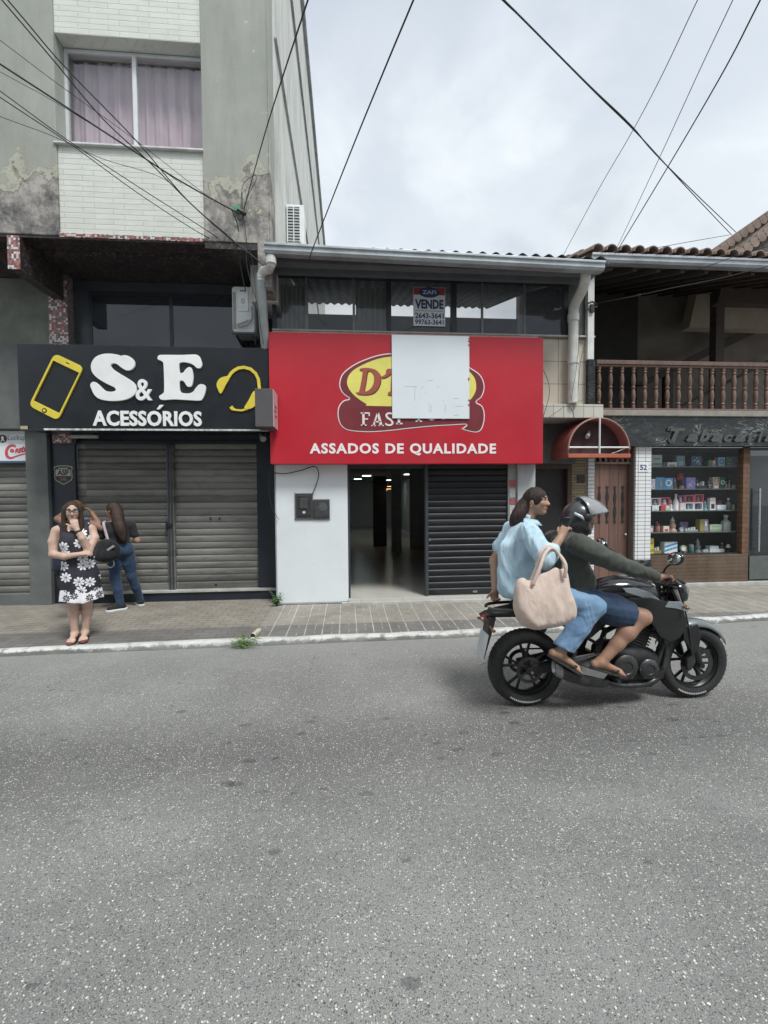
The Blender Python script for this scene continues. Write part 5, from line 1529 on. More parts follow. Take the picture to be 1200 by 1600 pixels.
for a in (
    ('box', 0, 115, 210, 118, 'pale grey-green box with a teal band, first on the top shelf', (0.36, 0.40, 0.37), TEAL, 0, 7.36, 'band'),
    ('box', 0, 216, 246, 42, 'small dark purple box on the top shelf beside the low white box', (0.10, 0.08, 0.12), GRY),
    ('box', 0, 252, 340, 45, 'low white box on the top shelf before the teal box', WHT, GRY, 0, 7.34, 'panel'),
    ('box', 0, 344, 422, 110, 'teal box standing on the top shelf left of the navy box', TEAL, (0.20, 0.33, 0.37), 0, 7.36, 'panel'),
    ('box', 0, 482, 580, 106, 'navy box with pale round marks in the middle of the top shelf', NAV, LBL, 0, 7.36, 'dots'),
    ('box', 0, 645, 715, 66, 'green and pink carton on the top shelf', GRN, (0.5, 0.16, 0.22), 0, 7.36, 'half'),
    ('box', 0, 738, 800, 95, 'pale blue box with a blue ring on the top shelf', LBL, BLU, 0, 7.36, 'ring'),
    ('box', 0, 818, 925, 98, 'grey-green speckled gift box at the right end of the top shelf', (0.16, 0.20, 0.18), PGR, 0, 7.36, 'dots'),
    ('box', 1, 90, 150, 100, 'white carton with blue spots at the left of the second shelf', WHT, BLU, 0, 7.36, 'dots'),
    ('box', 1, 156, 228, 116, 'bright blue box printed with a brown figure on the second shelf', BLU, (0.35, 0.20, 0.12), 0, 7.36, 'blob'),
    ('box', 1, 233, 315, 110, 'bright blue box printed with a white ring on the second shelf', BLU, WHT, 0, 7.36, 'ring'),
    ('figure', 1, 322, 366, 122, 'small brown figurine right of the two blue boxes', BRN, (0.22, 0.18, 0.22)),
    ('jar', 1, 388, 428, 36, 'tiny tan jar at the front of the second shelf', TAN, OLV),
    ('lamp', 1, 414, 482, 168, 'red shaded lamp standing behind the purple patterned box', RED, BRN, 0, 7.50),
    ('box', 1, 440, 525, 112, 'purple patterned box with pale dots on the second shelf', PURP, (0.42, 0.40, 0.5), 0, 7.36, 'dots'),
    ('tray', 1, 535, 632, 90, 'dark display tray of small silver pieces on the second shelf', BLK, GRY),
    ('box', 1, 642, 688, 82, 'black box with white dots on the second shelf', BLK, WHT, 0, 7.36, 'dots'),
    ('box', 1, 692, 750, 60, 'beige pink carton under a patterned box on the second shelf', (0.36, 0.24, 0.22), WHT, 0, 7.36, 'panel'),
    ('box', 1, 688, 752, 54, 'tan patterned box lying on the beige pink carton', (0.30, 0.27, 0.22), BLK, 60.7, 7.36, 'dots'),
    ('box', 1, 756, 808, 114, 'dark green box with a white ring on the second shelf', (0.02, 0.06, 0.045), (0.40, 0.52, 0.48), 0, 7.36, 'ring'),
    ('bottle', 1, 814, 842, 72, 'grey bottle right of the dark green ring box', GRY, SIL),
    ('bottle', 1, 856, 872, 84, 'slim pale bottle near the right end of the second shelf', TAN, SIL),
    ('jar', 1, 890, 920, 46, 'small cream jar last on the second shelf', (0.36, 0.3, 0.25), BRN),
    ('box', 2, 124, 186, 46, 'small white box under the white window box', WHT, LBL, 0, 7.36, 'panel'),
    ('window', 2, 114, 200, 78, 'white window box stacked on a small white box at far left', WHT, GRY, 46.7),
    ('box', 2, 206, 290, 50, 'red and green carton under a pink window box', RED, PGR, 0, 7.36, 'half'),
    ('window', 2, 204, 290, 78, 'pink window box stacked on the red and green carton', PNK, SIL, 50.7),
    ('figure', 2, 292, 330, 116, 'white figurine beside the tallest white bottle', WHT, SIL),
    ('bottle', 2, 334, 380, 165, 'tall white bottle in the middle of the third shelf', WHT, SIL),
    ('box', 2, 386, 428, 76, 'pinkish white plain carton on the third shelf', (0.5, 0.43, 0.42), GRY),
    ('window', 2, 430, 512, 76, 'left white window box carrying a pink one', WHT, TEAL),
    ('window', 2, 516, 600, 76, 'right white window box carrying a pink one', WHT, NAV),
    ('window', 2, 434, 516, 74, 'left one of two pink window boxes stacked on white ones', PNK, BRN, 76.7),
    ('window', 2, 520, 604, 80, 'right one of two pink window boxes stacked on white ones', PNK, (0.2, 0.12, 0.12), 76.7),
    ('figure', 2, 610, 658, 100, 'teal figurine right of the white window boxes', TEAL, SIL),
    ('box', 2, 666, 718, 122, 'tall white box with a black panel on the third shelf', WHT, BLK, 0, 7.36, 'panel'),
    ('jar', 2, 724, 770, 140, 'tall grey jar with a red lid on the third shelf', GRY, RED, 0, 7.48),
    ('box', 2, 728, 812, 50, 'low white box in front of the red lidded jar', WHT, LBL, 0, 7.34, 'band'),
    ('bottle', 2, 836, 880, 118, 'small dark bottle with a bright white top on the third shelf', (0.12, 0.14, 0.13), (0.7, 0.75, 0.72)),
    ('jar', 2, 890, 918, 56, 'small green-grey jar last on the third shelf', PGR, GRY),
    ('jar', 3, 104, 142, 62, 'white cup-like jar at the left of the fourth shelf', WHT, GRY),
    ('jar', 3, 168, 210, 84, 'red-brown jar on the fourth shelf', (0.28, 0.12, 0.10), BRN),
    ('box', 3, 224, 278, 56, 'cream box with a red panel on the fourth shelf', (0.5, 0.42, 0.36), RED, 0, 7.34, 'panel'),
    ('figure', 3, 292, 366, 152, 'figurine in a tall pale pointed hat on the fourth shelf', (0.25, 0.16, 0.13), SIL),
    ('clock', 3, 382, 424, 46, 'tiny round clock on the fourth shelf', GRY, (0.3, 0.36, 0.36)),
    ('tray', 3, 432, 556, 44, 'flat tray of silver lighters on the fourth shelf', GRY, SIL),
    ('box', 3, 574, 652, 118, 'olive and purple-grey box standing on the fourth shelf', OLV, (0.22, 0.20, 0.25), 0, 7.36, 'half'),
    ('box', 3, 668, 782, 66, 'long pale green box on the fourth shelf', PGR, (0.2, 0.28, 0.2), 0, 7.36, 'band'),
    ('bottle', 3, 796, 876, 160, 'large silver decanter at the right of the fourth shelf', (0.28, 0.3, 0.29), SIL),
    ('box', 4, 80, 136, 152, 'tall yellow box at the left of the bottom shelf', YEL, (0.2, 0.22, 0.08), 0, 7.34, 'band'),
    ('tray', 4, 144, 214, 90, 'rack of white cases leaning on the bottom shelf', OLV, WHT),
    ('box', 4, 236, 356, 112, 'white box with diagonal blue stripes on the bottom shelf', (0.5, 0.6, 0.62), BLU, 0, 7.34, 'stripe'),
    ('clock', 4, 394, 452, 84, 'round pale alarm clock on the bottom shelf', (0.22, 0.26, 0.22), WHT),
    ('jar', 4, 486, 532, 84, 'dark green jar left of the pointed-hat figurine', (0.04, 0.12, 0.10), GRY),
    ('figure', 4, 538, 602, 148, 'dark grey figurine in a pointed hat on the bottom shelf', (0.08, 0.09, 0.09), (0.18, 0.2, 0.2)),
    ('tray', 4, 606, 668, 40, 'narrow tray of silver pieces beside the dark figurine', GRY, SIL),
    ('box', 4, 672, 812, 32, 'flat silver box under a smaller silver case', SIL, GRY),
    ('box', 4, 678, 760, 30, 'small silver case lying on the flat silver box', (0.36, 0.40, 0.41), GRY, 32.6, 7.37),
    ('jar', 0, 425, 470, 60, 'dull teal jar between the teal and navy boxes', TEAL, GRY, 0, 7.44),
    ('box', 0, 588, 636, 84, 'dark blue plain carton between the navy box and the green carton', NAV, TEAL, 0, 7.46, 'band'),
    ('bottle', 1, 370, 392, 92, 'slender amber bottle behind the tiny tan jar', (0.25, 0.14, 0.05), GRY, 0, 7.46),
    ('figure', 1, 590, 640, 108, 'pale figurine behind the dark display tray', (0.32, 0.3, 0.3), GRY, 0, 7.50),
    ('jar', 1, 842, 862, 60, 'thin black jar between the grey and the slim pale bottles', BLK, SIL, 0, 7.44),
    ('box', 2, 290, 332, 60, 'grey carton behind the white figurine', GRY, WHT, 0, 7.48, 'panel'),
    ('window', 2, 380, 430, 70, 'plum window box stacked on the pinkish white carton', (0.22, 0.1, 0.16), WHT, 76.7, 7.37),
    ('bottle', 2, 604, 632, 140, 'tall clear grey bottle behind the teal figurine', (0.3, 0.34, 0.35), WHT, 0, 7.50),
    ('box', 2, 770, 830, 95, 'dark plum carton behind the low white box', (0.12, 0.06, 0.09), PNK, 0, 7.47, 'band'),
    ('jar', 3, 142, 168, 60, 'small pink jar between the white and red-brown jars', (0.42, 0.2, 0.2), WHT, 0, 7.40),
    ('jar', 3, 210, 232, 96, 'tall dark jar behind the cream box', BRN, TAN, 0, 7.46),
    ('box', 3, 440, 520, 90, 'dim purple carton behind the tray of lighters', (0.10, 0.08, 0.16), GRY, 0, 7.50, 'panel'),
    ('jar', 3, 656, 676, 50, 'white jar between the olive and pale green boxes', WHT, GRN, 0, 7.38),
    ('box', 4, 360, 392, 70, 'thin teal carton left of the alarm clock', TEAL, LBL, 0, 7.42, 'band'),
    ('box', 4, 456, 486, 60, 'small olive carton between the alarm clock and the green jar', OLV, TAN, 0, 7.42, 'panel'),
    ('bottle', 4, 820, 842, 90, 'small brown bottle left of the tiny white lamp', (0.2, 0.09, 0.05), SIL, 0, 7.42),
    ('lamp', 4, 846, 884, 78, 'tiny white lamp at the right of the bottom shelf', (0.65, 0.67, 0.64), BRN),
):
    goods(*a)

# ------------------------------------------------------------------ motorcycle
def loft(m, st, n=16, ex=2.6, Y=3.45):
    """st: (x, z, half width, half height) stations along X, superellipse sections"""
    vs = []
    for s in st:
        x, z, hw, hh = s[:4]
        yy = s[4] if len(s) > 4 else Y
        for k in range(n):
            a = 2 * math.pi * k / n
            c, si = math.cos(a), math.sin(a)
            vs.append((x, yy + hw * math.copysign(abs(c) ** (2 / ex), c), z + hh * math.copysign(abs(si) ** (2 / ex), si)))
    fs = [(i * n + k, i * n + (k + 1) % n, (i + 1) * n + (k + 1) % n, (i + 1) * n + k) for i in range(len(st) - 1) for k in range(n)]
    fs += [tuple(range(n)), tuple((len(st) - 1) * n + k for k in range(n))]
    m.add(vs, fs)
    return m


YM = 3.45
mc = thing('motorcycle', 'black street motorcycle with silver-grey tank panels carrying two people past the shops', 'motorcycle', (2.1, YM, 0.0))
TYRE = mat('tyre_rubber', (0.022, 0.022, 0.023), 0.8, var=0.25, scale=30, local=True, dirt=0.3, dirtc=(0.06, 0.055, 0.05))
RIMB = mat('black_alloy', (0.020, 0.020, 0.021), 0.35, 0.3, local=True)
STEEL = mat('moto_steel', (0.34, 0.34, 0.34), 0.35, 0.85, local=True, var=0.2)
DSTEEL = mat('moto_dark_metal', (0.07, 0.07, 0.072), 0.4, 0.7, local=True, var=0.3, scale=20)
MBLK = mat('moto_satin_black', (0.012, 0.012, 0.013), 0.5, local=True, var=0.3, scale=9, dirt=0.25, dirtc=(0.05, 0.045, 0.04))
MGLO = mat('moto_gloss_black', (0.013, 0.014, 0.016), 0.18, local=True, coat=0.5)
MSIL = mat('moto_silver_grey', (0.27, 0.30, 0.32), 0.33, 0.3, local=True, var=0.1, coat=0.4)
MFEN = mat('fender_grey_green', (0.14, 0.16, 0.16), 0.3, 0.3, local=True, coat=0.4)
ENGB = mat('engine_black', (0.022, 0.022, 0.023), 0.5, 0.4, local=True, var=0.5, scale=18)
SEATV = mat('seat_vinyl', (0.016, 0.016, 0.017), 0.6, local=True, bump=0.3, bscale=200)


def wheel(c, wid, name_d, disc_r, parent):
    c = Vector(c)
    w = MB(); R = c.z
    pf = [(R * .70, -wid * .38), (R * .78, -wid * .5), (R * .88, -wid * .49), (R * .955, -wid * .34), (R * .99, -wid * .15), (R, 0), (R * .99, wid * .15), (R * .955, wid * .34), (R * .88, wid * .49), (R * .78, wid * .5), (R * .70, wid * .38), (R * .68, 0), (R * .70, -wid * .38)]
    hub = MB(); hub.lathe(c, (0, 1, 0), [(0, -.07), (.03, -.07), (.045, -.05), (.045, .05), (.03, .07), (0, .07)], 20)
    ro = hub.build('wheel', RIMB, parent, smooth=40)
    w.lathe(c, (0, 1, 0), pf, 56)
    w.build('tyre', TYRE, ro, smooth=50)
    g = MB()
    for i in range(46):                      # tread grooves
        a = 2 * math.pi * i / 46
        u = Vector((math.cos(a), 0, math.sin(a))); t = Vector((-u.z, 0, u.x))
        for sy in (-1, 1):
            p = c + u * (R * .966) + Vector((0, sy * wid * .24, 0)) + t * sy * .004
            g.obox(p, (t * .55 + Vector((0, sy * .8, 0))).normalized() * .016, (t * .9 - Vector((0, sy * .5, 0))).normalized() * .002, u * (R * .0085))
    o = g.build('tread_groove', MBLK, ro); o['kind'] = 'stuff'
    r = MB(); r.lathe(c, (0, 1, 0), [(R * .69, -wid * .40), (R * .715, -wid * .41), (R * .715, -wid * .36), (R * .66, -wid * .22), (R * .62, -wid * .12), (R * .62, wid * .12), (R * .66, wid * .22), (R * .715, wid * .36), (R * .715, wid * .41), (R * .69, wid * .40), (R * .69, -wid * .40)], 48)
    r.build('rim', RIMB, ro, smooth=40)
    for i in range(5):
        a = 2 * math.pi * i / 5 + 0.35
        for da in (-0.21, 0.21):
            u0 = Vector((math.cos(a + da * .35), 0, math.sin(a + da * .35))); u1 = Vector((math.cos(a + da), 0, math.sin(a + da)))
            s = MB(); s.tube([c + u0 * .035, c + (u0 * .5 + u1 * .5) * (R * .36), c + u1 * (R * .64)], [.015, .011, .012], 6)
            s.build('spoke', RIMB, ro, smooth=40)
    d = MB()
    yd = -wid * .5 - .008
    d.lathe(c + Vector((0, yd, 0)), (0, 1, 0), [(disc_r, -.0025), (disc_r, .0025), (disc_r * .74, .0025), (disc_r * .74, -.0025), (disc_r, -.0025)], 40)
    for i in range(5):
        a = 2 * math.pi * i / 5
        u = Vector((math.cos(a), 0, math.sin(a))); t = Vector((-u.z, 0, u.x))
        d.obox(c + Vector((0, yd, 0)) + u * disc_r * .56, u * disc_r * .22, Vector((0, .002, 0)), t * .010)
    d.build('brake_disc', DSTEEL, ro)
    for k in range(16):
        a = R_(236 + k * 3.6)
        u = Vector((math.cos(a), 0, math.sin(a))); tt = Vector((-u.z, 0, u.x))
        t = MB(); t.obox(c + u * (R * .845) + Vector((0, -wid * .497, 0)), tt * .0048, Vector((0, .0012, 0)), u * .0065)
        t.build('tyre_marking', mat('tyre_white', (0.5, 0.5, 0.48), 0.7), ro)
    return ro


wheel((1.414, YM, 0.308), 0.150, 'rear', 0.105, mc)
wheel((2.828, YM, 0.303), 0.120, 'front', 0.14, mc)

# fork, front end
for sy in (-1, 1):
    y = YM + sy * 0.098
    m = MB(); m.tube([(2.60, y, .93), (2.745, y, .535)], 0.021, 12); m.build('fork_tube', STEEL, mc, smooth=40)
    m = MB(); m.tube([(2.715, y, .62), (2.80, y, .38), (2.828, y, .303)], [.030, .031, .026], 12); m.tube([(2.828, y - .03, .303), (2.828, y + .03, .303)], .022, 10)
    m.build('fork_leg', MBLK, mc, smooth=40)
m = MB(); m.tube([(2.828, YM - .12, .303), (2.828, YM + .12, .303)], .010, 8); m.tube([(1.414, YM - .14, .308), (1.414, YM + .14, .308)], .011, 8); m.build('axle', STEEL, mc)
m = MB(); m.prism([(2.70, .36), (2.765, .42), (2.775, .33), (2.735, .27), (2.70, .29)], YM - .125, YM - .08); m.build('brake_caliper', DSTEEL, mc, bevel=.008)
fd = MB()
c = Vector((2.828, YM, .303))


def fen(u, v):
    a = R_(150 - u * 118)
    r = .345 - .02 * abs(v - .5) ** 2 * 4 + .012 * math.sin(u * math.pi)
    w = .078 * (0.55 + 0.45 * math.sin(math.pi * min(1, u * 1.1)))
    return (c.x + r * math.cos(a), c.y + (v - .5) * 2 * w, c.z + r * math.sin(a) - abs(v - .5) ** 3 * .28)


fd.grid(fen, 22, 8)
fo = fd.build('front_fender', MFEN, mc, smooth=True)
sd = fo.modifiers.new('thick', 'SOLIDIFY'); sd.thickness = .006
for sy in (-1, 1):
    m = MB(); m.prism([(2.655, .60), (2.78, .645), (2.81, .55), (2.79, .44), (2.74, .40), (2.70, .47), (2.66, .52)], YM + sy * .128 - .007, YM + sy * .128 + .007)
    m.build('fork_guard', MBLK, mc, bevel=.006)
m = MB(); m.prism([(2.57, .95), (2.645, .945), (2.655, .925), (2.58, .925)], YM - .125, YM + .125); m.prism([(2.625, .80), (2.69, .80), (2.70, .775), (2.63, .775)], YM - .125, YM + .125); m.build('triple_clamp', MBLK, mc, bevel=.006)
m = MB(); loft(m, [(2.60, .875, .05, .03), (2.64, .885, .085, .075), (2.70, .885, .095, .092), (2.735, .875, .085, .075), (2.75, .868, .06, .05)], 20, 2.8); hl = m.build('headlight', MGLO, mc, smooth=50)
m = MB(); loft(m, [(2.742, .868, .066, .05), (2.757, .862, .05, .036), (2.761, .86, .02, .012)], 18, 2.6); m.build('lens', mat('headlight_lens', (0.35, 0.38, 0.40), 0.08), hl, smooth=50)
m = MB(); m.prism([(2.60, .955), (2.66, 1.0), (2.70, .985), (2.735, .955), (2.66, .95)], YM - .075, YM + .075); m.build('instrument_cowl', MBLK, mc, bevel=.01)
m = MB(); m.prism([(2.675, .90), (2.745, .925), (2.74, .885), (2.69, .85)], YM - .088, YM + .088); m.build('headlight_brow', MSIL, hl, bevel=.006)
# handlebar
m = MB(); m.tube(catmull([(2.345, YM - .375, 1.045), (2.40, YM - .23, 1.06), (2.53, YM - .10, 1.02), (2.56, YM, 1.0), (2.53, YM + .10, 1.02), (2.40, YM + .23, 1.06), (2.345, YM + .375, 1.045)], False, 5), .0125, 10)
hb = m.build('handlebar', MBLK, mc, smooth=40)
for sy in (-1, 1):
    m = MB(); m.tube([(2.385, YM + sy * .27, 1.057), (2.345, YM + sy * .385, 1.045)], .018, 10); m.build('grip', SEATV, hb, smooth=40)
    m = MB(); m.tube(catmull([(2.42, YM + sy * .24, 1.055), (2.45, YM + sy * .28, 1.045), (2.425, YM + sy * .40, 1.02)], False, 4), .007, 7); m.build('lever', STEEL, hb, smooth=40)
    m = MB(); m.obox((2.405, YM + sy * .225, 1.065), (.022, 0, 0), (0, .03, 0), (0, 0, .02)); m.build('switch_block', MBLK, hb, bevel=.006)
    mxp, mzp = (2.375, 1.215) if sy < 0 else (2.29, 1.245)
    m = MB(); m.tube(catmull([(2.415, YM + sy * .215, 1.07), (2.42, YM + sy * .25, 1.13), (mxp + .03, YM + sy * .36, mzp - .03)], False, 4), .0065, 7)
    mr = m.build('mirror', MBLK, mc, smooth=40)
    m = MB(); m.ball((mxp, YM + sy * .40, mzp), (.030, .082, .050), 16, 10, Matrix.Rotation(R_(12 * sy), 3, 'X')); m.build('mirror_shell', MGLO, mr, smooth=True)
    m = MB(); m.ball((mxp - .015, YM + sy * .40, mzp), (.019, .070, .041), 16, 10, Matrix.Rotation(R_(12 * sy), 3, 'X')); m.build('mirror_glass', mat('mirror_glass', (0.6, 0.63, 0.65), 0.05, 1.0), mr, smooth=True)
    m = MB(); m.tube([(2.62, YM + sy * .09, .80), (2.62, YM + sy * .20, .80)], .010, 8); m.ball((2.62, YM + sy * .215, .80), (.020, .015, .013), 10, 8); m.build('indicator', mat('indicator_amber', (0.20, 0.08, 0.02), 0.3), mc, smooth=40)
# tank, shrouds, seat, tail
m = MB(); loft(m, [(1.93, .86, .06, .05), (1.98, .885, .095, .085), (2.08, .905, .125, .105), (2.20, .915, .148, .108), (2.32, .905, .152, .10), (2.43, .885, .13, .085), (2.50, .865, .09, .06), (2.53, .855, .05, .035)], 22, 2.7)
tank = m.build('fuel_tank', MGLO, mc, smooth=60)
m = MB(); m.lathe((2.22, YM, 1.018), (0, 0, 1), [(.045, 0), (.045, .012), (.038, .016), (0, .016)], 20); m.build('filler_cap', STEEL, tank, smooth=40)
for sy in (-1, 1):
    m = MB(); m.prism([(2.13, .955), (2.24, .955), (2.36, .915), (2.44, .855), (2.40, .835), (2.27, .885), (2.16, .92)], YM + sy * .152 - .006, YM + sy * .152 + .006)
    m.build('tank_panel', MSIL, tank, bevel=.005)
    m = MB(); m.prism([(2.20, .88), (2.36, .875), (2.50, .84), (2.62, .775), (2.665, .69), (2.655, .62), (2.60, .545), (2.52, .52), (2.44, .56), (2.36, .68), (2.24, .78), (2.12, .81), (2.06, .83)], YM + sy * .155 - .012, YM + sy * .155 + .012)
    sh_o = m.build('radiator_shroud', MBLK, mc, bevel=.009)
    m = MB(); m.prism([(2.50, .845), (2.60, .84), (2.66, .79), (2.66, .755), (2.57, .785), (2.47, .80)], YM + sy * .168 - .006, YM + sy * .168 + .006); m.build('shroud_trim', MSIL, sh_o, bevel=.004)
    m = MB(); m.prism([(1.62, .80), (1.98, .82), (2.06, .79), (2.02, .66), (1.90, .56), (1.80, .58), (1.74, .68), (1.64, .74)], YM + sy * .115 - .01, YM + sy * .115 + .01); m.build('side_panel', MBLK, mc, bevel=.008)
m = MB(); loft(m, [(1.30, .80, .06, .03), (1.36, .82, .10, .045), (1.50, .825, .125, .05), (1.64, .805, .13, .05), (1.69, .785, .13, .045), (1.80, .785, .135, .04), (1.92, .81, .11, .05), (1.97, .83, .07, .04)], 18, 3.0)
m.build('seat', SEATV, mc, smooth=60)
m = MB(); loft(m, [(1.045, .735, .035, .012), (1.09, .742, .055, .026), (1.18, .755, .075, .035), (1.30, .765, .10, .045), (1.46, .77, .11, .045), (1.64, .75, .11, .05)], 14, 2.4)
tl_ = m.build('tail', MBLK, mc, smooth=50)
m = MB(); m.prism([(1.040, .735), (1.075, .715), (1.15, .705), (1.13, .728), (1.06, .745)], YM - .045, YM + .045); m.build('tail_light', mat('tail_red', (0.28, 0.02, 0.025), 0.2), tl_, bevel=.004)
for sy in (-1, 1):
    m = MB(); m.tube(catmull([(1.50, YM + sy * .12, .80), (1.30, YM + sy * .135, .80), (1.15, YM + sy * .10, .80), (1.10, YM + sy * .04, .795)], False, 4), .013, 8); m.build('grab_rail', DSTEEL, tl_, smooth=40)
m = MB(); m.prism([(1.09, .735), (1.15, .725), (1.125, .63), (1.085, .50), (1.055, .40), (1.04, .40), (1.065, .52), (1.09, .64)], YM - .07, YM + .07); mg = m.build('plate_holder', MBLK, tl_, bevel=.005)
m = MB(); m.obox((1.058, YM, .50), Vector((.022, 0, .10)), (0, .095, 0), Vector((-.0025, 0, .0006))); m.build('number_plate', mat('plate_white', (0.52, 0.54, 0.56), 0.5), tl_)
for sy in (-1, 1):
    m = MB(); m.tube([(1.10, YM + sy * .06, .66), (1.09, YM + sy * .17, .66)], .008, 7); m.ball((1.09, YM + sy * .185, .66), (.018, .014, .012), 10, 8); m.build('indicator', mat('indicator_amber', (0.4, 0.2, 0.05)), tl_, smooth=40)
# chassis and engine
m = MB()
for sy in (-1, 1):
    y = YM + sy * .10
    m.tube([(2.58, YM + sy * .03, .84), (2.30, y, .74), (2.02, y, .60), (1.95, y, .42), (1.97, y, .26)], .021, 8)
    m.tube([(2.02, y, .62), (1.70, y, .73), (1.32, YM + sy * .08, .76)], .015, 8)
    m.tube([(1.97, y, .50), (1.62, y, .70)], .013, 8)
    m.tube([(2.60, YM + sy * .03, .77), (2.53, y, .55), (2.46, y, .30), (2.20, y, .20)], .017, 8)
m.build('frame', MBLK, mc, smooth=40)
m = MB()
for sy in (-1, 1):
    m.prism([(1.38, .335), (1.44, .345), (1.70, .395), (1.95, .43), (1.98, .36), (1.90, .33), (1.68, .325), (1.44, .275), (1.38, .285)], YM + sy * .105 - .016, YM + sy * .105 + .016)
m.box(1.66, 1.74, YM - .09, YM + .09, .335, .385)
m.build('swingarm', MBLK, mc, bevel=.008)
m = MB(); m.tube([(1.80, YM, .40), (1.86, YM, .62)], .030, 10)
for k in range(7): m.lathe((1.805 + k * .008, YM, .42 + k * .028), (.26, 0, .96), [(.032, 0), (.046, .004), (.046, .012), (.032, .016)], 14)
m.build('shock_absorber', DSTEEL, mc, smooth=40)
m = MB(); loft(m, [(2.02, .36, .10, .10), (2.08, .345, .135, .15), (2.20, .32, .15, .165), (2.36, .31, .145, .15), (2.46, .315, .12, .11), (2.50, .32, .08, .06)], 18, 3.4)
en = m.build('engine', ENGB, mc, smooth=45)
for (ex, ez, er) in ((2.16, .33, .10), (2.35, .31, .08)):
    m = MB(); m.lathe((ex, YM - .145, ez), (0, -1, 0), [(er, 0), (er, .02), (er * .85, .032), (er * .5, .036), (er * .45, .03), (0, .03)], 26); m.build('engine_cover', DSTEEL, en, smooth=40)
    m = MB()
    for k in range(6):
        a = 2 * math.pi * k / 6
        m.lathe((ex + er * .9 * math.cos(a), YM - .163, ez + er * .9 * math.sin(a)), (0, -1, 0), [(.008, 0), (.008, .008), (0, .008)], 6)
    m.build('bolt', STEEL, en)
cy = MB()
ax = Vector((.35, 0, .94)).normalized()
for k in range(9):
    p = Vector((2.30, YM, .46)) + ax * (k * .024)
    cy.obox(p, Vector((.94, 0, -.35)) * (.085 if k < 7 else .095), (0, .098, 0), ax * .006)
cy.obox(Vector((2.30, YM, .46)) + ax * .10, Vector((.94, 0, -.35)) * .072, (0, .085, 0), ax * .13)
cy.build('cylinder', ENGB, en, bevel=.003)
m = MB(); m.box(2.50, 2.545, YM - .13, YM + .13, .50, .74); m.build('radiator', DSTEEL, mc, bevel=.006)
m = MB(); m.prism([(2.06, .20), (2.20, .145), (2.40, .15), (2.50, .22), (2.515, .30), (2.47, .27), (2.36, .20), (2.10, .23)], YM - .13, YM + .13); m.build('belly_pan', MBLK, mc, bevel=.012)
m = MB(); m.tube(catmull([(2.42, YM - .05, .58), (2.55, YM - .06, .50), (2.53, YM - .09, .30), (2.40, YM - .12, .19), (2.15, YM - .145, .18), (1.95, YM - .155, .24)], False, 5), .021, 10); m.build('exhaust_pipe', DSTEEL, mc, smooth=40)
m = MB()
mus = [(2.00, .225, .035, .035, YM - .165), (1.93, .245, .05, .055, YM - .175), (1.80, .275, .052, .062, YM - .195), (1.66, .325, .052, .062, YM - .21), (1.585, .358, .048, .058, YM - .215)]
loft(m, mus, 18, 2.4); mf = m.build('muffler', DSTEEL, mc, smooth=50)
m = MB(); loft(m, [(1.60, .352, .052, .062, YM - .215), (1.560, .370, .050, .060, YM - .216), (1.550, .374, .042, .052, YM - .216), (1.57, .366, .026, .032, YM - .216)], 18, 2.4); m.build('muffler_tip', STEEL, mf, smooth=50)
m = MB(); m.prism([(1.70, .345), (1.92, .29), (1.95, .325), (1.72, .40)], YM - .262, YM - .254); m.build('heat_shield', STEEL, mf, bevel=.002)
m = MB(); m.lathe((1.414, YM + .115, .308), (0, 1, 0), [(.10, -.003), (.10, .003), (.07, .003), (.07, -.003), (.10, -.003)], 30)
m.tube([(1.414, YM + .118, .408), (1.98, YM + .118, .40)], .007, 6); m.tube([(1.414, YM + .118, .208), (1.98, YM + .118, .32)], .007, 6)
m.build('chain_drive', DSTEEL, mc)
for (px_, pz) in ((2.03, .275), (1.72, .385)):
    for sy in (-1, 1):
        m = MB(); m.tube([(px_, YM + sy * .13, pz), (px_, YM + sy * .285, pz - .005)], .015, 8); m.tube([(px_ + .05, YM + sy * .13, pz + .08), (px_, YM + sy * .15, pz)], .012, 8)
        m.build('footpeg', DSTEEL, mc, smooth=40)
m = MB(); m.prism([(1.92, .44), (2.03, .34), (2.06, .265), (2.02, .26), (1.72, .37), (1.70, .40), (1.78, .42)], YM - .128, YM - .117); m.build('peg_hanger', STEEL, mc, bevel=.003)

for pts, rr in (([(2.40, YM - .26, 1.05), (2.56, YM - .17, 1.00), (2.66, YM - .13, .80), (2.70, YM - .14, .60), (2.735, YM - .13, .40)], .006),
                ([(2.41, YM - .22, 1.06), (2.55, YM - .11, .98), (2.56, YM - .06, .84), (2.45, YM - .05, .70)], .005),
                ([(2.40, YM + .26, 1.05), (2.56, YM + .15, 1.01), (2.58, YM + .08, .86), (2.40, YM + .10, .55)], .005),
                ([(2.34, YM - .10, .66), (2.28, YM - .14, .60), (2.20, YM - .13, .52), (2.16, YM - .12, .46)], .009),
                ([(1.98, YM - .13, .44), (1.80, YM - .15, .40), (1.60, YM - .13, .36), (1.46, YM - .10, .32)], .006)):
    m = MB(); m.tube(catmull(pts, False, 5), rr, 7); m.build('hose', CABLEM, mc, smooth=True)
for x_, z_ in ((2.03, .44), (2.00, .56), (2.30, .72), (2.52, .56)):
    m = MB(); m.lathe((x_, YM - .13, z_), (0, -1, 0), [(.012, 0), (.012, .010), (.007, .013), (0, .013)], 10); m.build('bolt', STEEL, mc, smooth=40)

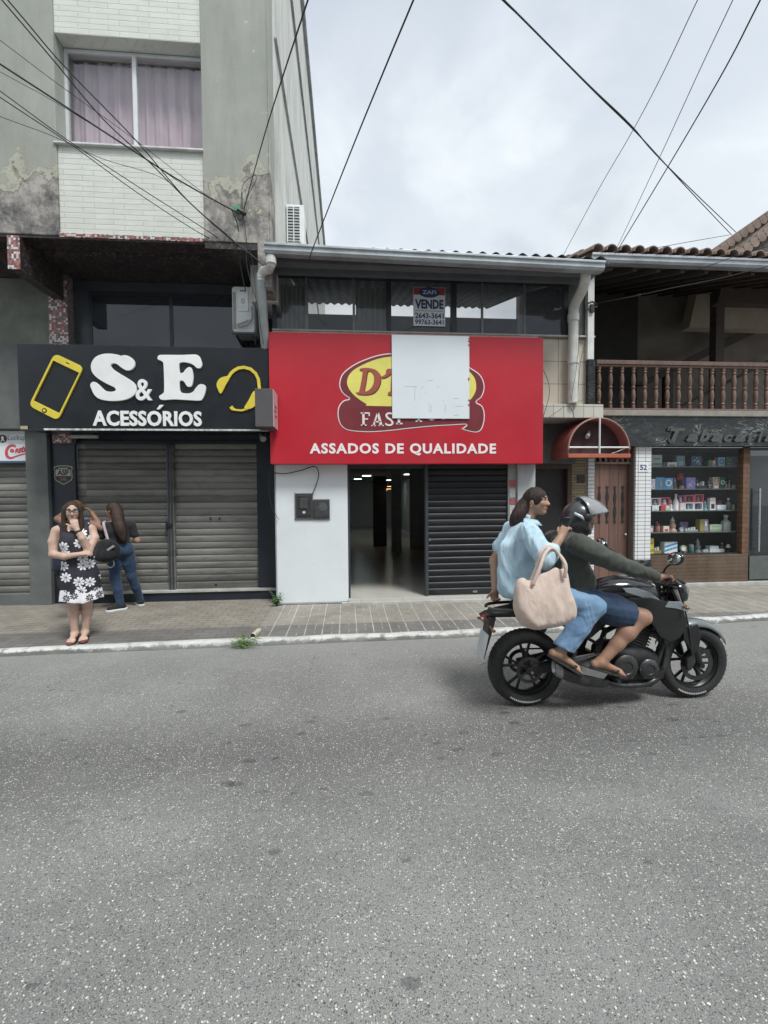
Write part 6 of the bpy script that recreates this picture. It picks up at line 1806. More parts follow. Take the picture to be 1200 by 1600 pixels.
# ------------------------------------------------------------------ implicit surfaces for bodies, clothes and bags
class SDF:
    def __init__(self, lo, hi, h):
        self.lo = np.array(lo, np.float32); self.h = h
        self.n = np.ceil((np.array(hi) - np.array(lo)) / h).astype(int) + 1
        self.ax = [self.lo[i] + h * np.arange(self.n[i], dtype=np.float32) for i in range(3)]
        self.d = np.full(self.n, 0.2, np.float32)

    def win(self, lo, hi, m):
        s = []
        for i in range(3):
            a = int(np.floor((lo[i] - m - self.lo[i]) / self.h)); b = int(np.ceil((hi[i] + m - self.lo[i]) / self.h)) + 1
            s.append(slice(max(a, 0), min(max(b, 0), self.n[i])))
        return tuple(s)

    def pts(self, s):
        return np.meshgrid(self.ax[0][s[0]], self.ax[1][s[1]], self.ax[2][s[2]], indexing='ij')

    def comb(self, s, q, k, sub=False):
        a = self.d[s]
        if a.size == 0: return
        if sub:
            q = -q
            if k > 0:
                hh = np.maximum(k - np.abs(a - q), 0) / k
                self.d[s] = np.maximum(a, q) + hh * hh * k * .25
            else: self.d[s] = np.maximum(a, q)
        elif k > 0:
            hh = np.maximum(k - np.abs(a - q), 0) / k
            self.d[s] = np.minimum(a, q) - hh * hh * k * .25
        else: self.d[s] = np.minimum(a, q)

    def cap(self, a, b, ra, rb=None, k=0.02, sub=False, flat=None):
        """tapered capsule; flat=(axis vector, factor) squeezes the section along an axis"""
        rb = ra if rb is None else rb
        a = np.array(a, np.float32); b = np.array(b, np.float32)
        R = max(ra, rb); m = k + 3 * self.h
        s = self.win(np.minimum(a, b) - R * 1.5, np.maximum(a, b) + R * 1.5, m)
        X, Y, Z = self.pts(s)
        px, py, pz = X - a[0], Y - a[1], Z - a[2]
        ab = b - a; L2 = float(ab @ ab) + 1e-9
        t = np.clip((px * ab[0] + py * ab[1] + pz * ab[2]) / L2, 0, 1)
        dx, dy, dz = px - t * ab[0], py - t * ab[1], pz - t * ab[2]
        if flat is not None:
            f = np.array(flat[0], np.float32); f /= np.linalg.norm(f)
            w = (dx * f[0] + dy * f[1] + dz * f[2]) * (flat[1] - 1)
            dx, dy, dz = dx + f[0] * w, dy + f[1] * w, dz + f[2] * w
        q = np.sqrt(dx * dx + dy * dy + dz * dz) - (ra + t * (rb - ra))
        self.comb(s, q, k, sub)
        return self

    def chain(self, pts, rs, k=0.02, n=0, **kw):
        if n:
            Q = catmull([Vector((*p, 0)).to_3d() if len(p) == 2 else Vector(p) for p in pts], False, n)
            rs = [rs[i] + (rs[min(i + 1, len(rs) - 1)] - rs[i]) * j / n for i in range(len(pts) - 1) for j in range(n)] + [rs[-1]]
            pts = Q
        for i in range(len(pts) - 1): self.cap(pts[i], pts[i + 1], rs[i], rs[i + 1], k, **kw)
        return self

    def ell(self, c, r, k=0.02, sub=False, rot=None):
        c = np.array(c, np.float32); r = np.array(r if isinstance(r, (tuple, list)) else (r, r, r), np.float32)
        R = float(r.max()); s = self.win(c - R, c + R, k + 3 * self.h)
        X, Y, Z = self.pts(s)
        P = [X - c[0], Y - c[1], Z - c[2]]
        if rot is not None:
            M = np.array(rot.to_3x3() if hasattr(rot, 'to_3x3') else rot).T
            P = [M[i][0] * P[0] + M[i][1] * P[1] + M[i][2] * P[2] for i in range(3)]
        k0 = np.sqrt(sum((p / q) ** 2 for p, q in zip(P, r)))
        k1 = np.sqrt(sum((p / (q * q)) ** 2 for p, q in zip(P, r))) + 1e-6
        self.comb(s, k0 * (k0 - 1) / k1, k, sub)
        return self

    def cut(self, p, n, k=0.0):
        """remove everything on the side the normal points to"""
        n = np.array(n, np.float32); n /= np.linalg.norm(n)
        s = (slice(None),) * 3
        X, Y, Z = self.pts(s)
        self.comb(s, -((X - p[0]) * n[0] + (Y - p[1]) * n[1] + (Z - p[2]) * n[2]), k, True)
        return self

    def func(self, f):
        X, Y, Z = self.pts((slice(None),) * 3)
        self.d = f(X, Y, Z, self.d).astype(np.float32)
        return self

    def wrinkle(self, amp, freq, seed=0, stretch=(1, 1, 1)):
        r = np.random.RandomState(seed)
        near = np.abs(self.d) < 0.03
        ix = np.nonzero(near)
        P = np.stack([self.ax[i][ix[i]] * stretch[i] for i in range(3)], 1)
        v = np.zeros(len(P), np.float32)
        for o in range(4):
            dirs = r.normal(size=(3, 3)); dirs /= np.linalg.norm(dirs, axis=1, keepdims=True)
            ph = r.uniform(0, 6.28, 3)
            f = freq * (1.0 + .55 * o)
            warp = .6 * np.sin(P @ dirs[1] * f * .45 + ph[1])
            v += (1 - np.abs(np.sin(P @ dirs[0] * f + ph[0] + 2 * warp))) * (.75 ** o) - .35
        self.d[ix] -= (v * amp / 2).astype(np.float32)
        return self

    def mesh(self, name='b'):
        d = self.d; h = self.h
        d[0] = d[-1] = .1; d[:, 0] = d[:, -1] = .1; d[:, :, 0] = d[:, :, -1] = .1
        ins = d < 0
        n = np.array(d.shape)
        acc = np.zeros(tuple(n - 1) + (3,), np.float32); cnt = np.zeros(tuple(n - 1), np.float32)
        # only touch active cells
        c8 = [ins[i:n[0] - 1 + i, j:n[1] - 1 + j, k:n[2] - 1 + k] for i in (0, 1) for j in (0, 1) for k in (0, 1)]
        sm = np.zeros(tuple(n - 1), np.int8)
        for c in c8: sm += c
        act = (sm > 0) & (sm < 8)
        I = np.stack(np.nonzero(act), 1)
        acc = np.zeros((len(I), 3), np.float32); cnt = np.zeros(len(I), np.float32)
        corners = [(i, j, k) for i in (0, 1) for j in (0, 1) for k in (0, 1)]
        val = {c: d[I[:, 0] + c[0], I[:, 1] + c[1], I[:, 2] + c[2]] for c in corners}
        for c in corners:
            for a in range(3):
                if c[a] == 0:
                    e = list(c); e[a] = 1; e = tuple(e)
                    v0, v1 = val[c], val[e]
                    x = (v0 < 0) != (v1 < 0)
                    t = np.where(x, v0 / np.where(x, v0 - v1, 1), 0)
                    p = np.tile(np.array(c, np.float32), (len(I), 1)); p[:, a] += t
                    acc[x] += p[x]; cnt[x] += 1
        V = (I + acc / cnt[:, None]) * h + self.lo
        idx = np.full(tuple(n - 1), -1, np.int32); idx[act] = np.arange(len(I))
        F = []
        for a in range(3):
            b, c = (a + 1) % 3, (a + 2) % 3
            s0 = [slice(None)] * 3; s1 = [slice(None)] * 3
            s0[a] = slice(0, n[a] - 1); s1[a] = slice(1, n[a])
            x0, x1 = ins[tuple(s0)], ins[tuple(s1)]
            E = np.stack(np.nonzero(x0 != x1), 1)
            E = E[(E[:, b] > 0) & (E[:, c] > 0) & (E[:, b] < n[b] - 1) & (E[:, c] < n[c] - 1)]
            fl = x0[E[:, 0], E[:, 1], E[:, 2]]
            q = []
            for db, dc in ((-1, -1), (0, -1), (0, 0), (-1, 0)):
                J = E.copy(); J[:, b] += db; J[:, c] += dc
                q.append(idx[J[:, 0], J[:, 1], J[:, 2]])
            q = np.stack(q, 1)
            q[~fl] = q[~fl][:, ::-1]
            F.append(q)
        F = np.concatenate(F)
        F = F[(F >= 0).all(1)]
        me = bpy.data.meshes.new(name)
        me.vertices.add(len(V)); me.vertices.foreach_set('co', V.astype(np.float32).ravel())
        me.loops.add(len(F) * 4); me.loops.foreach_set('vertex_index', F.ravel().astype(np.int32))
        me.polygons.add(len(F)); me.polygons.foreach_set('loop_start', np.arange(0, len(F) * 4, 4, dtype=np.int32))
        me.update(calc_edges=True); me.validate()
        return me

    def build(self, name, mtl, parent, origin=None):
        return link(name, self.mesh(name), mtl, parent, True, origin)


def skin(name, c, lip=None):
    if name in MATS: return MATS[name]
    t = NT(name); p = t.obj()
    n = t.noise(p, 22, 5, .6)
    col = t.ramp(n, [(.3, tuple(x * .86 for x in c)), (.7, tuple(min(1, x * 1.12) for x in c))])
    MATS[name] = t.done(col, .6, 0, t.bump(t.noise(p, 260, 2), .12, .002), Subsurface_Weight=.08, Subsurface_Radius=(.012, .004, .002))
    return MATS[name]


def cloth(name, c, var=.18, scale=12, weave=700, rough=.9, fade=None, fadec=None, fold=.28, fs=7):
    if name in MATS: return MATS[name]
    t = NT(name); p = t.obj()
    n = t.noise(p, scale, 6, .65)
    col = t.ramp(n, [(.3, tuple(x * (1 - var) for x in c)), (.7, tuple(min(1, x * (1 + var)) for x in c))])
    if fadec: col = t.mix(t.ramp(t.noise(p, scale * .4, 4), [(.42, 0.0), (.7, .7)]), col, fadec)
    q = t.noise(t.map(p, rot=(.5, .6, .3), sc=(1, 1, .45)), fs, 2, .5, 1.4)
    ridge = t.math('ABSOLUTE', t.math('SUBTRACT', q, .5))
    nb = t.bump(t.ramp(ridge, [(0.0, 1.0), (.14, .35), (.35, 0.0)]), fold, .016)
    MATS[name] = t.done(col, rough, 0, t.bump(t.noise(p, weave, 2), .25, .002, nb), .25, Sheen_Weight=.15)
    return MATS[name]


def hairm(name, c1, c2):
    if name in MATS: return MATS[name]
    t = NT(name); p = t.obj()
    n = t.noise(t.map(p, sc=(38, 38, 2.5)), 3, 6, .75, .6)
    MATS[name] = t.done(t.ramp(n, [(.36, c1), (.72, c2)]), .5, 0, t.bump(n, .9, .008), .3)
    return MATS[name]


V3 = lambda *a: Vector(a)


def frame(fwd, up=(0, 0, 1)):
    f = Vector(fwd).normalized(); r = f.cross(Vector(up)).normalized(); u = r.cross(f)
    return f, r, u                      # forward, the figure's right side (f x up), up


def head(s, c, fwd, up=(0, 0, 1), R=.098, k=.02, nose=1.0):
    """skull, jaw, nose, brow, ears, neck stub into s; c = centre of the skull"""
    f, r, u = frame(fwd, up); c = Vector(c)
    q = R / .098
    M = Matrix((r, f, u)).transposed()
    s.ell(c + u * .012 * q, (.074 * q, .094 * q, .098 * q), .02, rot=M)
    s.ell(c + f * .030 * q - u * .050 * q, (.056 * q, .062 * q, .062 * q), .03, rot=M)
    s.ell(c + f * .066 * q - u * .098 * q, (.026 * q, .022 * q, .018 * q), .03, rot=M)      # chin
    s.cap(c + f * .088 * q + u * .012 * q, c + f * .110 * q * nose - u * .026 * q, .009 * q, .0135 * q, .012)   # nose
    for sg in (-1, 1):
        s.ell(c + f * .102 * q - u * .030 * q + r * sg * .011 * q, .008 * q, .008)
        s.ell(c + f * .072 * q - u * .022 * q + r * sg * .036 * q, (.022 * q, .018 * q, .018 * q), .02, rot=M)      # cheek
        s.ell(c + f * .084 * q + u * .010 * q + r * sg * .031 * q, (.017 * q, .012 * q, .010 * q), .010, True, rot=M)  # eye socket
        s.cap(c + f * .086 * q + u * .024 * q + r * sg * .014 * q, c + f * .074 * q + u * .026 * q + r * sg * .050 * q, .008 * q, .006 * q, .012)   # brow
        s.ell(c - f * .008 * q - u * .012 * q + r * sg * .077 * q, (.010 * q, .020 * q, .030 * q), .008, rot=M)       # ear
    s.cap(c + f * .088 * q - u * .062 * q - r * .016 * q, c + f * .088 * q - u * .062 * q + r * .016 * q, .0085 * q, .0085 * q, .008)  # lips
    return f, r, u


def face_parts(c, fwd, parent, R=.098, up=(0, 0, 1), lipc=(.30, .10, .09), browc=(.03, .02, .015)):
    f, r, u = frame(fwd, up); c = Vector(c); q = R / .098
    M = Matrix((r, f, u)).transposed()
    for sg in (-1, 1):
        p = c + f * .0765 * q + u * .009 * q + r * sg * .031 * q
        m = MB(); m.ball(p, (.0125 * q, .010 * q, .0085 * q), 10, 8, M); e = m.build('eye', mat('eye_white', (.55, .53, .50), .3), parent, smooth=True)
        m = MB(); m.ball(p + f * .0075 * q, (.0058 * q, .0035 * q, .0062 * q), 10, 6, M); m.build('iris', mat('iris_dark', (.03, .018, .012), .2), e, smooth=True)
        m = MB(); m.tube([c + f * .094 * q + u * .030 * q + r * sg * .014 * q, c + f * .092 * q + u * .036 * q + r * sg * .032 * q, c + f * .076 * q + u * .030 * q + r * sg * .052 * q], [.0042 * q, .004 * q, .002 * q], 6)
        m.build('eyebrow', mat('brow_hair', browc, .8), parent, smooth=True)
    m = MB()
    m.tube([c + f * .086 * q - u * .060 * q - r * .024 * q, c + f * .0985 * q - u * .057 * q - r * .008 * q, c + f * .0985 * q - u * .057 * q + r * .008 * q, c + f * .086 * q - u * .060 * q + r * .024 * q], [.0015 * q, .004 * q, .004 * q, .0015 * q], 6)
    m.tube([c + f * .086 * q - u * .062 * q - r * .022 * q, c + f * .097 * q - u * .067 * q, c + f * .086 * q - u * .062 * q + r * .022 * q], [.0015 * q, .0052 * q, .0015 * q], 6)
    m.build('lips', mat('lip_%02d' % int(lipc[0] * 100), lipc, .4), parent, smooth=True)


def hand(s, wrist, knuck, palm_n, curl=.3, spread=.10, thumb_side=1, L=.078, thumb_curl=.3, cyl=None, h=1.0):
    """palm from wrist to knuckles, four jointed fingers and a thumb. palm_n points out of the palm"""
    w = Vector(wrist); kq = Vector(knuck)
    d = (kq - w).normalized(); n = Vector(palm_n); n = (n - d * n.dot(d)).normalized()
    side = d.cross(n).normalized() * thumb_side
    for i in range(4):
        o = side * ((1.5 - i) * .0205 * h)
        s.cap(w + d * .015 + o * .6, kq + o, .0135 * h, .0115 * h, .012)
    s.cap(w - d * .01, w + d * .03, .021 * h, .024 * h, .015, flat=(n, 1.35))
    ln = (.92, 1.04, .98, .78)
    for i in range(4):
        o = side * ((1.5 - i) * .0205 * h)
        p = kq + o
        a = curl * (.75 + .12 * i)
        dd = (d + side * (1.5 - i) * spread).normalized()
        seg = [L * .46 * ln[i] * h, L * .32 * ln[i] * h, L * .25 * ln[i] * h]
        rr = [.0098 * h, .0088 * h, .0080 * h, .0070 * h]
        for j in range(3):
            dd = (dd * math.cos(a) + n * math.sin(a)).normalized()
            n2 = n
            q = p + dd * seg[j]
            s.cap(p, q, rr[j], rr[j + 1], .004)
            p = q
            # turn the local frame with the bend
            a = curl * (1.05 if j == 0 else .9)
            n_loc = (n - dd * n.dot(dd))
            n = n_loc.normalized() if n_loc.length > .05 else n
        n = Vector(palm_n); n = (n - d * n.dot(d)).normalized()
    t0 = w + d * .022 + side * .024 * h
    td = (d * .62 + side * .78 + n * .15).normalized()
    t1 = t0 + td * .036 * h
    td2 = (td * math.cos(thumb_curl) + (d * .8 + n * .5 - side * .2).normalized() * math.sin(thumb_curl)).normalized()
    t2 = t1 + td2 * .030 * h; t3 = t2 + (td2 + n * thumb_curl * .6).normalized() * .024 * h
    s.cap(t0, t1, .0135 * h, .0115 * h, .012); s.cap(t1, t2, .0108 * h, .0096 * h, .004); s.cap(t2, t3, .0096 * h, .0078 * h, .004)


def foot(s, ankle, toe, up=(0, 0, 1), L=None, sidev=None, inner=1):
    """bare foot from ankle joint towards the toe tip, five separate toes"""
    a = Vector(ankle); t = Vector(toe); u = Vector(up)
    d = (t - a); d = d - u * d.dot(u); d.normalize()
    r = d.cross(u).normalized()
    sole = t.copy()
    h = (a - t).dot(u)
    heel = a - u * (h - .004) - d * .045
    s.cap(a, heel + u * .022, .036, .028, .02)
    ball = t - d * .055
    s.cap(a - u * .01, ball + u * .022, .034, .022, .025, flat=(u, 1.1))
    s.cap(heel + u * .018, ball + u * .014 + r * .018 * -inner, .024, .018, .02)
    s.cap(ball + u * .013 - r * .024, ball + u * .013 + r * .024, .017, .017, .02)
    for i in range(5):
        o = r * ((i - 2) * .0165) * inner
        back = .004 * i * 1.0 + (.004 if i == 4 else 0)
        b0 = ball + o + u * .011
        b1 = t + o - d * (back + .004) + u * .008
        s.cap(b0, b1, .0105 if i == 0 else .0078, .0115 if i == 0 else .0072, .004)


def flipflop(parent, ankle, toe, solec, strapc, up=(0, 0, 1), name='flip_flop'):
    a = Vector(ankle); t = Vector(toe); u = Vector(up)
    d = (t - a); d = d - u * d.dot(u); d.normalize(); r = d.cross(u).normalized()
    h = (a - t).dot(u)
    mid = a - u * h
    prof = []
    L0 = -.075; L1 = (t - mid).dot(d) + .014
    N = 14
    m = MB(); top = []; 
    for i in range(N + 1):
        f = i / N
        w = .031 + .012 * f
        if f < .12: w *= math.sqrt(max(.06, f / .12))
        if f > .85: w *= math.sqrt(max(.05, (1 - f) / .15))
        top.append((L0 + (L1 - L0) * f, w))
    loop = [mid + d * x + r * w for x, w in top] + [mid + d * x - r * w for x, w in top[::-1]]
    n = len(loop)
    m.add([p + u * .002 for p in loop] + [p - u * .016 for p in loop], [tuple(range(n)), tuple(range(2 * n - 1, n - 1, -1))] + [(i, i + n, (i + 1) % n + n, (i + 1) % n) for i in range(n)])
    ff = m.build(name, mat('sole_%d' % int(sum(solec) * 1000), solec, .7, local=True), parent, bevel=.003)
    m = MB()
    pk = t - d * .046 + u * .006
    for sg in (-1, 1):
        m.tube([pk, pk + u * .022 + r * sg * .010 - d * .012, pk - d * .05 + r * sg * .034 + u * .024, pk - d * .085 + r * sg * .036 - u * .002], [.005, .006, .007, .006], 6)
    m.build('strap', mat('strap_%d' % int(sum(strapc) * 1000), strapc, .5, local=True), ff, smooth=True)
    return ff

# ------------------------------------------------------------------ people
def poly2(X, Z, poly):
    """signed distance to a closed polygon in the XZ plane"""
    P = np.array(poly, np.float32); d = np.full(X.shape, 1e9, np.float32); s = np.ones(X.shape, np.float32)
    n = len(P); j = n - 1
    for i in range(n):
        ex, ez = P[j] - P[i]; wx, wz = X - P[i][0], Z - P[i][1]
        t = np.clip((wx * ex + wz * ez) / (ex * ex + ez * ez), 0, 1)
        d = np.minimum(d, (wx - ex * t) ** 2 + (wz - ez * t) ** 2)
        c1 = Z >= P[i][1]; c2 = Z < P[j][1]; c3 = ex * wz > ez * wx
        s = np.where((c1 & c2 & c3) | (~c1 & ~c2 & ~c3), -s, s)
        j = i
    return s * np.sqrt(d)


SK_W = skin('skin_fair', (.49, .335, .265))
SK_P = skin('skin_warm', (.36, .215, .15))
SK_R = skin('skin_tan', (.33, .185, .125))
SK_H = skin('skin_brown', (.22, .115, .075))

# --- woman in the flowered dress -------------------------------------------------
wb = Vector((-2.985, 5.13, .132))
wo_ = thing('person', 'woman in a flowered dress and glasses standing with her hand at her chin', 'person', tuple(wb))
f, r, u = frame((.46, -.89, 0))


def W(x, ff, z): return wb + r * (-x * .84) + f * ff + u * z      # x to the right in the photo, ff towards the viewer


s = SDF((-3.42, 4.70, .10), (-2.50, 5.50, 1.72), .0065)
hc = W(-.012, .02, 1.420)
hf = (Vector(f) + Vector(r) * -.02 + Vector((0, 0, -.06)))
head(s, hc, hf, R=.090)
s.cap(W(-.005, -.01, 1.25), W(-.01, -.005, 1.38), .058, .052, .03)
s.ell(W(.01, -.01, 1.13), (.140, .105, .155), .04, rot=Matrix((r, f, u)).transposed())
s.ell(W(.02, .05, 1.08), (.13, .085, .10), .05, rot=Matrix((r, f, u)).transposed())
s.ell(W(.03, .02, .93), (.140, .13, .14), .06, rot=Matrix((r, f, u)).transposed())
s.ell(W(.045, 0, .76), (.155, .135, .14), .06, rot=Matrix((r, f, u)).transposed())
s.cap(W(-.165, -.01, 1.222), W(.175, -.01, 1.222), .050, .050, .04)
# her right arm (left in the photo) across the belly, left arm up to the chin
s.chain([W(-.195, -.01, 1.21), W(-.225, .0, 1.10), W(-.225, .03, .965)], [.045, .044, .039], .02)
s.chain([W(-.225, .03, .965), W(-.10, .15, .945), W(.06, .20, .965)], [.040, .035, .025], .015)
hand(s, W(.055, .20, .965), W(.125, .205, .975), f * -.4 + u * -.9, .35, .06, 1, L=.075, h=.92)
s.chain([W(.195, -.01, 1.21), W(.215, .04, 1.12), W(.155, .14, 1.00)], [.044, .046, .042], .02)
s.chain([W(.155, .14, 1.00), W(.095, .175, 1.13), W(.035, .155, 1.235)], [.042, .036, .025], .015)
hand(s, W(.034, .155, 1.238), W(.012, .145, 1.305), f * -1.0 + u * .2, .62, .05, 1, L=.07, h=.9)
# legs
for sx, ax_, tx, ty in ((-.045, -.03, -.075, .16), (.105, .085, .065, .15)):
    s.chain([W(sx + .015, 0, .62), W(sx + .012, .015, .44), W(sx + .01, -.012, .30), W(ax_, -.015, .085)], [.078, .053, .050, .033], .03)
    foot(s, W(ax_, -.015, .075), W(tx, ty, .018), inner=1 if sx < 0 else -1)
s.build('body', SK_W, wo_)
face_parts(hc, hf, wo_, R=.090)
# dress
t = NT('flower_dress'); p = t.pos()
x, y, z = t.xyz(p)
# coordinates across the dress front
ux = t.math('ADD', t.math('MULTIPLY', x, -r.x), t.math('MULTIPLY', y, -r.y))
uv = t.comb(ux, z, 0.0)


def flowers(scale, rad, off):
    v = t.n('ShaderNodeTexVoronoi', voronoi_dimensions='2D'); t.set(v.inputs['Vector'], t.map(uv, off)); v.inputs['Scale'].default_value = scale; v.inputs['Randomness'].default_value = .72
    q = t.n('ShaderNodeVectorMath', operation='SUBTRACT')
    sc = t.n('ShaderNodeVectorMath', operation='SCALE'); t.set(sc.inputs[0], t.map(uv, off)); sc.inputs[3].default_value = scale
    t.set(q.inputs[0], sc.outputs[0])
    s2 = t.n('ShaderNodeVectorMath', operation='SCALE'); t.t.links.new(v.outputs['Position'], s2.inputs[0]); s2.inputs[3].default_value = scale
    t.set(q.inputs[1], s2.outputs[0])
    d = t.xyz(q.outputs[0])
    ang = t.math('ARCTAN2', d[1], d[0])
    rnd = t.xyz(v.outputs['Color'])
    pet = t.math('ABSOLUTE', t.math('COSINE', t.math('MULTIPLY_ADD', ang, 4.0, t.math('MULTIPLY', rnd[0], 6.0))))
    lim = t.math('MULTIPLY', t.math('MULTIPLY_ADD', t.math('POWER', pet, .6), .62, .38), rad)
    dist = t.math('SQRT', t.math('ADD', t.math('MULTIPLY', d[0], d[0]), t.math('MULTIPLY', d[1], d[1])))
    fl = t.math('LESS_THAN', dist, lim)
    core = t.math('MULTIPLY_ADD', t.math('LESS_THAN', dist, rad * .24), -.65, 1.0)
    lines = t.math('MULTIPLY_ADD', t.math('MULTIPLY', t.math('LESS_THAN', pet, .5), t.math('LESS_THAN', dist, rad * .62)), -.55, 1.0)
    return t.math('MULTIPLY', fl, t.math('MULTIPLY', core, lines))


fa = flowers(7.4, .40, (.03, .05, 0))
edge = t.math('MULTIPLY_ADD', t.math('SINE', t.math('MULTIPLY', ux, 42.0)), .022, .69)
low = t.math('LESS_THAN', z, edge)
fb = t.math('SUBTRACT', 1.0, flowers(9.0, .34, (.2, .41, 0)))
m_ = t.math('ADD', t.math('MULTIPLY', fa, t.math('SUBTRACT', 1.0, low)), t.math('MULTIPLY', fb, low))
col = t.mix(m_, (.022, .020, .032), (.74, .73, .76))
DRESS = t.done(col, .8, 0, t.bump(t.noise(p, 500, 2), .2, .002))
s = SDF((-3.40, 4.72, .55), (-2.55, 5.50, 1.45), .0065)
M3 = Matrix((r, f, u)).transposed()
s.ell(W(.01, -.01, 1.11), (.148, .115, .16), .04, rot=M3)
s.ell(W(.012, .075, 1.10), (.10, .072, .105), .05, rot=M3)
for sg in (-1, 1): s.ell(W(.012 + sg * .078, .085, 1.075), (.075, .062, .080), .05, rot=M3)
s.ell(W(.03, .02, .93), (.152, .140, .15), .06, rot=M3)
s.chain([W(.035, .01, .86), W(.05, .01, .70), W(.058, .012, .46)], [.148, .175, .200], .05, flat=(tuple(f), 1.22))
for sg in (-1, 1): s.chain([W(.01 + sg * .118, .07, 1.15), W(.005 + sg * .128, .0, 1.262), W(.005 + sg * .125, -.07, 1.20)], [.034, .030, .034], .03)
s.cap(W(.0, .17, 1.262), W(.0, -.0, 1.305), .060, .075, .02, sub=True)
for sg in (-1, 1): s.ell(W(.0 + sg * .25, -.0, 1.18), (.065, .09, .095), .02, True, rot=M3)
zz0 = wb.z
lo_hem = wb.z + .442


def hemf(X, Y, Z, d):
    q = (X - wb.x) * (-r.x) + (Y - wb.y) * (-r.y)
    ang = np.arctan2((X - wb.x) * f.x + (Y - wb.y) * f.y, q - .055)
    fold = .012 * np.sin(ang * 9 + 1.0) * np.clip((.95 - Z) / .45, 0, 1)
    d = d - fold
    return np.maximum(d, lo_hem + .012 * np.sin(ang * 3) - Z)


s.func(hemf)
# hollow below the hem so the skirt reads as cloth
s.cap(W(.058, .012, .38), W(.05, .01, .62), .186, .14, .0, sub=True, flat=(tuple(f), 1.22))
s.wrinkle(.004, 22, 3)
s.build('dress', DRESS, wo_)
# hair
s = SDF((-3.25, 4.85, 1.05), (-2.72, 5.32, 1.72), .0065)
hx = hc
F_, R_h, U_ = frame(hf)
MH = Matrix((R_h, F_, U_)).transposed()
s.ell(hx + U_ * .020 - F_ * .007, (.081, .098, .096), .02, rot=MH)
s.cut(hx + F_ * .066 + U_ * .075, (F_ * .92 + U_ * .30))
s.ell(hx + F_ * .095 - U_ * .03, (.060, .072, .108), .01, True, rot=MH)
for sg in (-1, 1):
    s.chain([hx + R_h * sg * .066 + F_ * .022 + U_ * .045, hx + R_h * sg * .074 + F_ * .022 - U_ * .06, hx + R_h * sg * .074 + F_ * .035 - U_ * .16, hx + R_h * sg * .072 + F_ * .060 - U_ * .245], [.020, .022, .024, .014], .02, n=4)
s.chain([hx - F_ * .07 + U_ * .0, hx - F_ * .085 - U_ * .14, hx - F_ * .07 - U_ * .25], [.070, .068, .045], .03, n=4)
s.wrinkle(.006, 55, 5, (1, 1, .15))
s.build('hair', hairm('brown_hair', (.022, .014, .010), (.085, .048, .030)), wo_)
# glasses
m = MB()
for sg in (-1, 1):
    c = hx + F_ * .098 + U_ * .008 + R_h * sg * .031
    lp = [c + R_h * (.027 * math.cos(a * math.pi / 8)) + U_ * (.017 * math.sin(a * math.pi / 8)) for a in range(17)]
    m.tube(lp, .0034, 6, cap=False)
    m.tube([c + R_h * sg * .026, hx + R_h * sg * .076 + F_ * .03 + U_ * .01, hx + R_h * sg * .076 - F_ * .01 + U_ * .008], .003, 6)
m.tube([hx + F_ * .106 + U_ * .012 - R_h * .007, hx + F_ * .110 + U_ * .014, hx + F_ * .106 + U_ * .012 + R_h * .007], .003, 6)
m.build('glasses', BLACKP, wo_, smooth=True)
m = MB(); c = W(.052, .16, 1.205)
m.lathe(c, W(.034, .155, 1.238) - W(.095, .175, 1.13), [(.034, -.010), (.036, -.005), (.036, .005), (.034, .010)], 16); m.build('watch', BLACKP, wo_, smooth=40)
flipflop(wo_, W(-.03, -.015, .075), W(-.075, .16, .018), (.20, .07, .07), (.03, .025, .025))
flipflop(wo_, W(.085, -.015, .075), W(.065, .15, .018), (.20, .07, .07), (.03, .025, .025))

# --- young woman in black seen from behind ---------------------------------------
gb = Vector((-3.15, 6.50, .132))
gi = thing('person', 'long-haired young woman in black top and jeans standing by the shutter, face turned left', 'person', tuple(gb))
bf = Vector((-.45, .89, 0)).normalized(); bf, br, bu = frame(bf)


def G(x, y, z): return Vector((-3.15 + x, 6.50 + y, z + .132))


s = SDF((-3.62, 6.15, .10), (-2.70, 6.98, 1.70), .0075)
ghc = G(-.105, -.01, 1.395); ghf = Vector((-1, .28, -.03))
head(s, ghc, ghf, R=.093)
s.cap(G(-.075, .0, 1.22), G(-.095, -.005, 1.36), .05, .046, .03)
MG = Matrix((br, bf, bu)).transposed()
s.ell(G(-.055, .0, 1.10), (.145, .095, .16), .04, rot=MG)
s.cap(G(-.20, -.06, 1.185), G(.09, .06, 1.185), .048, .048, .05)
s.ell(G(-.03, .0, .86), (.15, .115, .13), .06, rot=MG)
la = [G(-.225, -.06, 1.18), G(-.265, -.03, .96), G(-.30, .16, .92)]
ra = [G(.110, .06, 1.18), G(.165, .08, .96), G(.08, .25, .95)]
for a in (la, ra):
    s.chain(a, [.046, .040, .028], .02)
    d = (a[2] - a[1]).normalized()
    hand(s, a[2], a[2] + d * .07, Vector((0, 0, -1)), .4, .06, 1, h=.88)
ll = [G(-.095, -.02, .82), G(-.085, -.04, .46), G(-.02, -.055, .085)]
rl = [G(.045, .03, .82), G(.080, .08, .46), G(.135, .20, .085)]
for a in (ll, rl): s.chain(a, [.085, .056, .036], .03)
s.build('body', SK_P, gi)
face_parts(ghc, ghf, gi, R=.093)
s = SDF((-3.62, 6.15, .75), (-2.70, 6.98, 1.50), .0075)
s.ell(G(-.055, .0, 1.09), (.158, .112, .17), .04, rot=MG)
s.cap(G(-.20, -.06, 1.18), G(.09, .06, 1.18), .055, .055, .05)
s.ell(G(-.04, .0, .92), (.15, .118, .12), .06, rot=MG)
for a in (la, ra): s.cap(a[0], a[0].lerp(a[1], .62), .056, .057, .03)
s.cut(G(0, 0, .84), (0, 0, -1))
s.wrinkle(.006, 26, 9)
s.build('top', cloth('black_cotton', (.022, .022, .026)), gi)
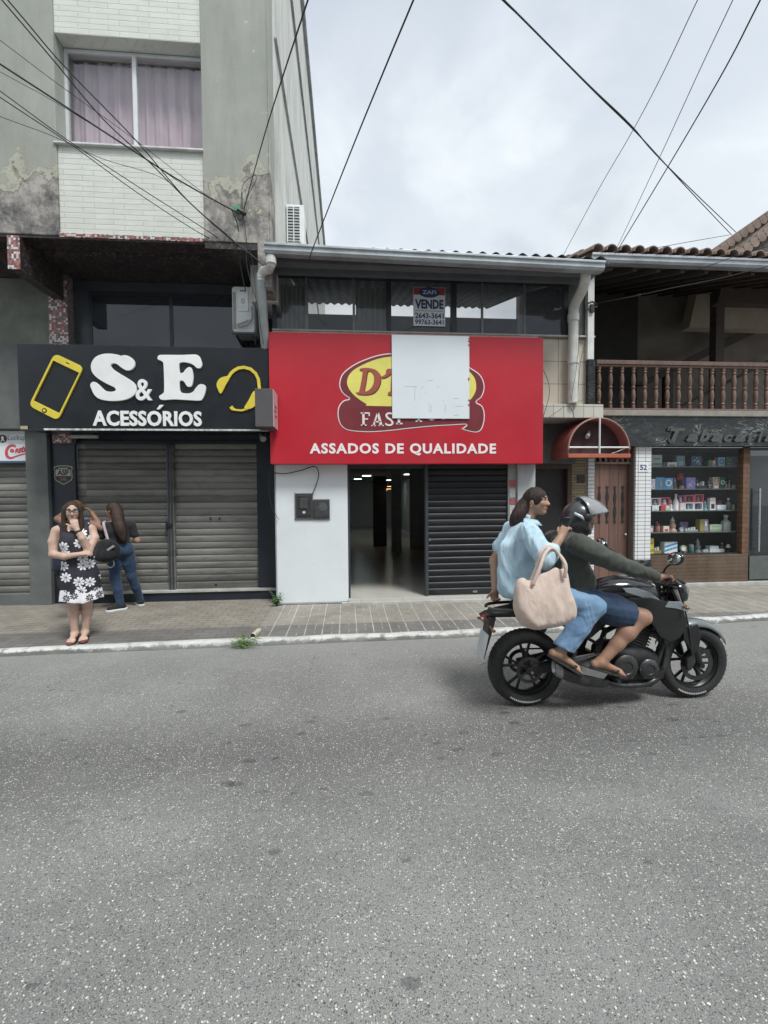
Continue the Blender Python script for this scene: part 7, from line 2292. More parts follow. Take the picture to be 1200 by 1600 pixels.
s = SDF((-3.50, 6.15, .14), (-2.75, 6.98, 1.10), .0075)
s.ell(G(-.03, .0, .86), (.160, .128, .13), .06, rot=MG)
for sg, a in ((-1, ll), (1, rl)):
    s.ell(a[0] + Vector((0, -.05, .01)) , (.088, .088, .09), .05)
    s.chain([a[0], a[0].lerp(a[1], .5), a[1], a[1].lerp(a[2], .5), a[2] + Vector((0, 0, .0))], [.098, .084, .066, .058, .048], .03)
s.cut(G(0, 0, .95), (0, 0, 1)); s.cut(G(0, 0, .055), (0, 0, -1))
s.wrinkle(.006, 30, 4)
s.build('jeans', cloth('dark_jeans', (.022, .045, .085), .3, 14, fadec=(.035, .075, .135)), gi)
for a, d in ((ll, Vector((-.72, -.62, 0))), (rl, Vector((-.62, .75, 0)))):
    d.normalize(); k = a[2]
    q = Vector((k.x, k.y, 0))
    s = SDF((k.x - .28, k.y - .28, .10), (k.x + .28, k.y + .28, .32), .006)
    s.cap(q - d * .035 + V3(0, 0, .185), q + d * .135 + V3(0, 0, .172), .040, .034, .02); s.cap(q - d * .02 + V3(0, 0, .19), k, .042, .04, .03)
    s.cut(V3(0, 0, .162), (0, 0, -1)); s.cut(V3(0, 0, .238), (0, 0, 1))
    sho = s.build('shoe', cloth('black_mesh_shoe', (.02, .021, .023)), gi)
    s = SDF((k.x - .28, k.y - .28, .10), (k.x + .28, k.y + .28, .22), .006)
    s.cap(q - d * .045 + V3(0, 0, .15), q + d * .14 + V3(0, 0, .15), .046, .040, .02)
    s.cut(V3(0, 0, .134), (0, 0, -1)); s.cut(V3(0, 0, .163), (0, 0, 1))
    s.build('sole', mat('white_sole', (.62, .63, .62), .6), sho)
s = SDF((-3.55, 6.15, .95), (-2.85, 6.85, 1.70), .0065)
F_, R_h, U_ = frame(ghf); MH = Matrix((R_h, F_, U_)).transposed(); hx = ghc
s.ell(hx + U_ * .02 - F_ * .016, (.086, .096, .10), .02, rot=MH)
s.ell(hx + F_ * .10 - U_ * .035, (.085, .075, .11), .01, True, rot=MH)
s.chain([hx - F_ * .06, hx - F_ * .10 - U_ * .13 + V3(0, -.045, 0), hx - F_ * .135 - U_ * .28 + V3(.02, -.075, 0), hx - F_ * .15 - U_ * .42 + V3(.03, -.07, 0)], [.068, .068, .060, .025], .03, n=5)
s.wrinkle(.007, 60, 6, (1, 1, .12))
s.build('hair', hairm('dark_brown_hair', (.018, .011, .009), (.075, .042, .028)), gi)
# her backpack
bp = thing('backpack', 'black backpack with a pale strap on the back of the young woman in jeans', 'bag', (-3.27, 6.26, .90))
s = SDF((-3.60, 6.02, .72), (-2.95, 6.50, 1.22), .0065)
s.ell(V3(-3.235, 6.27, .985), (.175, .095, .16), .03); s.ell(V3(-3.25, 6.215, .93), (.14, .075, .095), .03)
s.wrinkle(.008, 22, 12)
s.build('bag', cloth('black_nylon', (.014, .014, .016), .3), bp)
m = MB(); m.tube(catmull([(-3.25, 6.345, 1.09), (-3.29, 6.36, 1.22), (-3.33, 6.385, 1.345), (-3.36, 6.48, 1.365)], False, 4), [.018] * 13, 8); m.build('strap', cloth('pink_grey_strap', (.42, .34, .37)), bp, smooth=True)
m = MB(); m.obox((-3.145, 6.180, 1.03), Vector((.045, 0, .03)), (0, .006, 0), Vector((-.008, 0, .012))); m.build('reflective_patch', mat('patch_grey', (.3, .31, .31), .4), bp, bevel=.002)
m = MB(); m.tube(catmull([(-3.19, 6.24, .87), (-3.215, 6.22, .80), (-3.17, 6.21, .765), (-3.125, 6.22, .80), (-3.15, 6.24, .87)], False, 5), .007, 6); m.build('strap_loop', cloth('grey_cord', (.16, .16, .18)), bp, smooth=True)

# --- third pedestrian, mostly hidden ---------------------------------------------
hb_ = Vector((-3.70, 6.38, .132))
hi = thing('person', 'person with raised elbows mostly hidden behind the woman in the flowered dress', 'person', tuple(hb_))


def H(x, y, z): return hb_ + Vector((x, y, z))


s = SDF((-4.10, 6.0, .10), (-3.25, 6.75, 1.75), .008)
hhc = H(.03, .0, 1.42); hhf = Vector((-.3, .95, 0))
head(s, hhc, hhf, R=.093)
s.cap(H(.03, .0, 1.25), H(.03, .0, 1.38), .05, .046, .03)
s.ell(H(.03, .0, 1.10), (.15, .10, .17), .04); s.cap(H(-.12, 0, 1.22), H(.18, 0, 1.22), .05, .05, .05); s.ell(H(.03, 0, .88), (.155, .115, .13), .06)
A1 = [H(-.13, 0, 1.23), H(-.235, .03, 1.285), H(-.07, .06, 1.44)]
A2 = [H(.19, 0, 1.22), H(.335, .03, 1.15), H(.18, .08, 1.36)]
for a in (A1, A2):
    s.chain(a, [.048, .042, .030], .02)
    d = (a[2] - a[1]).normalized(); hand(s, a[2], a[2] + d * .06, Vector((0, -.3, -1)), .5, .05, 1, h=.88)
for x in (-.04, .10):
    s.chain([H(x, 0, .84), H(x, .02, .46), H(x, .0, .085)], [.085, .055, .035], .03)
    foot(s, H(x, 0, .075), H(x - .04, .16, .018))
s.build('body', SK_H, hi)
face_parts(hhc, hhf, hi, R=.093)
s = SDF((-4.10, 6.0, .70), (-3.25, 6.75, 1.50), .008)
s.ell(H(.03, 0, 1.09), (.163, .115, .175), .04); s.cap(H(-.12, 0, 1.215), H(.18, 0, 1.215), .060, .060, .05); s.ell(H(.03, 0, .90), (.165, .125, .14), .06); s.cut(H(0, 0, .80), (0, 0, -1)); s.wrinkle(.006, 25, 2)
s.build('top', cloth('navy_top', (.02, .025, .045)), hi)
s = SDF((-4.10, 6.0, .40), (-3.25, 6.75, 1.10), .008)
s.ell(H(.03, 0, .86), (.168, .13, .13), .06)
for x in (-.04, .10): s.chain([H(x, 0, .84), H(x, .02, .36)], [.098, .085], .03)
s.cut(H(0, 0, .93), (0, 0, 1)); s.cut(H(0, 0, .36), (0, 0, -1))
s.build('shorts', cloth('dark_shorts', (.03, .03, .035)), hi)
s = SDF((-4.0, 6.0, 1.1), (-3.3, 6.7, 1.75), .008)
F_, R_h, U_ = frame(hhf); MH = Matrix((R_h, F_, U_)).transposed()
s.ell(hhc + U_ * .02 - F_ * .016, (.086, .096, .10), .02, rot=MH); s.ell(hhc + F_ * .10 - U_ * .035, (.085, .075, .11), .01, True, rot=MH)
s.chain([hhc - F_ * .06, hhc - F_ * .09 - U_ * .16], [.07, .05], .03); s.wrinkle(.006, 60, 8, (1, 1, .12))
s.build('hair', hairm('auburn_hair', (.06, .028, .014), (.20, .10, .05)), hi)
for x in (-.04, .10): flipflop(hi, H(x, 0, .075), H(x - .04, .16, .018), (.45, .20, .20), (.40, .16, .18), name='sandal')
nb = thing('backpack', 'navy backpack half hidden behind the woman in the flowered dress, strap hanging down', 'bag', (-3.60, 5.75, .9))
s = SDF((-3.85, 5.50, .70), (-3.30, 6.05, 1.30), .007)
s.ell(V3(-3.52, 5.78, .965), (.115, .09, .165), .03); s.cap(V3(-3.52, 5.74, .86), V3(-3.52, 5.74, .98), .085, .085, .03); s.wrinkle(.007, 24, 7)
s.build('bag', cloth('navy_nylon', (.018, .024, .04), .3), nb)
m = MB(); m.tube(catmull([(-3.52, 5.72, .83), (-3.53, 5.71, .72), (-3.515, 5.71, .60)], False, 4), [.009] * 9, 6); m.build('strap_tail', cloth('black_nylon', (.014, .014, .016)), nb, smooth=True)
m = MB(); m.tube(catmull([(-3.50, 5.80, 1.10), (-3.55, 5.95, 1.25), (-3.60, 6.20, 1.36), (-3.62, 6.36, 1.38)], False, 4), .016, 8); m.build('strap', cloth('black_nylon', (.014, .014, .016)), nb, smooth=True)

# --- motorcycle rider ------------------------------------------------------------
ri = thing('person', 'motorcycle rider in a grey helmet, olive long-sleeved shirt and blue shorts', 'person', (1.82, YM, .82))
X3 = lambda x, dy, z: Vector((x, YM + dy, z))
s = SDF((1.50, 2.95, .20), (2.52, 3.98, 1.68), .0068)
rhc = X3(1.875, 0, 1.495); rhf = Vector((1, -.10, -.10))
head(s, rhc, rhf, R=.100)
s.cap(X3(1.80, 0, 1.33), X3(1.855, 0, 1.44), .062, .056, .03)
s.ell(X3(1.775, 0, 1.19), (.12, .175, .19), .05); s.cap(X3(1.76, -.17, 1.31), X3(1.76, .17, 1.31), .062, .062, .05)
s.ell(X3(1.82, 0, .99), (.13, .165, .15), .06); s.ell(X3(1.80, 0, .885), (.14, .17, .09), .06)
AR = [X3(1.745, -.205, 1.31), X3(1.965, -.285, 1.185), X3(2.285, -.345, 1.070)]
AL = [X3(1.745, .205, 1.31), X3(1.985, .285, 1.185), X3(2.290, .345, 1.070)]
for a, sg in ((AR, -1), (AL, 1)):
    s.chain([a[0], a[0].lerp(a[1], .5), a[1]], [.060, .055, .045], .02); s.chain([a[1], a[1].lerp(a[2], .35), a[2]], [.046, .045, .030], .02)
    # fist round the grip: knuckles forward, fingers down and back, thumb under the grip on the inside
    g0 = X3(2.358, sg * .355, 1.048)
    hand(s, a[2] + Vector((.0, 0, .006)), X3(2.362, sg * .345, 1.080), Vector((.25, 0, -1)), 1.05, .02, -sg, L=.078, thumb_curl=.9, h=1.0)
LR = [X3(1.84, -.11, .855), X3(2.245, -.215, .740), X3(1.925, -.215, .405)]
LL = [X3(1.84, .11, .855), X3(2.245, .215, .740), X3(1.925, .215, .405)]
for a, sg in ((LR, -1), (LL, 1)):
    s.chain([a[0], a[0].lerp(a[1], .5), a[1]], [.100, .088, .064], .03)
    s.chain([a[1] + V3(.0, 0, .0), a[1].lerp(a[2], .30) + V3(-.022, 0, -.012), a[1].lerp(a[2], .6), a[2]], [.062, .064, .048, .038], .03)
    s.ell(a[1] + V3(.03, 0, .0), (.045, .045, .05), .03)
    foot(s, a[2], X3(2.118, sg * .222, .290), up=V3(.28, 0, .96), inner=-sg)
s.build('body', SK_R, ri)
face_parts(rhc, rhf, ri, R=.100, lipc=(.26, .11, .09))
s = SDF((1.50, 2.95, .74), (2.42, 3.98, 1.50), .0068)
s.ell(X3(1.77, 0, 1.19), (.140, .195, .20), .05); s.cap(X3(1.755, -.17, 1.305), X3(1.755, .17, 1.305), .075, .075, .05)
s.ell(X3(1.82, 0, 1.00), (.155, .185, .17), .06); s.ell(X3(1.79, 0, .89), (.165, .19, .09), .05)
s.cap(X3(1.79, 0, 1.34), X3(1.82, 0, 1.40), .075, .068, .02)
for a in (AR, AL):
    s.chain([a[0], a[0].lerp(a[1], .5), a[1], a[1].lerp(a[2], .45), a[1].lerp(a[2], .95)], [.082, .078, .066, .058, .042], .03)
s.cut(X3(1.84, 0, 1.405), (.55, 0, .83)); s.cut(X3(0, 0, .83), (0, 0, -1))
s.wrinkle(.010, 24, 21)
s.build('shirt', cloth('olive_grey_shirt', (.062, .068, .058), .15, 8), ri)
s = SDF((1.50, 3.05, .50), (2.42, 3.85, 1.05), .0068)
s.ell(X3(1.80, 0, .885), (.155, .185, .095), .05)
for a in (LR, LL):
    s.chain([a[0], a[0].lerp(a[1], .5), a[0].lerp(a[1], .86)], [.118, .110, .096], .04)
    s.cap(a[0].lerp(a[1], .45) - V3(0, 0, .05), a[0].lerp(a[1], .80) - V3(0, 0, .035), .085, .080, .04)
s.cut(X3(2.17, 0, .76), (.95, 0, -.25)); s.cut(X3(0, 0, .96), (0, 0, 1)); s.cut(X3(1.60, 0, 0), (-1, 0, 0))
s.wrinkle(.009, 24, 31)
s.build('shorts', cloth('blue_denim_shorts', (.030, .052, .095), .25, 10, fadec=(.045, .075, .13)), ri)
for a, sg in ((LR, -1), (LL, 1)): flipflop(ri, a[2], X3(2.118, sg * .222, .290), (.03, .03, .03), (.025, .025, .022), up=V3(.28, 0, .96))
# helmet: open-face shell with the visor swung up
HF, HR, HU = frame((1, -.10, -.06)); MH = Matrix((HR, HF, HU)).transposed()
hcn = rhc + HU * .012 - HF * .012
s = SDF((1.62, 3.22, 1.28), (2.12, 3.68, 1.72), .0055)
s.ell(hcn, (.121, .141, .133), 0, rot=MH)
s.chain([hcn - HU * .06 - HF * .05, hcn - HU * .115 - HF * .02], [.104, .092], .03)
s.chain([hcn + HR * .085 - HU * .085 + HF * .03, hcn + HR * .06 - HU * .112 + HF * .055], [.03, .022], .03); s.chain([hcn - HR * .085 - HU * .085 + HF * .03, hcn - HR * .06 - HU * .112 + HF * .055], [.03, .022], .03)
s.ell(rhc - HU * .02, (.098, .115, .118), 0, True, rot=MH)
s.cap(hcn + HF * .128 - HU * .044 - HR * .17, hcn + HF * .128 - HU * .044 + HR * .17, .092, .092, .008, sub=True)
s.cut(hcn - HU * .135, (-HU))
he = s.build('helmet', mat('helmet_dark_grey', (.030, .032, .035), .28, local=True, coat=.5, dirt=.2, dirtc=(.09, .09, .09)), ri)
VIS = NT('smoke_visor')
tr = VIS.n('ShaderNodeBsdfTransparent'); VIS.set(tr.inputs[0], (.75, .77, .78))
VIS.set(VIS.p.inputs['Base Color'], (.42, .43, .44)); VIS.p.inputs['Roughness'].default_value = .12; VIS.p.inputs['Metallic'].default_value = .35
mx_ = VIS.n('ShaderNodeMixShader'); mx_.inputs[0].default_value = .72
VIS.t.links.new(tr.outputs[0], mx_.inputs[1]); VIS.t.links.new(VIS.p.outputs[0], mx_.inputs[2]); VIS.t.links.new(mx_.outputs[0], VIS.out.inputs[0])
m = MB()


def vis(a_, b_):
    az = R_(-82 + 164 * a_); el = R_(2 + 74 * b_)
    q = HF * (math.cos(az) * math.cos(el) * .178) + HR * (math.sin(az) * math.cos(el) * .143) + HU * math.sin(el) * .160
    tilt = Matrix.Rotation(R_(-14), 3, HR)
    shape_ = max(0, 1 - abs(az) / R_(82)) ** .7
    return hcn + HU * .008 + (tilt.inverted() @ q) + HF * (.055 * shape_ * (1 - b_) ** 1.5)


m.grid(vis, 36, 14)
vo = m.build('visor', VIS.m, he, smooth=True)
sd = vo.modifiers.new('thick', 'SOLIDIFY'); sd.thickness = .003
m = MB()
for sg in (-1, 1): m.lathe(hcn + HR * sg * .126 + HU * .0 + HF * .01, HR * sg, [(.030, 0), (.030, .010), (.022, .016), (0, .016)], 18)
m.build('visor_hinge', MBLK, he, smooth=40)
m = MB()
for sg in (-1, 1):
    a = [hcn + HR * sg * .1215 - HF * .095 + HU * .030, hcn + HR * sg * .1275 - HF * .045 + HU * .006, hcn + HR * sg * .1245 - HF * .015 - HU * .022]
    m.tube(a, [.010, .014, .006], 6)
m.build('white_decal', mat('helmet_decal', (.55, .57, .58), .3), he, smooth=True)
m = MB(); m.tube([rhc + HR * .085 - HU * .07, rhc + HR * .04 - HU * .125 + HF * .04, rhc - HR * .04 - HU * .125 + HF * .04, rhc - HR * .085 - HU * .07], .010, 6); m.build('chin_strap', BLACKP, he, smooth=True)

# --- passenger -------------------------------------------------------------------
pa = thing('person', 'woman passenger in a pale blue blouse and jeans riding behind the helmeted rider', 'person', (1.42, YM, .88))
s = SDF((.98, 2.95, .24), (2.05, 3.98, 1.80), .0068)
phc = X3(1.484, -.03, 1.640); phf = Vector((.74, -.67, -.02))
head(s, phc, phf, R=.089)
s.cap(X3(1.42, 0, 1.46), X3(1.46, -.02, 1.60), .054, .048, .03)
s.ell(X3(1.39, 0, 1.29), (.11, .16, .17), .05); s.cap(X3(1.37, -.16, 1.41), X3(1.37, .16, 1.41), .052, .052, .05); s.ell(X3(1.40, 0, 1.05), (.12, .145, .15), .06); s.ell(X3(1.41, 0, .935), (.15, .185, .10), .06)
PR = [X3(1.365, -.185, 1.41), X3(1.430, -.325, 1.215), X3(1.578, -.262, 1.375)]
PL = [X3(1.37, .185, 1.41), X3(1.245, .25, 1.13), X3(1.215, .15, .90)]
s.chain(PR, [.050, .043, .028], .02); s.chain(PL, [.050, .043, .028], .02)
hand(s, PR[2], X3(1.610, -.252, 1.436), Vector((.75, .45, -.35)), .75, .04, 1, L=.074, thumb_curl=.5, h=.92)
hand(s, PL[2], X3(1.205, .135, .84), Vector((.1, -1, 0)), .8, .04, 1, L=.074, h=.92)
QR = [X3(1.46, -.115, .925), X3(1.850, -.245, .840), X3(1.575, -.255, .500)]
QL = [X3(1.46, .115, .925), X3(1.850, .245, .840), X3(1.575, .255, .500)]
for a, sg in ((QR, -1), (QL, 1)):
    s.chain([a[0], a[0].lerp(a[1], .5), a[1]], [.095, .082, .058], .03); s.chain([a[1], a[1].lerp(a[2], .35), a[2]], [.056, .056, .036], .03)
    foot(s, a[2], X3(1.748, sg * .262, .335), up=V3(.52, 0, .85), inner=-sg)
s.build('body', SK_P, pa)
face_parts(phc, phf, pa, R=.089)
s = SDF((.98, 2.95, .80), (1.75, 3.98, 1.62), .0068)
s.ell(X3(1.37, 0, 1.28), (.135, .185, .19), .05); s.cap(X3(1.365, -.165, 1.405), X3(1.365, .165, 1.405), .062, .062, .05)
s.ell(X3(1.37, 0, 1.08), (.155, .18, .20), .06); s.ell(X3(1.37, 0, .94), (.185, .205, .11), .05)
s.cap(X3(1.235, -.05, 1.28), X3(1.225, -.05, 1.00), .06, .06, .06)
s.cap(X3(1.41, 0, 1.43), X3(1.43, -.01, 1.50), .074, .070, .02); s.cap(X3(1.44, -.01, 1.48), X3(1.47, -.02, 1.60), .062, .062, .006, sub=True)
s.chain([PR[0], PR[0].lerp(PR[1], .5), PR[1], PR[1].lerp(PR[2], .38)], [.080, .078, .068, .060], .03)
s.ell(PR[1].lerp(PR[2], .28), (.066, .066, .060), .03)
s.chain([PL[0], PL[0].lerp(PL[1], .6)], [.070, .072], .03); s.ell(PL[0].lerp(PL[1], .55), (.074, .07, .08), .03)
s.cut(X3(0, 0, .875), (0, 0, -1))
s.wrinkle(.014, 21, 41)
BLOUSE = cloth('pale_blue_blouse', (.40, .55, .65), .07, 9, fadec=(.50, .63, .70), fold=.45, fs=6)
s.build('blouse', BLOUSE, pa)
s = SDF((1.25, 3.0, 1.36), (1.65, 3.9, 1.62), .0055)
m = MB()
cw = []
for k in range(25):
    a = R_(-150 + 300 * k / 24)
    d = Vector((math.cos(a + .3), math.sin(a + .3), 0))
    base = X3(1.425, -.01, 1.485) + d * .078 + V3(.0, 0, .012 * -math.cos(a))
    cw.append((base, base + d * .034 - V3(0, 0, .030), base + V3(-.0, 0, .012)))
vs = []
for b, o, t_ in cw: vs += [o, b + V3(0, 0, .012), b - V3(0, 0, .02) + (o - b) * -.1]
m.add(vs, [(3 * i + k, 3 * i + 3 + k, 3 * i + 4 + k, 3 * i + 1 + k) for i in range(24) for k in range(2)])
co_ = m.build('collar', BLOUSE, pa, smooth=True); sd = co_.modifiers.new('thick', 'SOLIDIFY'); sd.thickness = .005
s = SDF((1.18, 3.0, .40), (2.05, 3.9, 1.08), .0068)
s.ell(X3(1.41, 0, .935), (.160, .195, .105), .05)
for a, sg in ((QR, -1), (QL, 1)):
    s.chain([a[0], a[0].lerp(a[1], .5), a[1], a[1].lerp(a[2], .5), a[2] + V3(.03, 0, .035)], [.108, .098, .078, .076, .082], .03)
s.cut(X3(1.60, 0, .535), (-.45, 0, -.89)); s.cut(X3(0, 0, 1.02), (0, 0, 1))
for a in (QR, QL): s.cap(a[2] + V3(.03, 0, .035), a[2] + V3(-.05, 0, -.09), .060, .07, .0, sub=True)
s.wrinkle(.009, 26, 51)
s.build('jeans', cloth('light_jeans', (.13, .225, .36), .16, 10, fadec=(.22, .34, .48)), pa)
s = SDF((1.22, 3.15, 1.35), (1.66, 3.75, 1.80), .0058)
F_, R_h, U_ = frame(phf); MH = Matrix((R_h, F_, U_)).transposed()
s.ell(phc + U_ * .018 - F_ * .007, (.079, .095, .094), .02, rot=MH); s.ell(phc + F_ * .104 - U_ * .049, (.062, .074, .095), .010, True, rot=MH)
s.ell(phc - F_ * .075 - U_ * .03, (.06, .05, .06), .03, rot=MH)
s.chain([phc - F_ * .08 - U_ * .03, phc + V3(-.13, .01, -.10), phc + V3(-.155, .02, -.16), phc + V3(-.165, .03, -.20)], [.055, .046, .038, .012], .03, n=4)
s.wrinkle(.005, 60, 13, (1, 1, .3))
s.build('hair', hairm('dark_tied_hair', (.014, .009, .008), (.055, .032, .024)), pa)
m = MB(); m.ball(phc + R_h * .086 - U_ * .04 - F_ * .005, .008, 8, 6); m.build('earring', STEEL, pa, smooth=True)
for a, sg in ((QR, -1), (QL, 1)): flipflop(pa, a[2], X3(1.748, sg * .262, .335), (.035, .03, .028), (.03, .026, .022), up=V3(.52, 0, .85))
phn = thing('phone', 'small dark phone held up in the passenger hand', 'phone', (1.66, 3.19, 1.47))
m = MB(); m.obox((1.637, 3.208, 1.48), Vector((.012, .002, .032)), Vector((.006, -.018, 0)) , Vector((.0035, .001, -.0015))); m.build('case', BLACKP, phn, bevel=.002)
m = MB(); m.obox((1.6355, 3.2065, 1.516), Vector((.002, .0, .003)), Vector((.006, -.018, 0)), Vector((.004, .001, -.0015))); m.build('metal_edge', STEEL, phn)
# tote bag over her forearm
tb = thing('tote_bag', 'slouchy cream pink cloth bag hanging from the passenger forearm', 'bag', (1.39, 3.03, .76))
pl = [(1.175, 1.075), (1.21, 1.10), (1.29, 1.09), (1.36, 1.125), (1.43, 1.165), (1.52, 1.172), (1.552, 1.10), (1.575, .99), (1.608, .875), (1.590, .805), (1.52, .768), (1.41, .742), (1.29, .738), (1.21, .768), (1.168, .85), (1.166, .98)]
pl = [(p.x, p.y) for p in catmull([Vector((a, b, 0)) for a, b in pl], True, 3)]
s = SDF((1.05, 2.84, .66), (1.72, 3.24, 1.26), .006)


def bagf(X, Y, Z, d):
    q = poly2(X, Z, pl)
    tt = np.clip((1.20 - Z) / .34, 0, 1); th = .10 * (.32 + .68 * tt * tt * (3 - 2 * tt)) + .0 * X
    e = np.sqrt(np.maximum(q + .075, 0) ** 2 + np.maximum(np.abs(Y - 3.035) / th * .075, 0) ** 2) - .075
    return np.where(q + .075 > 0, e, np.maximum(q, np.abs(Y - 3.035) - th))


s.func(bagf)
s.cap(V3(1.27, 3.035, 1.20), V3(1.50, 3.035, 1.23), .055, .05, .03, sub=True)
# gathered folds running down from the mouth


def folds(X, Y, Z, d):
    w = np.clip((Z - .76) / .40, 0, 1); w = w * w * (3 - 2 * w)
    ph = (X - 1.42) / (0.18 + (1.3 - Z) * .5)
    return d - .0075 * w * np.sin(ph * 17 + 2 * np.sin(Z * 14)) - .004 * np.sin(X * 33 + Z * 20) * (1 - w)


s.func(folds); s.wrinkle(.009, 19, 61)
TOTE = cloth('cream_pink_canvas', (.53, .42, .36), .06, 8, fadec=(.57, .47, .41))
s.build('bag', TOTE, tb)
for y, x0, x1, dz in ((2.975, 1.27, 1.46, 0), (3.085, 1.30, 1.50, .01)):
    m = MB(); pts = catmull([(x0, y, 1.06), (x0 + .05, y, 1.18), (1.375, 3.05 + (y - 3.03) * .5, 1.265 + dz), (1.445, 3.09 + (y - 3.03) * .4, 1.305 + dz), (1.50, 3.07, 1.265), (x1 + .045, y, 1.20), (x1 + .04, y, 1.11)], False, 5)
    m.tube(pts, .0125, 8); m.build('strap', TOTE, tb, smooth=True)
# dark pouch under the passenger's far hand on the tail

# ------------------------------------------------------------------ overhead cables
def cable(label, pts, r=0.008, group=None, sag=0.0, name='cable'):
    """pts in world metres; smooth hanging line"""
    P = [Vector(p) for p in pts]
    if sag and len(P) == 2:
        P = [P[0].lerp(P[1], k / 12) - Vector((0, 0, 4 * sag * (k / 12) * (1 - k / 12))) for k in range(13)]
    elif len(P) > 2:
        P = catmull(P, False, 6)
    m = MB(); m.tube(P, r * .68, 6)
    o = m.build(name, CABLEM, None, smooth=True, origin=tuple(P[0]))
    return tag(o, label, 'cable', group)


cable('lower of two steep black cables crossing the curtained window from the top left corner', [(-3.759, 3.245, 6.755), (-2.964, 4.300, 6.046), (-2.745, 4.591, 5.851), (-2.473, 4.941, 5.597), (-2.153, 5.264, 5.412), (-1.798, 5.628, 5.174), (-1.411, 5.988, 4.960), (-1.300, 6.100, 4.878)], 0.009, 'black cables crossing the apartment front')
cable('upper of two steep black cables crossing the curtained window from the top left corner', [(-3.714, 3.236, 6.744), (-2.916, 4.300, 6.050), (-2.661, 4.641, 5.827), (-2.225, 5.129, 5.532), (-1.852, 5.571, 5.210), (-1.442, 5.954, 4.996), (-1.312, 6.080, 4.916)], 0.009, 'black cables crossing the apartment front')
cable('thickest black cable running from the left edge to the wall clamp', [(-4.371, 3.704, 6.074), (-3.207, 4.600, 5.769), (-2.833, 4.889, 5.671), (-2.362, 5.238, 5.540), (-1.950, 5.533, 5.422), (-1.412, 5.889, 5.316), (-1.307, 5.950, 5.320)], 0.0125, 'black cables crossing the apartment front')
cable('thin grey cable crossing the left half of the curtained window', [(-4.209, 3.519, 6.245), (-3.130, 4.500, 5.891), (-2.800, 4.800, 5.782), (-2.276, 5.246, 5.620), (-1.699, 5.733, 5.398), (-1.389, 5.960, 5.338)], 0.0045, 'black cables crossing the apartment front')
cable('thin cable hanging just under the thickest black cable', [(-4.370, 3.670, 5.814), (-3.280, 4.700, 5.786), (-2.960, 5.002, 5.778), (-2.467, 5.471, 5.712), (-2.019, 5.900, 5.611)], 0.004, 'black cables crossing the apartment front')
cable('upper of two parallel cables crossing the white brick panel below the window', [(-4.367, 3.762, 6.056), (-3.286, 4.700, 5.607), (-2.906, 5.030, 5.450), (-2.376, 5.448, 5.271), (-1.760, 5.908, 5.077), (-1.571, 6.050, 5.005)], 0.007, 'black cables crossing the apartment front')
cable('lower of two parallel cables crossing the white brick panel below the window', [(-4.411, 3.774, 5.917), (-3.302, 4.720, 5.564), (-2.888, 5.073, 5.432), (-2.398, 5.492, 5.228), (-1.907, 5.878, 5.061), (-1.668, 6.050, 5.009)], 0.007, 'black cables crossing the apartment front')
cable('slack thin cable touching the left end of the window sill', [(-4.698, 4.092, 5.498), (-3.434, 4.900, 5.525), (-3.073, 5.131, 5.533), (-2.702, 5.372, 5.498), (-2.180, 5.681, 5.529), (-1.908, 5.900, 5.365)], 0.0045, 'black cables crossing the apartment front')
cable('black cable hanging from the wall clamp down beside the drainpipe', [(-1.302, 5.950, 5.583), (-1.294, 5.964, 5.329), (-1.264, 5.982, 4.986), (-1.271, 5.994, 4.742), (-1.222, 6.009, 4.473), (-1.148, 6.023, 4.211), (-1.108, 6.041, 3.872), (-1.079, 6.050, 3.701)], 0.007, 'cables hanging from the wall clamp')
cable('short thick cable curving from the clamp under the ledge', [(-1.432, 5.940, 5.348), (-1.369, 5.996, 5.168), (-1.384, 6.071, 4.901), (-1.364, 6.143, 4.649), (-1.330, 6.200, 4.450)], 0.009, 'cables hanging from the wall clamp')
cable('thin pale cable looping behind the air conditioner and drainpipe', [(-1.246, 5.970, 4.972), (-1.204, 5.988, 4.805), (-1.181, 6.014, 4.551), (-1.167, 6.041, 4.284), (-1.201, 6.068, 4.021), (-1.197, 6.100, 3.699)], 0.005, 'cables hanging from the wall clamp')
cable('thick dark cable slanting from the ledge to the gutter end', [(-1.677, 5.900, 5.154), (-1.425, 5.917, 4.960), (-1.114, 5.938, 4.726), (-0.957, 5.950, 4.575)], 0.01, 'cables hanging from the wall clamp')
cable('thin cable forming a small loop above the wall clamp', [(-1.308, 5.960, 5.382), (-1.313, 5.960, 5.550), (-1.270, 5.960, 5.711), (-1.141, 5.960, 5.806), (-1.126, 5.960, 5.742), (-1.225, 5.960, 5.554), (-1.285, 5.960, 5.351)], 0.005, 'cables hanging from the wall clamp')
cable('cable rising from the wall clamp past the corner of the tall building', [(0.119, 1.685, 4.188), (-0.191, 2.600, 4.447), (-0.494, 3.493, 4.700), (-0.736, 4.230, 4.906), (-1.284, 5.960, 5.383)], 0.0075, 'cables crossing the sky')
cable('dark cable from the metal gutter up across the sky left of centre', [(0.741, 1.849, 4.743), (0.433, 2.800, 4.711), (0.289, 3.245, 4.696), (0.042, 4.027, 4.667), (-0.365, 5.362, 4.614), (-0.463, 5.720, 4.596)], 0.009, 'cables crossing the sky')
cable('upper of two crossing cables sloping down to the tiled gable on the right', [(0.392, 2.578, 4.964), (1.140, 3.200, 5.195), (1.351, 3.375, 5.260), (2.303, 4.156, 5.538), (3.202, 4.873, 5.793), (4.239, 5.726, 6.048), (7.892, 8.600, 6.979)], 0.01, 'cables crossing the sky')
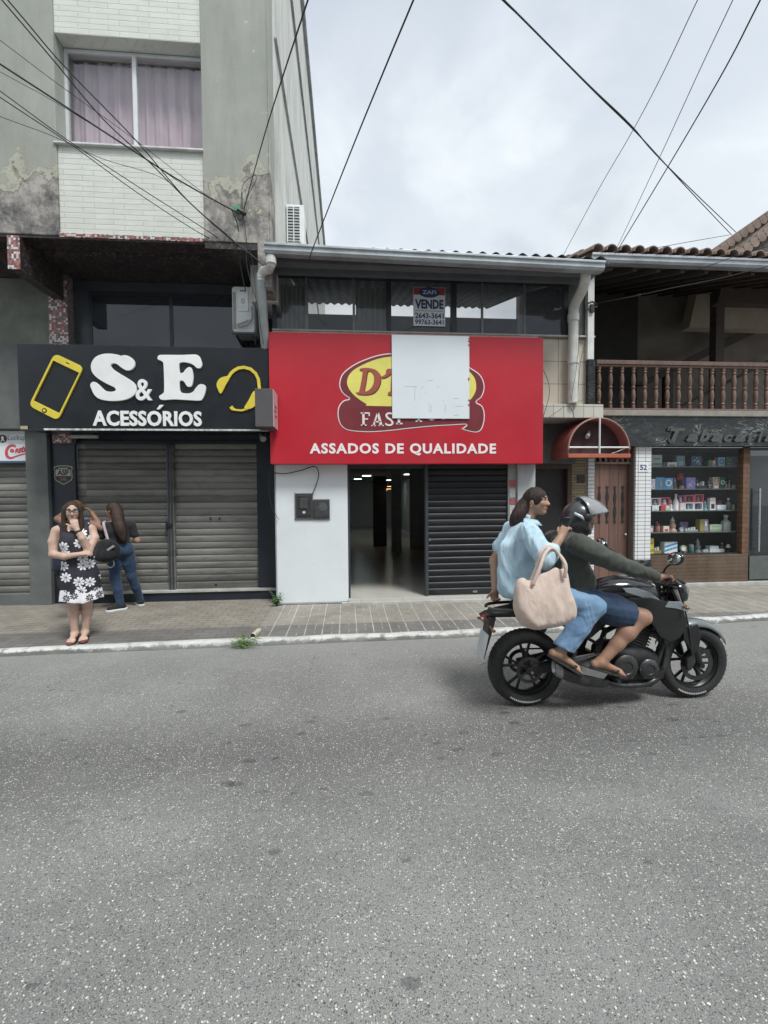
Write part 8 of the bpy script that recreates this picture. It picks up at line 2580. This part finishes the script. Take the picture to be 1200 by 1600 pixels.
cable('lower of two crossing cables sloping down to the tiled gable on the right', [(0.387, 2.582, 4.956), (1.135, 3.200, 5.194), (1.374, 3.397, 5.271), (2.465, 4.295, 5.588), (3.442, 5.081, 5.859), (5.106, 6.439, 6.273), (7.796, 8.600, 6.924)], 0.01, 'cables crossing the sky')
cable('leftmost thin cable rising from the restaurant roof to the top right of the sky', [(2.117, 1.930, 4.995), (2.357, 2.900, 4.971), (2.486, 3.420, 4.957), (2.593, 3.945, 4.954), (2.729, 4.739, 4.964), (2.977, 6.000, 4.968)], 0.005, 'cables crossing the sky')
cable('middle thin cable rising from the tiled roof edge to the top right of the sky', [(2.258, 1.965, 4.933), (2.608, 2.900, 4.990), (2.801, 3.415, 5.022), (3.173, 4.378, 5.079), (3.863, 6.200, 5.195)], 0.005, 'cables crossing the sky')
cable('rightmost thick cable rising from the tiled roof edge to the top right of the sky', [(2.454, 1.965, 4.979), (2.806, 2.900, 5.006), (2.988, 3.384, 5.020), (3.269, 4.239, 5.067), (3.612, 5.316, 5.136), (3.892, 6.200, 5.196)], 0.009, 'cables crossing the sky')
cable('thin cable lying low over the tiled roof ridge towards the gable', [(4.355, 6.400, 5.294), (5.742, 7.266, 5.950), (7.574, 8.400, 6.801)], 0.007, 'cables crossing the sky')
cable('pale cable drooping in front of the dark veranda eave', [(3.852, 6.700, 4.643), (4.280, 6.425, 4.640), (4.687, 6.166, 4.655), (5.163, 5.871, 4.664), (5.604, 5.600, 4.707), (7.301, 4.556, 4.871)], 0.008, None)
cable('thin cable crossing the tiled eave at the right edge', [(5.595, 4.441, 4.646), (5.398, 5.400, 4.848), (5.318, 5.788, 4.930), (5.239, 6.245, 5.003), (5.134, 6.900, 5.108)], 0.006, None)
cable('black cable looping over the white panel to the electricity meter boxes', [(-1.069, 6.420, 2.041), (-0.882, 6.422, 2.023), (-0.658, 6.424, 2.067), (-0.459, 6.426, 2.121), (-0.407, 6.427, 2.003), (-0.454, 6.429, 1.839), (-0.501, 6.430, 1.730)], 0.011, None)
cable('thin cable dangling at the dark gap left of the white panel', [(-1.070, 6.440, 2.133), (-1.111, 6.440, 1.844), (-1.079, 6.440, 1.571), (-1.010, 6.440, 1.425), (-0.975, 6.440, 1.370)], 0.006, None)
cable('dark red cord hanging beside the right end of the red sign', [(2.839, 6.300, 3.498), (2.916, 6.300, 3.315), (2.926, 6.300, 3.132), (2.870, 6.300, 2.929), (2.832, 6.300, 2.790)], 0.006, None)
cable('thin black cord tied along the white drainpipe', [(3.427, 6.300, 4.634), (3.383, 6.300, 4.039), (3.329, 6.300, 3.487), (3.264, 6.300, 3.070), (3.380, 6.300, 3.053), (3.448, 6.300, 3.081)], 0.0045, None)
cable('thin cord curling over the cream ledge', [(2.928, 6.300, 2.818), (3.091, 6.300, 2.930), (3.187, 6.300, 2.987), (3.265, 6.300, 2.932), (3.304, 6.300, 2.812)], 0.005, None)
cable('thin black wire slack beside the corner post', [(3.605, 6.450, 4.987), (3.533, 6.438, 4.560), (3.558, 6.424, 4.088), (3.466, 6.413, 3.708), (3.413, 6.400, 3.234)], 0.0045, None)
ib = thing('cable_clamp', 'small dark insulator clamp tied to the cream corner post', 'clamp', (3.63, 6.42, 4.45))
m = MB(); m.box(3.60, 3.655, 6.395, 6.429, 4.38, 4.50); m.build('body', BLACKP, ib, bevel=.008)
m = MB(); m.tube([(3.56, 6.41, 4.51), (3.62, 6.39, 4.53), (3.70, 6.42, 4.50)], .012, 8); m.tube([(3.55, 6.42, 4.43), (3.70, 6.40, 4.46)], .01, 8); m.build('cable_tie', CABLEM, ib)
wc = thing('cable_clamp', 'green and black clamp holding the cable bundle on the apartment wall', 'clamp', (-1.29, 5.96, 5.33))
m = MB(); m.box(-1.42, -1.33, 5.965, 5.995, 5.36, 5.42); m.build('green_tag', mat('green_tag', (0.05, 0.28, 0.15), 0.6), wc, bevel=.004)
m = MB(); m.tube([(-1.36, 5.95, 5.36), (-1.26, 5.95, 5.31)], .028, 8); m.build('body', BLACKP, wc, bevel=.004)
m = MB(); m.tube([(-1.30, 5.96, 5.34), (-1.30, 6.01, 5.34)], .015, 8); m.build('hook', DSTEEL, wc)

# ------------------------------------------------------------------ weeds, pipe stub, litter
LEAF = mat('weed_green', (0.075, 0.17, 0.04), 0.6, var=0.4, scale=20)
LEAF2 = mat('grass_green', (0.09, 0.16, 0.035), 0.6, var=0.4, scale=20)


def leafy(label, c, h, w, n, seed):
    r = random.Random(seed)
    t = thing('weed', label, 'plant', c)
    st = MB(); lf = MB()
    for i in range(n):
        a = r.uniform(0, 2 * math.pi); q = r.uniform(.25, 1) * w; hh = h * r.uniform(.45, 1)
        p0 = Vector(c); p1 = p0 + Vector((math.cos(a) * q * .4, -abs(math.sin(a)) * q * .4, hh * .6)); p2 = p0 + Vector((math.cos(a) * q, -abs(math.sin(a)) * q * .9, hh))
        st.tube([p0, p1, p2], [.004, .003, .002], 5)
        for k in range(9):
            f = r.uniform(.3, 1.0)
            p = p0.lerp(p1, min(1, f * 1.4)) if f < .6 else p1.lerp(p2, (f - .6) / .4)
            d = Vector((r.uniform(-1, 1), r.uniform(-1, .6), r.uniform(-.3, .8))).normalized(); s = d.cross(Vector((0, 0, 1))).normalized()
            L = r.uniform(.022, .045)
            up = d.cross(s) * L * .15
            lf.add([p, p + d * L * .5 + s * L * .3 + up, p + d * L, p + d * L * .5 - s * L * .3 + up], [(0, 1, 2, 3)])
    st.build('stem', LEAF, t)
    o = lf.build('foliage', LEAF, t); o['kind'] = 'stuff'


leafy('green leafy weed growing at the left foot of the white panel', (-1.02, 6.42, .13), .22, .16, 16, 4)
t = thing('weed', 'tuft of long grass growing in the broken kerb gap', 'plant', (-1.15, 4.99, .0))
r = random.Random(8); g = MB()
for i in range(150):
    b = Vector((-1.14 + r.gauss(0, .055) , 4.93 + r.uniform(-.07, .10), .055 + .05 * r.random()))
    a = r.uniform(0, 6.28); L = r.uniform(.06, .17)
    d = Vector((math.cos(a) * .8, math.sin(a) * .6 - .2, r.uniform(.25, 1.0))).normalized()
    s = d.orthogonal().normalized() * r.uniform(.0025, .0045)
    mid = b + d * L * .6; tip = b + d * L + Vector((d.x, d.y, -.6)) * L * .3
    g.add([b - s, b + s, mid + s * .8, tip, mid - s * .8], [(0, 1, 2, 3, 4)])
o = g.build('blades', LEAF2, t); o['kind'] = 'stuff'
pp = thing('pipe_stub', 'broken cream plastic pipe end sticking out of the pavement at the kerb', 'pipe', (-1.06, 5.15, .13))
m = MB()
a, b = Vector((-1.075, 5.04, .135)), Vector((-1.01, 5.40, .150))
m.lathe(a, (b - a), [(.034, 0), (.034, .17), (.024, .20), (.016, .23), (.010, .23), (.022, .17), (.028, .01), (.034, 0)], 14)
m.build('pipe', mat('cream_pvc', (0.52, 0.48, 0.38), 0.5, dirt=0.5), pp, smooth=40)
m = MB(); m.lathe(a + (b - a) * .02, (b - a), [(.027, 0), (0, .001)], 14); m.build('bore', BLACKP, pp)
for i, (x, y, s, lab) in enumerate(((.0, 4.86, .022, 'small white scrap lying in the gutter near the middle'), (-.74, 4.80, .012, 'tiny white scrap lying in the gutter near the grass tuft'), (-1.75, 4.72, .012, 'tiny pale scrap on the road left of the grass tuft'))):
    m = MB(); m.ball((x, y, .006), (s, s * .8, .008), 7, 5); o = m.build('litter', WHITE_L, None, origin=(x, y, 0)); tag(o, lab, 'litter')
